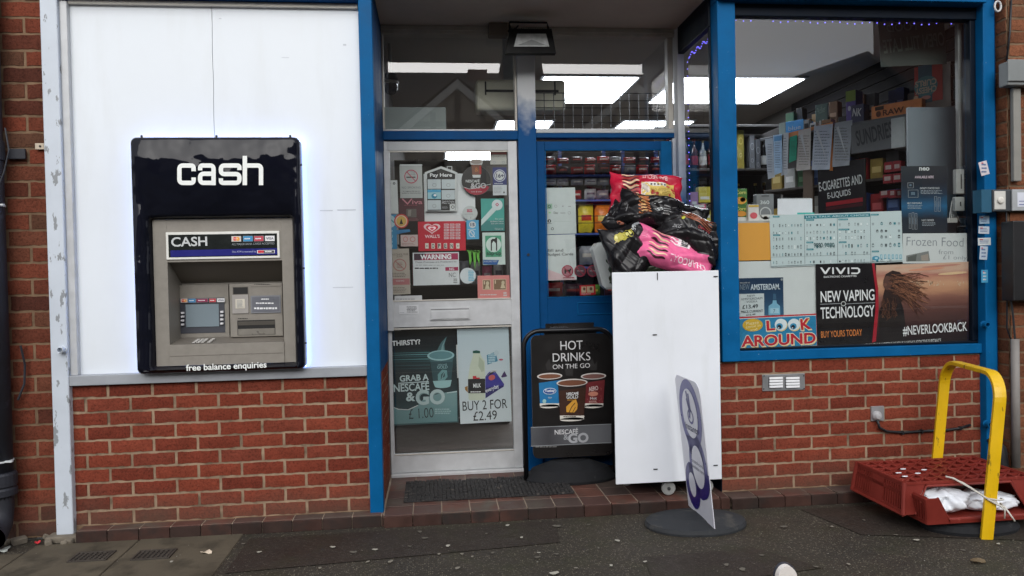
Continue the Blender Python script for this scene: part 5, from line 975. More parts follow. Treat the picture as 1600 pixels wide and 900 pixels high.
# led string round the window
b = B(); lw = B(); ML2 = mat('purple_led', (120, 110, 255), .3, emit=1.8); pts = []
for i in range(30): pts.append((1150+11.6*i, 31+6*math.sin(min(1, i/24)*1.5)+1.6*math.sin(i*1.3)))
for i in range(40): pts.append((1508.5-(.3*math.sin(i)), 105+4.9*i))
vp = [at(x, y, .075) for x, y in pts]
def bead(b, p, r, m): b.lathe(p.x, p.y, [(0, p.z-r), (r*.8, p.z-r*.5), (r, p.z), (r*.8, p.z+r*.5), (0, p.z+r)], m, 6)
for p in vp[::1]: bead(b, p, .0042, ML2)
b.tube(vp[:30], .0016, M_DARK, 4); b.tube(vp[30:], .0016, M_DARK, 4); done(b.build('led_string'), 'string of small purple lights along the top and right of the shop window', 'light string')
b = B(); sp = [Vector((1.67, .12+.016*i, 2.73-.012*math.sin(i))) for i in range(28)]+[Vector((1.67, .58, 2.70-.045*i)) for i in range(38)]
for p in sp: bead(b, p, .0042, ML2)
b.tube(sp, .0016, M_DARK, 4); done(b.build('led_string'), 'string of small purple lights inside the porch side window', 'light string')
# dark shelf with bottles and boxes behind the left part of the window
BX = 2.35; b = B()
for py in (590, 900): z = V(120, py, BX, I3).z; b.box(V(-420, py, BX, I3).x, V(300, py, BX, I3).x, BX-.05, BX+.3, z-.02, z, mat('back_shelf', (70, 68, 68), .5))
zt_ = V(120, 340, BX, I3).z; b.box(V(-420, 0, BX, I3).x, V(300, 0, BX, I3).x, BX-.05, BX+.3, zt_+.02, zt_+.04, mat('back_shelf', (70, 68, 68), .5)); b.box(V(-420, 0, BX, I3).x, V(420, 0, BX, I3).x, BX+.31, BX+.33, .07, 2.7, mat('back_board', (46, 44, 44), .8))
done(b.build('bottle_shelf', bevel=.002), 'dark shelves of bottles at the back behind the blue corner post', 'shelf unit')
z1 = V(120, 590, BX, I3).z+.001
def bottle(x, y, z, h, r, m, cap): 
    b = B(); b.lathe(x, y, [(0, z), (r, z), (r, z+h*.6), (r*.4, z+h*.74), (r*.36, z+h*.93)], m, 14); o = b.build('bottle', smooth=True); B().lathe(x, y, [(r*.42, z+h*.9301), (r*.42, z+h)], cap, 12).build('cap', o); B().lathe(x, y, [(r*1.01, z+h*.16), (r*1.01, z+h*.45)], ink(g.choice([(150, 140, 120), (110, 30, 34), (60, 70, 90), (170, 170, 168)])), 14).build('label', o); return o
GLS = [mat('bottle_%d' % i, c, .12, var=.1) for i, c in enumerate([(30, 44, 32), (62, 36, 20), (120, 124, 124), (24, 24, 28)])]
names = ['dark green', 'brown', 'clear', 'black']
for r_, z in enumerate((z1, V(120, 900, BX, I3).z+.001)):
    for i in range(12):
        k = g.randrange(4); x = V(-380+56*i, 500, BX, I3).x
        if r_ == 0 and i in (7, 8, 9): continue
        done(bottle(x, BX+.06, z, g.uniform(.26, .33), .034, GLS[k], ink(g.choice([(150, 130, 60), (120, 20, 24), (30, 30, 34)]))), '%s bottle, %s in the %s of shelves behind the corner post' % (names[k], ORD[i], ('upper row', 'lower row')[r_]), 'bottle', 'bottles behind the corner post')
for x0, x1, y0, c, lab in [(48, 94, 340, (150, 136, 64), 'tall gold bottle box on the shelf behind the shop window'), (128, 162, 375, (110, 112, 118), 'grey bottle box beside the gold one'), (165, 200, 400, (90, 92, 98), 'dark grey bottle box with round marks')]:
    p0, p1 = V(x0, y0, BX, I3), V(x1, 590, BX, I3); b = B(); b.box(p0.x, p1.x, BX, BX+.1, z1, p0.z, mat('boxc_%d' % x0, c, .35, .2)); o = b.build('bottle_box', bevel=.002)
    sh = Sheet(BX-.001, I3); sh.ring((x0+x1)/2, y0+70, 13, 22, 4, ink(tuple(min(255, v+50) for v in c)), 1); sh.ring((x0+x1)/2, y0+160, 8, 14, 4, ink(tuple(min(255, v+50) for v in c)), 1); sh.b.build('print', o, fix=False); done(o, lab, 'bottle box', 'bottle boxes behind the shop window')
# goods on the ledge just inside the window
led = B(); zl = at(1180, 346, .2).z; led.box(1.75, 3.18, .1, .55, zl-.03, zl-.002, mat('display_ledge', (176, 176, 172), .6)); led.box(1.75, 3.18, .5, .55, .07, zl-.031, M_WALLI); done(led.build('display_ledge'), 'pale display ledge inside the shop window behind the papers', 'ledge')
def ledge_box(v, x0, y0, x1, y1, c, label, art, Y=.2, name='snack_pack'):
    p0, p1 = V(x0, y0, Y, v), V(x1, y1, Y, v); b = B(); b.box(p0.x, p1.x, Y, Y+.05, p1.z, p0.z, mat('pk_%02x%02x%02x' % c, c, .4, var=.1)); o = b.build(name, bevel=.003)
    sh = Sheet(Y-.001, v)
    for a in art:
        if a[0] == 'e': sh.ell(*a[1:5], ink(a[5]), 1)
        elif a[0] == 'r': sh.rect(*a[1:5], ink(a[5]), 1)
        elif a[0] == 'g': sh.ring(*a[1:6], ink(a[6]), 1)
        else: sh.text(a[0][1:], *a[1:5], ink(a[5]), 2, .01, part=None)
    sh.b.build('print', o, fix=False); done(o, label, 'pack', 'packs on the window ledge')
ledge_box(W2, 52, 172, 106, 222, (64, 110, 48), 'green and yellow crisp box at the bottom of the pair by the corner post', [('tCorn', 56, 178, 100, 194, (220, 216, 120)), ('e', 78, 208, 24, 12, (206, 140, 50))])
ledge_box(W2, 52, 98, 106, 171, (70, 116, 52), 'green and yellow crisp box stacked on top of its twin by the corner post', [('tCorn', 56, 106, 100, 122, (220, 216, 120)), ('e', 78, 150, 24, 16, (210, 150, 56)), ('e', 86, 146, 12, 10, (190, 90, 40))])
ledge_box(W2, 50, 223, 106, 244, (206, 204, 200), 'flat white box under the green and yellow crisp boxes', [])
ledge_box(W2, 110, 168, 158, 244, (212, 208, 204), 'white box with a pink picture on the window ledge', [('r', 112, 170, 156, 178, (206, 170, 60)), ('e', 134, 216, 16, 14, (206, 90, 100))], .17)
ledge_box(W2, 146, 122, 224, 244, (118, 122, 124), 'grey blister pack with a round mark on the window ledge', [('t360', 162, 150, 202, 166, (200, 206, 206)), ('g', 186, 206, 26, 28, 5, (190, 192, 192)), ('r', 150, 212, 222, 243, (206, 206, 202)), ('e', 186, 226, 10, 8, (206, 160, 70)), ('r', 168, 128, 202, 132, (50, 54, 58))], .2)
V2 = (1050, 60, 2.5)
for (x0, y0, x1, y1, c, lab) in [(104, 580, 152, 640, (186, 176, 60), 'yellow pack seen through the porch side window'), (72, 600, 102, 660, (150, 110, 150), 'lilac pack seen through the porch side window'), (80, 648, 132, 672, (196, 60, 110), 'pink box on top of the ledge seen through the porch side window'), (104, 672, 154, 712, (170, 130, 56), 'gold tin seen through the porch side window')]:
    p0, p1 = V(x0, y0, .8, V2), V(x1, y1, .8, V2); b = B(); b.box(p0.x, p1.x, .8, .86, p1.z, p0.z, mat('sd_%d' % x0, c, .4)); b.box(p0.x+.01, p1.x-.01, .7985, .8, p1.z+.02, p1.z+.04, LG); done(b.build('snack_pack', bevel=.003), lab, 'pack', 'packs by the porch side window')
# ------------------------------------------------------------------ porch: floodlight, mat, drinks board, bin of charcoal
FY = .42; F = lambda x, y, Y=FY: at(x, y, Y)
q = [F(797, 45), F(862, 45), F(869, 83), F(790, 83)]
M_FL = mat('flood_black', (9, 9, 10), .5, spec=.2); b = B(); b.prism([(p.x, p.z) for p in q], FY, FY+.05, M_FL); i0, i1 = F(803, 54), F(860, 73)
q2 = [F(808, 53), F(853, 53), F(858, 73), F(803, 73)]
fl = None
c = F(830, 50); b.box(c.x-.10, c.x+.10, FY+.0505, FY+.09, q[2].z+.03, q[0].z-.02, M_FL)
for i in range(17): x = q[0].x+.012+(q[1].x-q[0].x-.024)*i/16; b.box(x-.002, x+.002, FY+.004, FY+.05, q[0].z-.004, q[0].z+.008, M_FL)
o = b.build('floodlight', bevel=.002)
b = B(); b.prism([(p.x, p.z) for p in q2], FY-.004, FY-.0005, mat('flood_reflector', (170, 174, 174), .3, .1, var=.3, sc=20)); b.build('lens', o)
b = B(); m_ = ((q2[0].x+q2[1].x)/2, q2[0].z-.035); b.prism([(q2[3].x+.02, q2[3].z+.008), (m_[0], m_[1]), (q2[2].x-.02, q2[2].z+.008)], FY-.006, FY-.0045, mat('flood_reflector_dark', (120, 124, 124), .3, .1)); b.build('reflector', o)
b = B(); b.tube([(c.x-.13, FY+.06, q[0].z-.05), (c.x-.12, FY+.10, q[0].z+.05), (c.x-.12, FY+.13, 2.93), (c.x+.12, FY+.13, 2.93), (c.x+.12, FY+.10, q[0].z+.05), (c.x+.13, FY+.06, q[0].z-.05)], .006, M_FL, 6); b.build('bracket', o)
done(o, 'black floodlight hanging under the porch ceiling', 'floodlight')
p0, p1 = at(763, 36, .6), at(793, 55, .6); b = B(); b.box(p0.x, p1.x, .58, .648, p1.z-.01, 2.938, mat('brown_junction_box', (112, 102, 92), .6)); o = b.build('junction_box', bevel=.006); b = B(); b.tube([(p1.x, .61, p1.z+.03), (p1.x+.03, .56, p1.z+.01), (p1.x+.06, .52, 2.90)], .005, M_DARK, 6); b.build('cable', o); done(o, 'small brown junction box beside the floodlight', 'junction box')
# mat
b = B(); my0, my1 = .10, .50; mx0, mx1 = -.20, .78; M_MAT = mat('black_mat_rubber', (40, 38, 38), .85, var=.4, sc=30, bump=.5, bsc=120, marks=(88, 82, 76), mth=(.6, .75), msc=20)
ncol, nrow = 40, 13
for i in range(ncol):
    for j in range(nrow):
        x = mx0+(mx1-mx0)*(i+.5)/ncol; y = my0+(my1-my0)*(j+.5)/nrow; lift = .006*max(0, math.sin(x*9+1.3*j*.1))
        if g.random() < .03: continue
        w, d = (mx1-mx0)/ncol*.5*g.uniform(.78, .98), (my1-my0)/nrow*.5*g.uniform(.7, .95); yy = y+.006*math.sin(i*.9)
        b.box(x-w, x+w, yy-d, yy+d, .066, .076+g.uniform(-.002, .003)+lift, M_MAT)
b.box(mx0+.004, mx1-.004, my0+.004, my1-.004, .0645, .069, M_DARK); done(b.build('doormat', bevel=.002, seg=1), 'black link rubber doormat lying on the tiles before the silver door', 'doormat')
# hot drinks board
SG = (815, 500, 3.3333); YS = .40
G = lambda x, y, Y=YS: V(x, y, Y, SG)
b = B(); xl, xr = G(14, 300).x, G(478, 300).x; zt = G(250, 52).z; zb = .075; r_ = .10; path = []
path += [(xl, YS, zb)] + [(xl+r_-r_*math.cos(R(a)), YS, zt-r_+r_*math.sin(R(a))) for a in range(0, 91, 15)] + [(xr-r_+r_*math.sin(R(a)), YS, zt-r_+r_*math.cos(R(a))) for a in range(0, 91, 15)] + [(xr, YS, zb)]
b.tube(path, .015, mat('black_steel_tube', (22, 22, 26), .35, .3), 10); o = b.build('pavement_sign', smooth=True)
s = Sheet(YS-.004, SG); pz0, pz1 = G(0, 725).z, G(0, 82).z
b = B(); b.prism([(x, z) for x, z in rrect(G(52, 300).x, G(468, 300).x, pz0, pz1, .035)], YS-.004, YS+.006, mat('board_black', (24, 22, 22), .3)); bo = b.build('board', o)
LW = ink((204, 204, 206)); s.text('HOT', 202, 108, 318, 155, LW, 1, .0, -.5); s.text('DRINKS', 162, 170, 358, 214, LW, 1, .0, -.5); s.text('ON THE GO', 162, 228, 356, 252, LW, 3, .0, -.5)
s.slab(50, 549, 468, 648, grad('grey_band', [(0, (96, 98, 102)), (.4, (62, 62, 66)), (1, (104, 106, 110))], 1, .3, 'X'), .0005, L=1); s.text('NESCAFÉ', 172, 563, 294, 594, LW, 3, .015); s.text('&', 218, 594, 244, 624, ink((150, 152, 156)), 3, .02); s.text('GO', 242, 588, 348, 640, ink((168, 170, 174)), 3, .04); s.rect(50, 549, 468, 552, GRY, 3); s.rect(50, 646, 468, 649, GRY, 3); s.words(72, 657, 215, 664, 1, ink((120, 120, 120)), 1, .8)
def cup(s, x0, x1, y0, y1, rim, c1, c2, n, part, base):
    cx = (x0+x1)/2; w = x1-x0; t = .12*w
    s.poly([(x0+.05*w, y0), (x1-.05*w, y0), (x1-t, y1), (x0+t, y1)], ink((34, 26, 26)), base, part); s.poly([(x0+.07*w, y0+(y1-y0)*.22), (x1-.05*w, y0+(y1-y0)*.12), (x1-t, y1-(y1-y0)*.1), (x0+t, y1-(y1-y0)*.1)], ink(c1), base+1, part)
    s.poly([(x0+t*.9, y1-(y1-y0)*.13), (x1-t*.9, y1-(y1-y0)*.13), (x1-t, y1-4), (x0+t, y1-4)], ink((212, 208, 200)), base+2, part); s.ell(cx, y1-6, w/2-t, 10, ink((212, 208, 200)), base+2, part)
    s.ell(cx, y0, w/2, rim, ink((206, 202, 198)), base+3, part); s.ell(cx, y0+1, w/2-8, rim-5, ink(c2), base+4, part)
c = 'cup'
for x, y in ((150, 262), (375, 262), (250, 290)): s.poly([(x-18, y), (x-26, y-30), (x-6, y-62), (x+4, y-30), (x+20, y-50), (x+16, y)], ink((44, 42, 42)), 1)
cup(s, 80, 212, 292, 455, 17, (32, 112, 164), (120, 78, 58), 0, c, 2); s.ell(146, 370, 34, 17, ink((200, 214, 226)), 8, c); s.ell(146, 370, 31, 14, ink((24, 72, 140)), 9, c); s.text('Tetley', 120, 361, 172, 378, WHT, 10, .02, part=c); s.text('TEA', 136, 400, 158, 408, LG, 8, 0, part=c); s.ell(118, 422, 10, 11, ink((150, 190, 190)), 8, c)
cup(s, 308, 440, 292, 455, 17, (112, 40, 44), (120, 84, 78), 0, c, 2); s.text('AERO', 348, 345, 398, 368, ink((210, 190, 186)), 8, .02, -8, part=c); s.ell(372, 384, 26, 12, ink((196, 130, 110)), 8, c); s.text('Hot', 356, 400, 390, 414, LG, 8, .01, part=c); s.words(350, 418, 400, 436, 2, ink((200, 160, 150)), 8, .6, part=c)
for i in range(26): s.ell(g.uniform(336, 420), g.uniform(350, 430), 3, 3, ink((146, 74, 74)), 7, c, n=8)
cup(s, 180, 342, 325, 522, 20, (58, 34, 24), (112, 70, 52), 0, c, 12); s.text('NESCAFÉ', 232, 372, 294, 388, WHT, 18, .02, part=c); s.text('GOLD', 232, 390, 292, 408, LG, 18, .02, part=c); s.words(236, 412, 288, 418, 1, ink((206, 150, 60)), 18, .8, part=c); YL = ink((206, 150, 56)); s.poly([(232, 478), (230, 450), (250, 432), (262, 420), (280, 408), (290, 436), (288, 462), (272, 480)], YL, 18, c); s.line([(246, 478), (258, 452), (276, 430)], 4, ink((58, 34, 24)), 19, c); s.line([(264, 478), (278, 452)], 3, ink((58, 34, 24)), 19, c); s.words(215, 498, 300, 504, 1, ink((70, 60, 50)), 18, .8, part=c)
s.text('VIVID', 146, 34, 240, 46, ink((70, 72, 78)), 1, .02)
for k, pb in s.part.items(): pb.build(k.split('#')[0], bo, fix=False)
s.b.build('print', bo, fix=False)
b = B(); b.box(G(120, 0).x, G(392, 0).x, YS+.02, YS+.05, G(0, 92).z, G(0, 68).z+.02, M_DARK); b.box(G(130, 0).x, G(385, 0).x, YS+.0505, YS+.06, G(0, 70).z, G(0, 26).z, mat('board_black', (24, 22, 22), .3)); b.build('hanger', o)
cx, cy = (xl+xr)/2, YS; b = B(); b.lathe(cx, cy+.02, [(.285, .0632), (.29, .08), (.24, .14), (.12, .185), (0, .19)], M_RUBBER, 44, 1.0, .5); b.build('base', o, smooth=False)
done(o, 'black HOT DRINKS pavement board with three paper cups, on a rubber base', 'pavement sign')
# white bin on castors
CY0, CY1 = -.06, .28; CX0, CX1 = at(959.5, 590, CY0).x, at(1125.5, 590, CY0).x; CZ0, CZ1 = at(1043, 753, CY0).z, at(1041, 424, CY0).z
b = B(); WB = mat('white_bin_board', (226, 230, 236), .45, var=.025, sc=3, marks=(217, 221, 225), mth=(.55, .85), msc=4, mstretch=(2, 2, .5)); b.box(CX0, CX1, CY0, CY0+.012, CZ0, CZ1, WB); o = b.build('charcoal_bin', bevel=.002)
b = B(); b.box(CX0+.085, CX0+.097, CY0+.0125, CY1, .15, 1.30, M_DARK); b.box(CX1-.045, CX1-.033, CY0+.0125, CY1, .15, 1.30, M_DARK); b.box(CX0+.085, CX1-.033, CY1+.0005, CY1+.012, .15, 1.30, M_DARK); b.box(CX0+.0975, CX1-.0455, CY0+.013, CY1-.001, CZ0+.015, CZ0+.05, M_DARK); b.box(CX0+.0975, CX1-.0455, CY0+.013, CY1-.001, 1.14, 1.16, M_DARK); b.build('body', o)
b = B(); 
for x, y in ((1023, 523), (1118, 432), (1024, 733), (1118, 727)): p = at(x, y, CY0); b.box(p.x-.012, p.x+.012, CY0-.004, CY0-.0005, p.z-.003, p.z+.003, M_DARK)
p = at(1027, 432, CY0); b.box(p.x-.002, p.x+.002, CY0-.004, CY0-.0005, p.z-.02, p.z+.02, M_DARK); b.build('clip', o)
for i, (x, y) in enumerate([(1.306, -.005), (1.53, -.005), (1.12, .22), (1.53, .22)]):
    M = Matrix.Translation((x, y, .104)) @ Matrix.Rotation(R(90), 4, 'X'); b = B(); b.lathe(0, 0, [(.0, -.013), (.036, -.013), (.040, -.009), (.040, .009), (.036, .013), (0, .013)], mat('grey_castor', (150, 152, 150), .5), 24, M=M); w_ = b.build('castor', o)
    b = B(); b.lathe(0, 0, [(0, .0131), (.010, .0131), (.010, .016), (0, .017)], mat('castor_hub', (86, 88, 90), .4, .6), 12, M=M); b.box(x-.012, x+.012, y+.016, y+.02, .10, .1145, M_DARK); b.build('hub', w_)
done(o, 'tall white board fronted bin on castors filled with charcoal bags', 'bin')
# charcoal bags: a pillow shaped sack, the print follows the film
def sack(name, label, c, w, h, d, rot, tilt, yaw, base, art=None, seed=1, crinkle=.016):
    M = Matrix.Translation(c) @ Matrix.Rotation(R(yaw), 4, 'Z') @ Matrix.Rotation(R(tilt), 4, 'X') @ Matrix.Rotation(R(rot), 4, 'Y')
    gg = random.Random(seed); ph = [gg.uniform(0, 6) for _ in range(8)]
    def bulge(u, v):
        e = max(0, 1-abs(u)**2.6)*max(0, 1-abs(v)**3.2); return e**.55
    def wr(u, v):
        return crinkle*(math.sin(4*u+ph[0]+2*v)*.6+math.sin(6*v+ph[1]-3*u)*.5+.35*math.sin(9*u+5*v+ph[2])+.9*(abs(math.sin(3.2*u+2.1*v+ph[3]))**.6-.6)+.6*(abs(math.sin(4.4*v-3.7*u+ph[4]))**.6-.6)+.35*(abs(math.sin(8*u+6*v+ph[7]))**.7-.5))
    def surf(u, v, sgn, lift=0):
        x = u*w/2*(1-.05*(1-v*v)-.02*math.sin(9*v+ph[5])); z = v*h/2*(1-.06*(1-u*u))+.012*math.sin(3*u+ph[6]); t = bulge(u, v)
        return M @ Vector((x, sgn*(d/2*t+wr(u, v)*min(1, t*1.5)+.002+lift), z))
    b = B(); nu, nv = 64, 48
    for sgn in (-1, 1):
        vs = [surf(i/nu*2-1, j/nv*2-1, sgn) for i in range(nu+1) for j in range(nv+1)]
        fs = [(i*(nv+1)+j, (i+1)*(nv+1)+j, (i+1)*(nv+1)+j+1, i*(nv+1)+j+1) for i in range(nu) for j in range(nv)]
        if sgn > 0: fs = [f[::-1] for f in fs]
        b.raw(vs, fs, base)
    rim = [(i/nu*2-1, -1) for i in range(nu)]+[(1, j/nv*2-1) for j in range(nv)]+[(1-i/nu*2, 1) for i in range(nu)]+[(-1, 1-j/nv*2) for j in range(nv)]
    k = len(rim); b.raw([surf(u, v, -1) for u, v in rim]+[surf(u, v, 1) for u, v in rim], [(i, k+i, k+(i+1) % k, (i+1) % k) for i in range(k)], base)
    o = b.build(name, smooth=True, fix=False)
    if art:
        sh = Sheet(0, None, curve=lambda u, v, L: surf(max(-.999, min(.999, u)), max(-.999, min(.999, v)), -1, L+.0012)); sh.step = .0006
        def dense(pts, m, L=1):                     # fine strips so print hugs the film
            return sh.poly(pts, m, L)
        art(sh, gg); sh.b.build('print', o, fix=False)
        for kk, pb in sh.part.items(): pb.build(kk.split('#')[0], o, fix=False)
    done(o, label, 'charcoal bag', 'charcoal bags heaped in the white bin'); return o
def fl_(n, c, r=.28): 
    m = mat('film_'+n, c, r, var=.12, spec=.3, sc=14, bump=.25, bsc=9); return m
BKF, RDF, PKF = fl_('black', (26, 25, 27), .24), fl_('red', (176, 26, 54), .3), fl_('pink', (226, 104, 150), .3)
def patch(sh, u0, v0, u1, v1, m, L=1, n=8, skew=0):
    for i in range(n):
        for j in range(n):
            a, c = u0+(u1-u0)*i/n, u0+(u1-u0)*(i+1)/n; p, q = v0+(v1-v0)*j/n, v0+(v1-v0)*(j+1)/n
            sh.poly([(a+skew*p, p), (c+skew*p, p), (c+skew*q, q), (a+skew*q, q)], m, L)
def wave(sh, u0, u1, v, amp, th, m, L=1, n=14, ph=0, slope=0):
    for i in range(n):
        a, c = i/n, (i+1)/n; f = lambda t: v+slope*t+amp*math.sin(t*6.28*1.3+ph); th_ = lambda t: th*(.35+.65*math.sin(math.pi*min(1, max(0, t)))**.5)
        A, Cc = u0+(u1-u0)*a, u0+(u1-u0)*c; sh.poly([(A, f(a)-th_(a)), (Cc, f(c)-th_(c)), (Cc, f(c)+th_(c)), (A, f(a)+th_(a))], m, L)
CRM = ink((226, 196, 160))
def art_red(sh, gg):
    for i in range(9): wave(sh, -.72, -.28, .85-.2*i, .05, .045, CRM if i % 3 != 1 else ink((150, 60, 50)), 2, ph=1); wave(sh, -.72, -.28, .76-.2*i, .05, .03, ink((40, 20, 24)), 1, ph=1)
    patch(sh, -.22, -.75, .74, .42, ink((206, 180, 96)), 1); patch(sh, -.22, -.3, .0, .42, ink((214, 204, 190)), 2); patch(sh, .0, .2, .5, .42, ink((220, 216, 208)), 2)
    for i in range(5): sh.ell(.06+.1*i, .3, .03, .05, ink((40, 36, 36)), 3, n=12)
    sh.words(.02, -.6, .66, .1, 9, ink((140, 116, 50)), 3, .4); sh.words(-.2, -.2, -.02, .36, 9, ink((130, 120, 110)), 3, .4)
    sh.text('BARBECUE', -.2, .6, .55, .82, ink((226, 180, 180)), 2, .02, rot=180)
def art_skewer(c1, c2):
    def f(sh, gg):
        for i in range(6):
            v = .6-.2*i; sh.ell(-.36+.03*i, v, .2, .11, ink(c1), 1, rot=-15, n=16); sh.ell(-.40+.03*i, v+.03, .10, .05, ink(c2), 2, rot=-15, n=12); sh.ell(-.3+.03*i, v-.05, .12, .03, ink((96, 50, 30)), 2, rot=-15, n=10)
        sh.line([(-.5, .8), (-.05, -.75)], .03, ink((176, 150, 110)), 1)
        sh.text('1', .12, .2, .16, .44, LG, 2, .01, rot=60); sh.text('99', .1, -.2, .26, .1, LG, 2, .0, rot=60); sh.words(.34, -.4, .6, .3, 4, ink((150, 150, 150)), 2, .4); sh.line([(-.75, -.8), (-.7, .8)], .02, ink((110, 110, 112)), 1)
    return f
def art_light(sh, gg):
    for i in range(5): wave(sh, -.5, .5, .78-.1*i, .03, .03, ink((150, 84, 56)), 1, ph=i)
    sh.text('Instant Light', -.1, -.12, .7, .1, ink((150, 150, 152)), 2, .0); sh.text('CHARCOAL', .1, .12, .5, .26, ink((170, 50, 60)), 2, .01); sh.ell(-.4, .3, .05, .09, ink((190, 190, 60)), 2, n=14); sh.text('2KG', -.6, -.3, -.36, -.08, ink((140, 140, 142)), 2, .02); sh.line([(-.4, -.42), (.75, -.5)], .02, ink((190, 190, 192)), 1)
def art_pink(sh, gg):
    for i in range(8): wave(sh, -.66, -.2, .75-.2*i, .05, .055, ink((60, 26, 34)) if i % 2 else CRM, 2, ph=.6, slope=-.1); wave(sh, -.2, .1, .8-.2*i if i < 3 else -2, .05, .05, ink((240, 214, 220)), 2, ph=.4, slope=-.1) if i < 3 else None
    patch(sh, .0, .25, .32, .8, ink((236, 226, 230)), 1); patch(sh, .08, .3, .26, .74, ink((52, 44, 50)), 2, 5); sh.words(.09, .32, .25, .72, 4, LG, 4, .3)
    sh.text('CHARCOAL', -.12, -.72, .82, -.4, ink((244, 214, 224)), 2, .02, rot=180); patch(sh, .55, .1, .95, .72, ink((30, 26, 28)), 1, 6, skew=-.2); sh.text('LUMP', .42, .3, .62, .5, LG, 3, .02, rot=20); sh.words(-.92, .1, -.72, .5, 4, ink((246, 170, 200)), 2, .4)
BG = (900, 260, 5.0)
def bp_(x, y, Y): return V(x, y, Y-.13, BG)
sack('charcoal_bag', 'red charcoal bag with a pale label on the very top of the heap', bp_(548, 222, .44), .46, .27, .12, 6, -18, 0, RDF, art_red, 3)
sack('charcoal_bag', 'black charcoal bag with a grilled meat picture directly below the red bag', bp_(580, 352, .31), .40, .22, .12, 17, -20, 0, BKF, art_skewer((176, 104, 60), (214, 168, 110)), 5)
sack('charcoal_bag', 'black charcoal bag with a browned skewer picture at the left of the heap', bp_(366, 440, .36), .23, .19, .10, 38, -15, 10, BKF, art_skewer((126, 66, 44), (170, 96, 66)), 9)
sack('charcoal_bag', 'black charcoal bag marked Instant Light against the blue corner post', bp_(900, 530, .22), .40, .24, .13, 27, -24, -8, BKF, art_light, 12)
sack('charcoal_bag', 'black charcoal bag with a yellow corn picture at the front left of the heap', bp_(410, 660, .24), .28, .33, .14, -14, -16, 0, BKF, lambda sh, gg: [([sh.ell(-.42+.14*i, .55+.04*(i % 2), .12, .17, ink((176, 166, 60)), 1, rot=20, n=14), sh.ell(-.44+.14*i, .58, .06, .08, ink((220, 214, 130)), 2, n=10)]) for i in range(5)] + [sh.line([(-.6, .35), (.3, .7)], .03, ink((170, 150, 100)), 1), sh.text('99', .3, .6, .5, .78, LG, 2, 0, rot=-50), sh.words(.4, .7, .9, .86, 1, GRY, 2, .8)], 15)
sack('charcoal_bag', 'plain black charcoal bag wedged in the middle of the heap behind the pink one', bp_(620, 520, .36), .40, .24, .14, 14, -10, 0, BKF, lambda sh, gg: [sh.words(-.1, .5, .3, .75, 2, GRY, 2, .5)], 21)
sack('charcoal_bag', 'bright pink charcoal bag with wavy stripes at the front of the heap', bp_(758, 676, .20), .50, .225, .14, 21, -20, 0, PKF, art_pink, 33)
sack('charcoal_bag', 'black charcoal bag lowest in the right of the bin, mostly under the pink one', bp_(930, 720, .34), .36, .30, .15, 10, -10, 0, BKF, None, 41)
sack('charcoal_bag', 'dark green topped bag just showing over the front edge of the white bin', bp_(560, 830, .27), .48, .16, .14, 2, -30, 0, fl_('darkgreen', (40, 48, 36)), lambda sh, gg: [sh.words(-.8, .2, .8, .8, 3, ink((110, 130, 80)), 2, .5)], 51)
sack('charcoal_bag', 'black charcoal bag filling the back of the heap beside the porch side window', bp_(760, 430, .46), .44, .26, .16, 12, -10, 0, BKF, lambda sh, gg: [sh.words(-.5, .3, .2, .6, 2, GRY, 2, .5)], 61)
# plastic tub leaning behind the bin
b = B(); TB = m_tub = None
m, t, bs = nodes('clear_tub_plastic'); bs.inputs['Base Color'].default_value = (*lin((190, 196, 196)), 1); bs.inputs['Roughness'].default_value = .3; bs.inputs['Alpha'].default_value = .72; bumpy(t, bs, noise(t, 6, 3).outputs[0], .2, .01)
q = [bp_(128, 640, .42), bp_(160, 600, .42), bp_(262, 578, .42), bp_(300, 640, .42), bp_(345, 880, .42), bp_(330, 960, .42), bp_(240, 960, .42), bp_(205, 930, .42)]
b.prism([(p.x, p.z) for p in q], .29, .37, m); ob = b.build('plastic_tub', bevel=.02, seg=3); b = B()
qq = [(p.x+(.012 if i in (0, 1, 7) else -.012), p.z+(-.01 if i < 4 else .01)) for i, p in enumerate(q)]; b.prism(qq, .284, .2895, m); b.build('lid', ob, bevel=.004)
done(ob, 'cloudy clear plastic tub leaning beside the black charcoal bags', 'tub')

# ------------------------------------------------------------------ lottery board on the pavement
LX, LYc = 1.345, -.335
b = B(); b.lathe(LX, LYc, [(.268, .001), (.27, .012), (.262, .03), (.12, .05), (0, .052)], mat('dark_grey_plastic', (50, 52, 55), .7, spec=.25, marks=(84, 82, 78), mth=(.58, .75), msc=9, var=.2, sc=12, bump=.15, bsc=140), 48, 1, .70); o = b.build('lottery_sign', bevel=0)
U = Vector((0, -1, 0)); Vv = Vector((-.10, .0, 1)).normalized()
OX = at(1076, 793, -.155).x; O = Vector((OX, -.155, .045)); PW, PH = .38, at(1057, 584, -.155).z-.045
def bend(u, v, L):
    lean = -.055*(v/PH)**2*1.0; Nn = U.cross(Vector((0, 0, 1))).normalized()
    return O + U*u + Vector((0, 0, 1))*v + Vector((-.068*v/PH, 0, 0)) + Nn*(L + .0)
PWT = mat('sign_plastic_white', (214, 214, 222), .35, var=.03)
sh = Sheet(0, None, curve=bend); sh.step = .0009
b = B(); out = [(0, 0), (PW, 0), (PW, PH-.07)] + [(PW-.07+.07*math.cos(R(a)), PH-.07+.07*math.sin(R(a))) for a in range(15, 91, 15)] + [(.035, PH), (0, PH-.03)]
n = len(out); vs = [bend(u, v, 0) for u, v in out]+[bend(u, v, -.004) for u, v in out]; b.raw(vs, [tuple(range(n)), tuple(range(2*n-1, n-1, -1))]+[(i, (i+1) % n, n+(i+1) % n, n+i) for i in range(n)], PWT); pn = b.build('panel', o)
NV = ink((34, 26, 110), .3); NV2 = ink((66, 64, 132), .3)
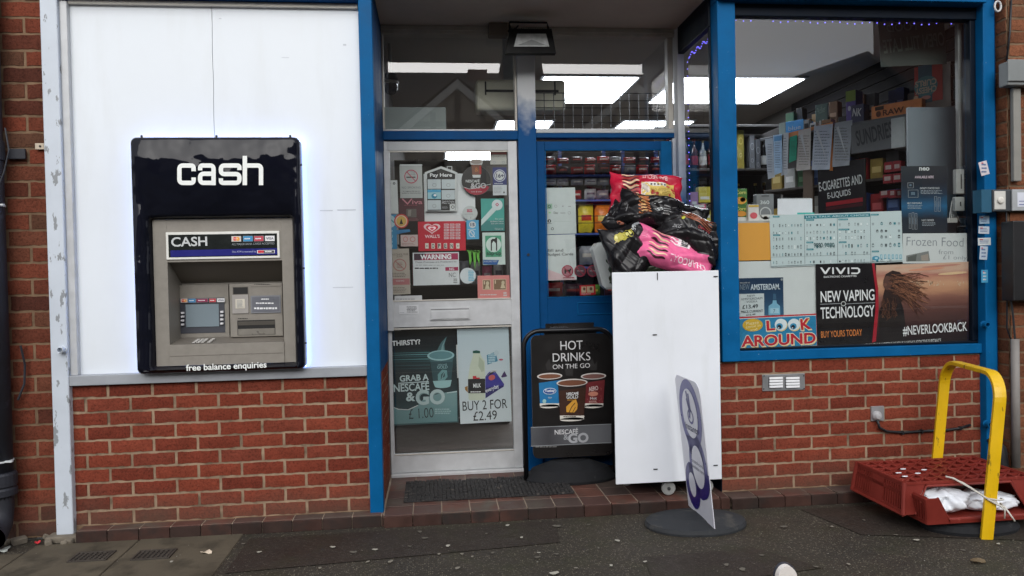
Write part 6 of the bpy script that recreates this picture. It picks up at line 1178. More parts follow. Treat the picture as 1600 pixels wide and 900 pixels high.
sh.ell(.195, .545, .162, .185, NV2, 1, n=40); sh.poly([(.09, .42), (.31, .42), (.33, .30), (.14, .30)], NV2, 1); sh.ell(.235, .275, .13, .17, NV2, 1, n=40); sh.ell(.235, .245, .15, .135, NV, 2, n=40, a0=170, a1=370); sh.ell(.115, .145, .105, .125, NV, 2, n=36)
sh.ell(.195, .55, .112, .13, PWT, 3, n=40); sh.ell(.235, .275, .088, .112, PWT, 3, n=36); sh.ell(.115, .15, .052, .066, PWT, 3, n=30)
sh.line([(.17, .62), (.20, .56), (.19, .53)], .02, NV, 4); sh.line([(.20, .56), (.17, .66)], .018, NV, 4); sh.line([(.21, .57), (.20, .65)], .018, NV, 4); sh.ring(.205, .535, .045, .04, .014, NV, 4); sh.text('instants', .105, .455, .295, .49, ink((60, 60, 90)), 4, .02)
sh.text('scratchcards', .15, .285, .32, .305, ink((70, 70, 100)), 4, .0); sh.text('available here', .15, .255, .32, .275, ink((70, 70, 100)), 4, .0)
sh.b.build('print', pn, fix=False)
for k, pb in sh.part.items(): pb.build(k.split('#')[0], pn, fix=False)
done(o, 'curved white board with purple circles reading instants, on a round grey base', 'pavement sign')

# ------------------------------------------------------------------ bread crates tied to a yellow hoop
CR_ = mat('red_crate_plastic', (124, 46, 38), .5, spec=.25, var=.16, sc=8, bump=.06, bsc=90, marks=(176, 96, 84), mth=(.64, .72), msc=14); 
b = B(); bx, by = 2.70, -.60; b.lathe(bx, by, [(.245, .001), (.25, .02), (.22, .045), (.1, .062), (0, .065)], M_RUBBER, 40, 1, .62); done(b.build('rubber_base'), 'black rubber base lying under the red crates', 'rubber base')
def crate(name, label, x0, x1, y0, y1, z0, z1, up, grp):
    """bread tray: z0 is the rim when upside down (up = False) or the floor; the street side is cut low"""
    o = empty(name); zf, zr = (z0, z1) if up else (z1, z0); T = .012; tp = .02
    def P(u, v, w): k = w*tp-.0; return Vector((x0-k+(x1-x0+2*k)*u, y0-k+(y1-y0+2*k)*v, zf+(zr-zf)*w))      # w 0 floor .. 1 rim
    def plate(b, c, th):
        c = [Vector(p) for p in c]; n = (c[1]-c[0]).cross(c[2]-c[0]).normalized()*th; b.raw(c+[p+n for p in c], [(0, 1, 2, 3), (7, 6, 5, 4), (0, 4, 5, 1), (1, 5, 6, 2), (2, 6, 7, 3), (3, 7, 4, 0)], CR_)
    b = B(); nx, ny = 9, 6; s_ = 1 if up else -1
    def bar(a, c, w, h=.012):
        a, c = Vector(a), Vector(c); d = (c-a).normalized(); n = Vector((-d.y, d.x, 0))*w; k = Vector((0, 0, h*s_)); b.raw([a-n, a+n, c+n, c-n, a-n+k, a+n+k, c+n+k, c-n+k], [(0, 1, 2, 3), (7, 6, 5, 4), (0, 4, 5, 1), (1, 5, 6, 2), (2, 6, 7, 3), (3, 7, 4, 0)], CR_)
    inset = .03
    for i in range(nx+1): bar(P(i/nx, .02, 0), P(i/nx, .98, 0), .005)
    for j in range(ny+1): bar(P(.01, j/ny, 0)+Vector((0, 0, .0006*s_)), P(.99, j/ny, 0)+Vector((0, 0, .0006*s_)), .005)
    for i in range(nx):
        for j in range(ny): bar(P(i/nx, j/ny, 0)+Vector((0, 0, .0012*s_)), P((i+1)/nx, (j+1)/ny, 0)+Vector((0, 0, .0012*s_)), .003, .008)
    k = Vector((0, 0, .013*s_)); b.raw([P(0.02, .02, 0)+k, P(.98, .02, 0)+k, P(.98, .98, 0)+k, P(.02, .98, 0)+k], [(0, 1, 2, 3)], CR_)
    b.build('grid_floor', o)
    def wall(nm, A, Bp, cut=None):          # A, Bp: (u, v) corners; slatted or arched
        b = B(); L = lambda t, w: P(A[0]+(Bp[0]-A[0])*t, A[1]+(Bp[1]-A[1])*t, w)
        def cell(t0, t1, w0, w1, th=T): plate(b, [L(t0, w0), L(t1, w0), L(t1, w1), L(t0, w1)], th)
        if cut:
            plate(b, [L(0, 0), L(cut, 0), L(cut*.45, 1), L(0, 1)], T); plate(b, [L(1-cut, 0), L(1, 0), L(1, 1), L(1-cut*.45, 1)], T); cell(cut, 1-cut, 0, .14)
            for a, c, e, f in ((cut, .14, cut*.5, 1), (1-cut, .14, 1-cut*.5, 1)): b.tube([L(a, c), L(e, f)], .006, CR_, 6)
            b.tube([L(cut, .14), L(1-cut, .14)], .007, CR_, 6)
        else:
            cell(0, 1, 0, .14); cell(0, 1, .86, 1); n = 22
            for i in range(n):
                t = i/n
                if .36 < t < .6: continue
                cell(t+.006, t+.030, .14, .86)
            cell(.36, .61, .14, .86); b.tube([L(0, 1), L(1, 1)], .008, CR_, 6); b.tube([L(0, 0), L(1, 0)], .006, CR_, 6)
            cell(.01, .99, .3, .42, T*.5)
        b.build(nm, o)
    wall('end_wall', (0, 1), (0, 0)); wall('end_wall', (1, 0), (1, 1)); wall('side_wall', (0, 0), (1, 0), .17); wall('side_wall', (1, 1), (0, 1), .17)
    b = B()
    for u, v in ((0, 0), (1, 0), (0, 1), (1, 1)): B().tube([P(u, v, 0), P(u, v, 1)], .012, CR_, 8).build('corner_post', o)
    done(o, label, 'bread crate', grp); return o
crate('bread_crate', 'upper red bread crate, upside down like a lid with its grid floor on top', 2.335, 3.03, -.615, -.20, .095, .252, False, 'red bread crates')
crate('bread_crate', 'lower red bread crate, right way up with white bags in it', 2.40, 3.05, -.70, -.27, .068, .20, True, 'red bread crates')
def blob(name, label, c, r, seed, m):
    gg = random.Random(seed); b = B(); n, k = 72, 40; ph = [gg.uniform(0, 6) for _ in range(6)]; vs = []
    for i in range(k+1):
        a = math.pi*i/k
        for j in range(n):
            w = 2*math.pi*j/n; e = 1+.16*(abs(math.sin(2.5*w+ph[5]+3*a))**.6-.6)+.1*(abs(math.sin(5*w-4*a+ph[2]))**.6-.6)+.10*math.sin(3*w+ph[0]+2*a)+.07*math.sin(7*w+ph[1]-3*a)+.04*math.sin(13*w+5*a+ph[2])+.03*math.sin(21*w-9*a+ph[3])
            vs.append((c[0]+r[0]*e*math.sin(a)*math.cos(w), c[1]+r[1]*e*math.sin(a)*math.sin(w), c[2]+r[2]*math.copysign(abs(math.cos(a))**.7, math.cos(a))*(1+.1*math.sin(5*w+ph[4]))))
    b.raw(vs, [(i*n+j, i*n+(j+1) % n, (i+1)*n+(j+1) % n, (i+1)*n+j) for i in range(k) for j in range(n)], m); return done(b.build(name, smooth=True), label, 'plastic bag', 'white plastic bags in the lower crate')
M_BAG = mat('white_polythene', (222, 226, 232), .3, var=.05, sc=20, bump=.25, bsc=40)
blob('plastic_bag', 'crumpled white plastic bag bulging at the left of the lower crate', (2.56, -.56, .145), (.13, .11, .055), 3, M_BAG)
blob('plastic_bag', 'crumpled white plastic bag at the right of the lower crate behind the yellow leg', (2.80, -.56, .125), (.16, .10, .04), 8, M_BAG)
b = B(); YEL = mat('yellow_steel_paint', (222, 178, 12), .38, var=.07, sc=8, marks=(112, 86, 30), mth=(.62, .66), msc=22, mstretch=(2, 2, .4))
A_, Z_ = Vector((2.66, -.765, 0)), Vector((2.812, -.165, 0)); hd = (Z_-A_).normalized(); Lh = (Z_-A_).length; lean = Vector((.09, 0, 0)); side = Vector((hd.y, -hd.x, 0)); HT = .80; rr_ = .13
prof = [(0, .0), (0, .3), (0, HT-rr_)] + [(rr_-rr_*math.cos(R(a)), HT-rr_+rr_*math.sin(R(a))) for a in range(10, 91, 10)] + [(Lh-rr_+rr_*math.sin(R(a)), HT-rr_+rr_*math.cos(R(a))) for a in range(0, 91, 10)] + [(Lh, .3), (Lh, .0)]
wd, th = .027, .010
cen = [A_ + hd*a + Vector((0, 0, z)) + lean*(z/HT) for a, z in prof]; vs = []
for i, p in enumerate(cen):
    d = (cen[min(i+1, len(cen)-1)]-cen[max(i-1, 0)]).normalized(); sd_ = side; nn = d.cross(sd_).normalized()
    vs += [p+sd_*wd+nn*th, p+sd_*wd-nn*th, p+sd_*wd*.2-nn*th*1.25, p-sd_*wd*.2-nn*th*1.25, p-sd_*wd-nn*th, p-sd_*wd+nn*th, p-sd_*wd*.2+nn*th*1.2, p+sd_*wd*.2+nn*th*1.2]
k = 8; b.raw(vs, [(i*k+j, i*k+(j+1) % k, (i+1)*k+(j+1) % k, (i+1)*k+j) for i in range(len(cen)-1) for j in range(k)]+[tuple(range(k)), tuple(range(len(vs)-1, len(vs)-k-1, -1))], YEL)
done(b.build('yellow_hoop', bevel=.002), 'yellow painted steel hoop standing over the red crates', 'hoop')
b = B(); CORD = mat('white_cord', (206, 202, 192), .8)
lp = cen[0].lerp(cen[2], .36)
b.tube([(2.57, -.60, .268), (2.60, -.62, .262), (2.63, -.70, .235), (2.66, -.78, .20), (2.70, -.795, .175), (2.735, -.79, .16), (2.74, -.76, .17)], .005, CORD, 6); b.tube([(2.585, -.605, .266), (2.62, -.66, .25), (2.655, -.755, .21), (2.69, -.792, .19), (2.73, -.80, .15), (2.728, -.80, .11)], .004, CORD, 6); b.tube([(2.65, -.775, .205), (2.70, -.80, .20), (2.74, -.78, .195), (2.75, -.75, .19)], .004, CORD, 6); b.tube([(2.735, -.79, .165), (2.75, -.81, .13), (2.765, -.82, .10)], .004, CORD, 6)
done(b.build('cord', smooth=True), 'white cord tying the upper crate to the yellow hoop', 'cord')
b = B()
for x, y in ((455, 272), (620, 278), (420, 302), (570, 306), (470, 330)): p = atp(1320+x/5, 680+y/5, Vector((0, 0, .247)), Vector((0, 0, 1))); b.lathe(p.x, p.y, [(.017, .2525), (.015, .2545), (0, .256)], M_BAG, 10, 1, .5)
done(b.build('paper_scraps'), 'white scraps lying on the grid of the upper crate', 'scraps')
b = B(); b.tube([(2.9, -.45, .02), (2.98, -.5, .05), (3.05, -.58, .03), (3.12, -.62, .012), (3.18, -.6, .02), (3.22, -.66, .012)], .012, M_DARK, 8); b.tube([(3.02, -.48, .03), (3.1, -.53, .06), (3.16, -.6, .03)], .009, M_DARK, 8); done(b.build('black_strap', smooth=True), 'black strap end on the pavement at the right of the crates', 'strap')
b = B(); p = at(1543, 727, -.05); b.tube([(p.x+.02, -.06, .32), (p.x+.05, -.08, .25), (p.x+.06, -.09, .17), (p.x+.05, -.10, .05), (p.x+.03, -.12, .02)], [.03, .042, .035, .04, .03], M_DARK, 10); done(b.build('black_bag', smooth=True), 'black scrunched bag between the blue post and the brick pier', 'bag')

# ------------------------------------------------------------------ on the walls
b = B(); VZ = (1120, 540, 3.4615); v = lambda x, y: V(x, y, -.003, VZ); p0, p1 = v(246, 158), v(476, 238); VM = mat('steel_vent', (150, 152, 154), .35, .5, var=.15); b.box(p0.x, p1.x, -.006, .006, p1.z, p0.z, VM); o = b.build('air_vent', bevel=.002); b = B()
for x0, x1 in ((278, 354), (368, 444)):
    a, c = v(x0, 168), v(x1, 226); b.box(a.x, c.x, -.0085, -.0065, c.z, a.z, ink((36, 36, 38)))
    for i in range(4): z = a.z+(c.z-a.z)*(i+.35)/4; b.box(a.x+.002, c.x-.002, -.017, -.0086, z-.0085, z+.0035, mat('vent_slat', (240, 242, 246), .3))
b.build('louvre', o); b = B()
for x, y in ((254, 163), (468, 163), (252, 234), (470, 232)): q = v(x, y); b.lathe(0, 0, [(0, .0), (.004, 0), (.004, .002)], M_DARK, 8, M=Matrix.Translation((q.x, -.0065, q.z)) @ Matrix.Rotation(R(90), 4, 'X'))
b.build('screw', o); done(o, 'steel louvred air vent in the red brick wall under the shop window', 'air vent')
p0, p1 = at(1361, 635, -.005), at(1381, 657, -.005); b = B(); b.box(p0.x, p1.x, -.009, .004, p1.z, p0.z, mat('grey_wall_plate', (152, 152, 154), .4, .3)); o = b.build('cable_outlet', bevel=.002); q = at(1369, 649, -.01); b = B(); b.lathe(0, 0, [(.026, 0), (.028, .012), (.018, .03), (0, .034)], mat('pale_grey_cap', (168, 168, 170), .45), 18, M=Matrix.Translation((q.x, -.0095, q.z)) @ Matrix.Rotation(R(90), 4, 'X')); b.build('cap', o)
b = B(); pts = [at(x, y, Y) for x, y, Y in [(1371, 656, -.025), (1374, 668, -.022), (1385, 674, -.012), (1410, 676, -.009), (1440, 674, -.009), (1480, 672, -.009), (1500, 669, -.009), (1516, 664, -.009)]]; b.tube(pts, .008, M_DARK, 8); b.build('cable', o, smooth=True); b = B()
for i in (3, 4, 6): b.box(pts[i].x-.006, pts[i].x+.006, -.019, -.0005, pts[i].z-.011, pts[i].z+.011, M_DARK)
b.build('clip', o); done(o, 'grey outlet plate with a black cable running along the red bricks', 'cable outlet')
q = at(1541, 660, -.06); stub(1540, 662, -.05, M_BLUE, 'pipe_stub', 'blue capped pipe stub low on the stickered blue post')
# drainpipe
PX, PY = -2.235, -.075; b = B(); PB = mat('black_iron', (34, 36, 44), .55, var=.3, sc=7, bump=.12, bsc=40, marks=(62, 66, 76), mth=(.62, .75), msc=12)
b.lathe(PX, PY, [(.062, .25), (.062, 3.4)], PB, 24); o = b.build('drainpipe', smooth=True); b = B(); b.lathe(PX, PY, [(.0625, .265), (.078, .27), (.078, .30), (.072, .31), (.078, .32), (.078, .375), (.072, .385), (.0625, .388)], PB, 24); b.build('collar', o, smooth=False)
b = B(); b.tube([(PX, PY, .26), (PX, PY-.005, .19), (PX+.005, PY-.03, .13), (PX+.015, PY-.10, .09), (PX+.02, PY-.13, .085)], [.062, .062, .063, .064, .066], PB, 22, caps=False); b.build('shoe', o, smooth=True)
b = B(); b.lathe(0, 0, [(0, 0), (.0645, 0)], M_SLOT, 22, M=Matrix.Translation((PX+.017, PY-.112, .088)) @ Matrix.Rotation(R(90), 4, 'X')); b.build('mouth', o)
zb_ = at(30, 238, -.02).z; b = B(); b.lathe(PX, PY, [(.064, zb_-.05), (.070, zb_-.05), (.070, zb_+.05), (.064, zb_+.05)], PB, 24); b.box(PX+.06, PX+.145, -.02, -.006, zb_-.035, zb_+.02, PB); b.box(PX-.02, PX+.02, -.03, .0, zb_-.04, zb_+.04, PB); b.build('bracket', o, bevel=.004)
WT = mat('white_tie', (200, 204, 206), .5)
for y in (320, 722):
    z = at(20, y, -.12).z; b = B(); b.lathe(PX, PY, [(.0625, z-.004), (.0655, z-.004), (.0655, z+.004), (.0625, z+.004)], WT, 24); b.box(PX+.05, PX+.085, PY-.045, PY-.03, z-.002, z+.006, WT); b.build('cable_tie', o)
b = B(); b.tube([at(8, 200, -.15), at(14, 235, -.16), at(6, 270, -.16), at(-6, 300, -.16)], .004, PB, 6); b.build('wire', o); b = B(); b.tube([at(32, 540, -.03), at(39, 570, -.02), at(38, 600, -.02), at(28, 625, -.03)], .006, PB, 6); b.build('wire', o)
for x0, y0, x1, y1, c in [(0, 342, 11, 356, (214, 214, 210)), (0, 408, 16, 432, (214, 206, 120)), (6, 374, 17, 380, (206, 210, 210)), (8, 385, 19, 390, (206, 210, 210))]:
    a = at(x0, y0, -.14); c_ = at(x1, y1, -.14); ang0, ang1 = [math.asin(max(-.95, min(.95, (x-PX)/.063))) for x in (a.x, c_.x)]; b = B(); n = 6
    vs = [(PX+.0632*math.sin(ang0+(ang1-ang0)*i/n), PY-.0632*math.cos(ang0+(ang1-ang0)*i/n), z) for i in range(n+1) for z in (c_.z, a.z)]; b.raw(vs, [(2*i, 2*i+2, 2*i+3, 2*i+1) for i in range(n)], ink(c)); b.build('sticker', o, fix=False)
done(o, 'black iron drainpipe with cable ties and torn stickers on the brown brick pier', 'drainpipe')
p = at(63, 229, -.003); b = B(); b.box(p.x-.022, p.x+.022, -.012, -.004, p.z-.016, p.z+.016, mat('cream_clip', (190, 176, 156), .5)); b.lathe(0, 0, [(0, 0), (.006, 0), (.006, .003)], M_SLOT, 8, M=Matrix.Translation((p.x+.004, -.0122, p.z)) @ Matrix.Rotation(R(90), 4, 'X')); done(b.build('wall_plate', bevel=.002), 'tiny cream plate screwed to the brown brick pier', 'wall plate')
# right pier boxes
YP = -.112
def wbox(name, label, x0, y0, x1, y1, d, m, cat, X1=None, extra=None):
    p0, p1 = at(x0, y0, YP-d), at(x1, y1, YP-d); b = B(); b.box(p0.x, X1 or p1.x, YP-d, YP+.003, p1.z, p0.z, m); o = b.build(name, bevel=.006)
    if extra: extra(o, p0, p1, YP-d)
    done(o, label, cat); return o
MG_ = mat('grey_box_paint', (124, 128, 128), .45, var=.1, sc=6)
def ex1(o, p0, p1, y): b = B(); b.box(p0.x-.008, p0.x+.24, y-.012, y-.0005, p1.z+.02, p0.z+.006, MG_); b.build('lid', o, bevel=.004)
wbox('electrical_box', 'grey electrical box high on the right brick pier', 1575, 95, 1600, 133, .07, MG_, 'electrical box', 3.62, ex1)
p = at(1587, 136, YP-.02); b = B(); b.box(p.x-.022, p.x+.026, YP-.03, YP, at(0, 297, YP).z, p.z-.003, mat('grey_conduit', (132, 130, 124), .6, var=.12)); o = b.build('conduit', bevel=.006); done(o, 'grey square conduit between the high electrical box and the switch box', 'conduit')
def ex2(o, p0, p1, y):
    b = B(); c = V(205, 280, y, SP); cx = at(1562, 312, y).x; b.box(cx-.035, cx+.035, y-.004, y-.0005, p1.z+.012, p0.z-.010, mat('socket_white', (196, 196, 190), .4)); b.lathe(0, 0, [(.018, 0), (.020, .008), (.012, .012), (0, .012)], mat('socket_cream', (206, 204, 196), .4), 18, M=Matrix.Translation((cx, y-.0045, (p0.z+p1.z)/2)) @ Matrix.Rotation(R(90), 4, 'X')); b.build('switch', o, bevel=.002)
    b = B(); b.box(cx+.07, p0.x+.42, y-.012, y-.0005, p1.z+.002, p0.z-.002, mat('pale_box_cover', (160, 164, 166), .45)); o2 = b.build('cover', o, bevel=.004); b = B(); b.box(cx+.10, cx+.26, y-.0135, y-.0125, p1.z+.025, p0.z-.02, ink((206, 210, 220))); b.box(cx+.11, cx+.25, y-.0143, y-.0136, p1.z+.035, p1.z+.04, ink((90, 100, 150))); b.box(cx+.11, cx+.25, y-.0143, y-.0136, p1.z+.055, p1.z+.059, ink((90, 100, 150))); b.build('notice', o2)
p0, p1 = at(1536, 296, YP-.02), at(1600, 331, YP-.02); b = B(); b.box(p0.x-.01, p0.x+.052, YP-.02, YP+.05, p1.z, p0.z, mat('blue_green_paint', (22, 78, 104), .45)); b.build('tmp')
bo = bpy.data.objects['tmp']; bo.name = 'bracket'
def ex3(o, a, c, y): ex2(o, a, c, y); bo.parent = o
wbox('switch_box', 'dark switch box with a round white switch beside the blue post', 1551, 296, 1600, 330, .02, mat('switch_box_dark', (56, 62, 66), .5), 'switch box', 3.75, ex3)
wbox('meter_box', 'black box cut off by the right edge, on the brick pier below the switch box', 1583, 345, 1600, 470, .09, mat('black_meter_box', (20, 20, 22), .4), 'meter box', 3.75)
b = B(); x = at(1572, 400, YP).x; b.tube([(x, YP-.004, at(0, 336, YP).z), (x+.004, YP-.004, at(0, 430, YP).z), (x-.002, YP-.004, at(0, 560, YP).z), (x+.03, YP-.006, at(0, 590, YP).z)], .005, M_DARK, 6); done(b.build('wall_cable', smooth=True), 'thin black cable running down the right brick pier', 'cable')
b = B(); x = at(1587, 650, YP-.03).x; b.lathe(x, YP-.03, [(.022, .16), (.022, at(0, 580, YP).z)], mat('grey_pipe', (126, 122, 118), .55, var=.15), 16); o = b.build('grey_pipe', smooth=True); b = B(); b.tube([(x, YP-.03, at(0, 580, YP).z+.001), (x-.002, YP-.02, at(0, 540, YP).z), (x-.006, YP-.006, at(0, 500, YP).z)], .006, M_DARK, 6); b.build('cable', o); done(o, 'grey pipe with a black cable entering it at the foot of the right brick pier', 'pipe')
p = at(1559, 10, -.08); b = B(); b.tube([p+Vector((.02*math.sin(R(a)), 0, .03*math.cos(R(a))-.0)) for a in range(0, 361, 30)], .006, ink((196, 196, 196)), 8, caps=False); b.tube([p+Vector((0, 0, .03)), p+Vector((-.02, .03, .1)), p+Vector((-.01, .06, .18))], .004, M_DARK, 6); done(b.build('cable_loop', smooth=True), 'small white loop hanging at the top of the brick pier', 'loop')
b = B(); b.tube([at(1580, 0, YP), at(1578, 50, YP), at(1573, 95, YP)], .006, M_DARK, 6); done(b.build('wall_cable', smooth=True), 'dark cable above the high electrical box', 'cable')

# ------------------------------------------------------------------ on the pavement
def cover(px, py, label):
    c = atp(px, py, Vector((0, 0, 0)), Vector((0, 0, 1))); b = B(); IR = mat('rusty_iron', (64, 58, 52), .7, .2, var=.3, sc=20, bump=.3); w, d = .09, .062; sk = Vector((.0, 0, 0))
    frame_ring2(b, c, w, d, IR); o = b.build('drain_cover', bevel=.001); b = B()
    for i in range(7):
        for j in range(5): x = c.x-w+.022+(2*w-.044)*i/6; y = c.y-d+.022+(2*d-.044)*j/4; b.box(x-.007, x+.007, y-.005, y+.005, .0085, .0125, IR)
    b.box(c.x-w+.012, c.x+w-.012, c.y-d+.012, c.y+d-.012, .005, .0085, mat('dark_iron', (44, 42, 40), .6, .3)); b.build('grating', o); done(o, label, 'drain cover', 'small drain covers'); return o
def frame_ring2(b, c, w, d, m):
    for x0, x1, y0, y1 in ((-w, -w+.01, -d, d), (w-.01, w, -d, d), (-w+.01, w-.01, -d, -d+.01), (-w+.01, w-.01, d-.01, d)): b.box(c.x+x0, c.x+x1, c.y+y0, c.y+y1, .004, .0125, m)
cover(144, 872, 'small iron drain cover nearer the drainpipe'); cover(241, 869, 'small iron drain cover farther from the drainpipe')
b = B(); gum = [mat('gum_pale', (128, 122, 110), .8), mat('gum_grey', (96, 91, 82), .85), mat('fleck_white', (160, 156, 144), .8)]
spots = [(245, 838, 3.2), (268, 880, 3), (380, 852, 3), (405, 865, 3.4), (352, 830, 2.5), (478, 828, 4), (520, 857, 4), (552, 865, 5), (586, 861, 4), (536, 830, 3), (610, 880, 4), (656, 833, 4), (664, 843, 4.5), (640, 856, 3), (700, 855, 4), (686, 868, 3), (722, 868, 3), (738, 872, 2.5), (793, 823, 4), (870, 824, 6), (840, 873, 4), (866, 898, 6), (965, 847, 4), (842, 866, 2.5), (920, 822, 3), (870, 868, 3), (770, 866, 3), (1008, 880, 3), (1135, 885, 4), (1160, 892, 5), (1004, 800, 3), (1225, 825, 5), (1300, 825, 3), (1190, 870, 3), (1432, 846, 4), (1275, 888, 3), (1400, 838, 3), (1560, 852, 3), (1350, 815, 3), (1326, 884, 3), (1505, 862, 3), (955, 886, 3), (900, 890, 2.5), (815, 842, 3), (760, 836, 2.5), (715, 890, 4), (575, 880, 3), (500, 890, 3)]
for i in range(150): spots.append((g.uniform(20, 1590), g.uniform(806, 899), g.uniform(.4, 1.2)))
for px, py, r in spots:
    p = atp(px, py, Vector((0, 0, 0)), Vector((0, 0, 1)))
    if p.y > -.14 and p.z < .05 or p.y > -.11: continue
    rr = r/310; k = 9; ph = g.uniform(0, 6); b.face([(p.x+rr*(1+.25*math.sin(2*a+ph)+.15*math.sin(3*a))*math.cos(a), p.y+rr*(1+.25*math.sin(2*a+ph)+.15*math.sin(3*a))*math.sin(a), .0085+.0004*g.random()) for a in [2*math.pi*i/k for i in range(k)]], g.choice(gum if r > 2 else gum+[gum[0]]))
tag(b.build('pavement_litter', fix=False), 'pale gum spots and flecks scattered over the pavement', 'litter', kind='stuff')
def leaf(px, py, r, c, label, name='leaf'):
    p = atp(px, py, Vector((0, 0, 0)), Vector((0, 0, 1))); b = B(); k = 12; ph = g.uniform(0, 6)
    top = [(p.x+r*(1+.3*math.sin(3*a+ph))*math.cos(a), p.y+r*.7*(1+.3*math.sin(3*a+ph))*math.sin(a), .014+.006*math.sin(2*a)) for a in [2*math.pi*i/k for i in range(k)]]
    b.face(top, ink(c, .7)); b.raw(top+[(x, y, z-.003) for x, y, z in top], [(i, (i+1) % k, k+(i+1) % k, k+i) for i in range(k)], ink(c, .7)); done(b.build(name), label, name.replace('_', ' '))
leaf(323, 866, .024, (206, 190, 170), 'pale torn paper scrap on the pavement right of the drain covers', 'paper_scrap'); leaf(58, 851, .014, (200, 50, 60), 'small red wrapper scrap near the drainpipe', 'wrapper'); leaf(605, 812, .022, (96, 74, 58), 'brown leaf at the foot of the slim blue post', 'dead_leaf'); leaf(1527, 880, .03, (104, 88, 64), 'dry brown twig litter at the lower right of the pavement', 'dead_leaf'); leaf(4, 862, .035, (190, 196, 190), 'crumpled pale paper at the left edge of the pavement', 'paper_scrap')
# rubble at the foot of the white post and the drainpipe
b = B(); RB = mat('rough_cement', (112, 104, 92), .95, var=.3, sc=20, bump=.8, bsc=80)
for i in range(26):
    x = g.uniform(-2.35, -1.84); y = g.uniform(-.10, .0) if x > -2.02 else g.uniform(-.05, .25); s_ = g.uniform(.012, .035); M = Matrix.Translation((x, y, .01)) @ Matrix.Rotation(g.uniform(0, 3), 4, 'Z') @ Matrix.Rotation(g.uniform(-.4, .4), 4, 'X'); b.box(-s_, s_, -s_*.7, s_*.7, -.01, s_*.7, RB, M)
b.box(-2.03, -1.86, -.075, .03, .0, .034, RB); tag(b.build('cement_rubble', bevel=.006), 'crumbled cement at the foot of the white post', 'rubble', kind='stuff')
# post head at the bottom edge
BY = -1.75; p = at(1228, 883, BY); b = B(); wd_ = .034; zt = p.z
b.prism([(p.x+wd_*math.cos(R(a)), zt-.045+.045*math.sin(R(a))) for a in range(0, 181, 12)] + [(p.x-wd_, .12), (p.x+wd_, .12)], BY-.012, BY+.012, mat('white_paddle', (226, 220, 214), .3, var=.06)); o = b.build('marker_post', bevel=.005)
b = B(); b.prism([(p.x+.006+(wd_+.004)*math.cos(R(a)), zt-.047+.047*math.sin(R(a))) for a in range(0, 181, 12)] + [(p.x-wd_+.004, .12), (p.x+wd_+.010, .12)], BY+.0125, BY+.03, mat('dark_paddle_back', (52, 54, 64), .5)); b.build('backing', o, bevel=.003)
b = B(); b.lathe(p.x, BY+.01, [(.11, .001), (.10, .03), (.04, .06), (.03, .125)], M_RUBBER, 24); b.build('base', o); done(o, 'white round topped marker post rising at the bottom edge', 'marker post')

# ------------------------------------------------------------------ across the road (seen reflected in the glass)
def rp(px, py, YB, gl): q = at(px, py, 2*gl-YB); return q.x, q.z
RF = mat('dark_roof_tile', (58, 52, 50), .8, var=.2, sc=2); HW = mat('house_render', (150, 142, 130), .9); HB = mat('house_brick', (92, 60, 50), .9); TIM = mat('house_timber', (40, 34, 32), .8); BRG = mat('white_bargeboard', (200, 200, 196), .6)
YB = -18.0
h = empty('tudor_house'); (xa, za), (xb, zb2) = rp(628, 112, YB-4, .70), rp(985, 117, YB-4, .70); xa -= 3; xb += 1.5; zr = (za+zb2)/2
b = B(); b.box(xa, xb, YB-8, YB, 0, 4.6, HB); b.build('wall', h)
b = B(); b.raw([(xa-.2, YB+.4, 4.4), (xb+.2, YB+.4, 4.4), (xb+.2, YB-4, zr), (xa-.2, YB-4, zr), (xa-.2, YB-8.4, 4.4), (xb+.2, YB-8.4, 4.4)], [(0, 1, 2, 3), (3, 2, 5, 4), (0, 3, 4), (1, 5, 2)], RF); b.build('roof', h)
for px, py, hw in ((714, 128, 2.2), (992, 132, 2.6)):
    x, z = rp(px, py, YB+.9, .70); y = YB+.9; zb3 = z-hw*.82; b = B(); b.prism([(x-hw, zb3), (x, z-.15), (x+hw, zb3), (x+hw, 0), (x-hw, 0)], y-2.5, y, HW); b.build('gable', h)
    b = B(); b.prism([(x-hw-.2, zb3-.16), (x-hw-.2, zb3-.42), (x, z-.22), (x+hw+.2, zb3-.42), (x+hw+.2, zb3-.16), (x, z+.06)], y+.02, y+.1, BRG); b.build('bargeboard', h)
    b = B(); b.raw([(x-hw-.25, y+.15, zb3-.05), (x, y+.15, z+.14), (x, y-3, z+.14), (x-hw-.25, y-3, zb3-.05), (x+hw+.25, y+.15, zb3-.05), (x+hw+.25, y-3, zb3-.05)], [(0, 1, 2, 3), (1, 4, 5, 2)], RF); b.build('gable_roof', h)
    b = B()
    for xx in (-.75, 0, .75): b.box(x+xx-.08, x+xx+.08, y+.01, y+.05, zb3-1.5, z-.3-abs(xx)*.85, TIM)
    b.box(x-hw*.62, x+hw*.62, y+.012, y+.052, zb3+.45, zb3+.6, TIM); b.box(x-hw, x+hw, y+.012, y+.052, zb3-.75, zb3-.6, TIM); b.build('timber_frame', h)
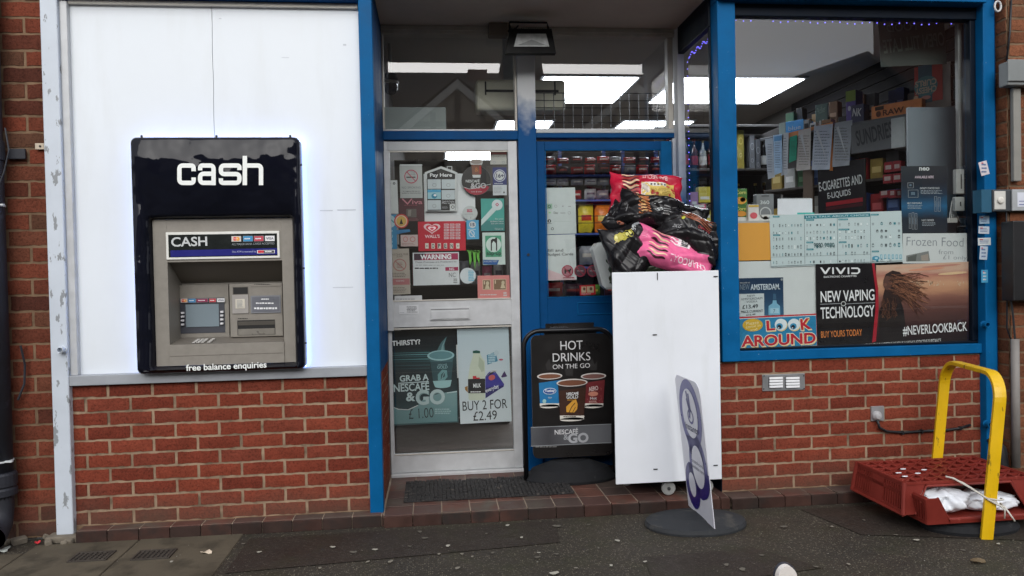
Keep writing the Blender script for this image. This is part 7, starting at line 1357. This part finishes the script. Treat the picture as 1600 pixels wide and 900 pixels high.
xc, zc = rp(745, 112, YB-4, .70); b = B(); b.box(xc-.35, xc+.35, YB-4.4, YB-3.6, zr-.5, zr+.02, HB); b.build('chimney', h); b = B(); b.tube([(xc, YB-4, zr+.4), (xc, YB-4, zr+1.3)], .03, M_DARK, 6); b.tube([(xc-.5, YB-4, zr+1.2), (xc+.5, YB-4, zr+1.28)], .02, M_DARK, 6)
for i in range(5): b.tube([(xc-.4+.2*i, YB-4.3, zr+1.22), (xc-.4+.2*i, YB-3.7, zr+1.22)], .012, M_DARK, 5)
b.build('aerial', h); done(h, 'half timbered house across the road with two gables, reflected in the porch glass', 'house')
h = empty('gabled_house'); pts = [rp(x, y, YB, .03) for x, y in ((1000, 205), (1145, 161), (1348, 90), (1407, 133), (1440, 175))]
b = B(); b.prism(pts + [(pts[-1][0], 0), (pts[0][0], 0)], YB-9, YB, mat('dark_weatherboard', (60, 54, 50), .9)); b.build('wall', h); b = B(); up = [(x, z+.12) for x, z in pts]; b.prism(pts+up[::-1], YB-9.2, YB+.3, RF); b.build('roof', h); done(h, 'dark house across the road with a broad gable, reflected in the shop window', 'house')
h = empty('sky_reflection_block'); (xr_, zr_) = rp(1392, 14, YB-1, .03); b = B(); b.box(xr_, xr_+9, YB-2, YB-1, 0, zr_, HB); b.build('wall', h); b = B(); b.prism([(xr_-.3, zr_), (xr_+9.3, zr_), (xr_+9.3, zr_+.4), (xr_-.3, zr_+.4)], YB-2.2, YB-.7, RF); b.build('roof', h); done(h, 'added tall block across the road, keeping sky reflections off the right of the shop window', 'building')  # added block, hides the sky from the right end of the window glass
h = empty('terrace_house'); b = B(); b.box(-16, xa-.6, YB-9, YB-.5, 0, 5.2, HW); b.build('wall', h); b = B(); b.raw([(-16.3, YB-.1, 5.1), (xa-.5, YB-.1, 5.1), (xa-.5, YB-4.7, 7.6), (-16.3, YB-4.7, 7.6), (-16.3, YB-9.4, 5.1), (xa-.5, YB-9.4, 5.1)], [(0, 1, 2, 3), (3, 2, 5, 4), (0, 3, 4), (1, 5, 2)], RF); b.build('roof', h); done(h, 'rendered terrace house across the road opposite the cash machine', 'house')
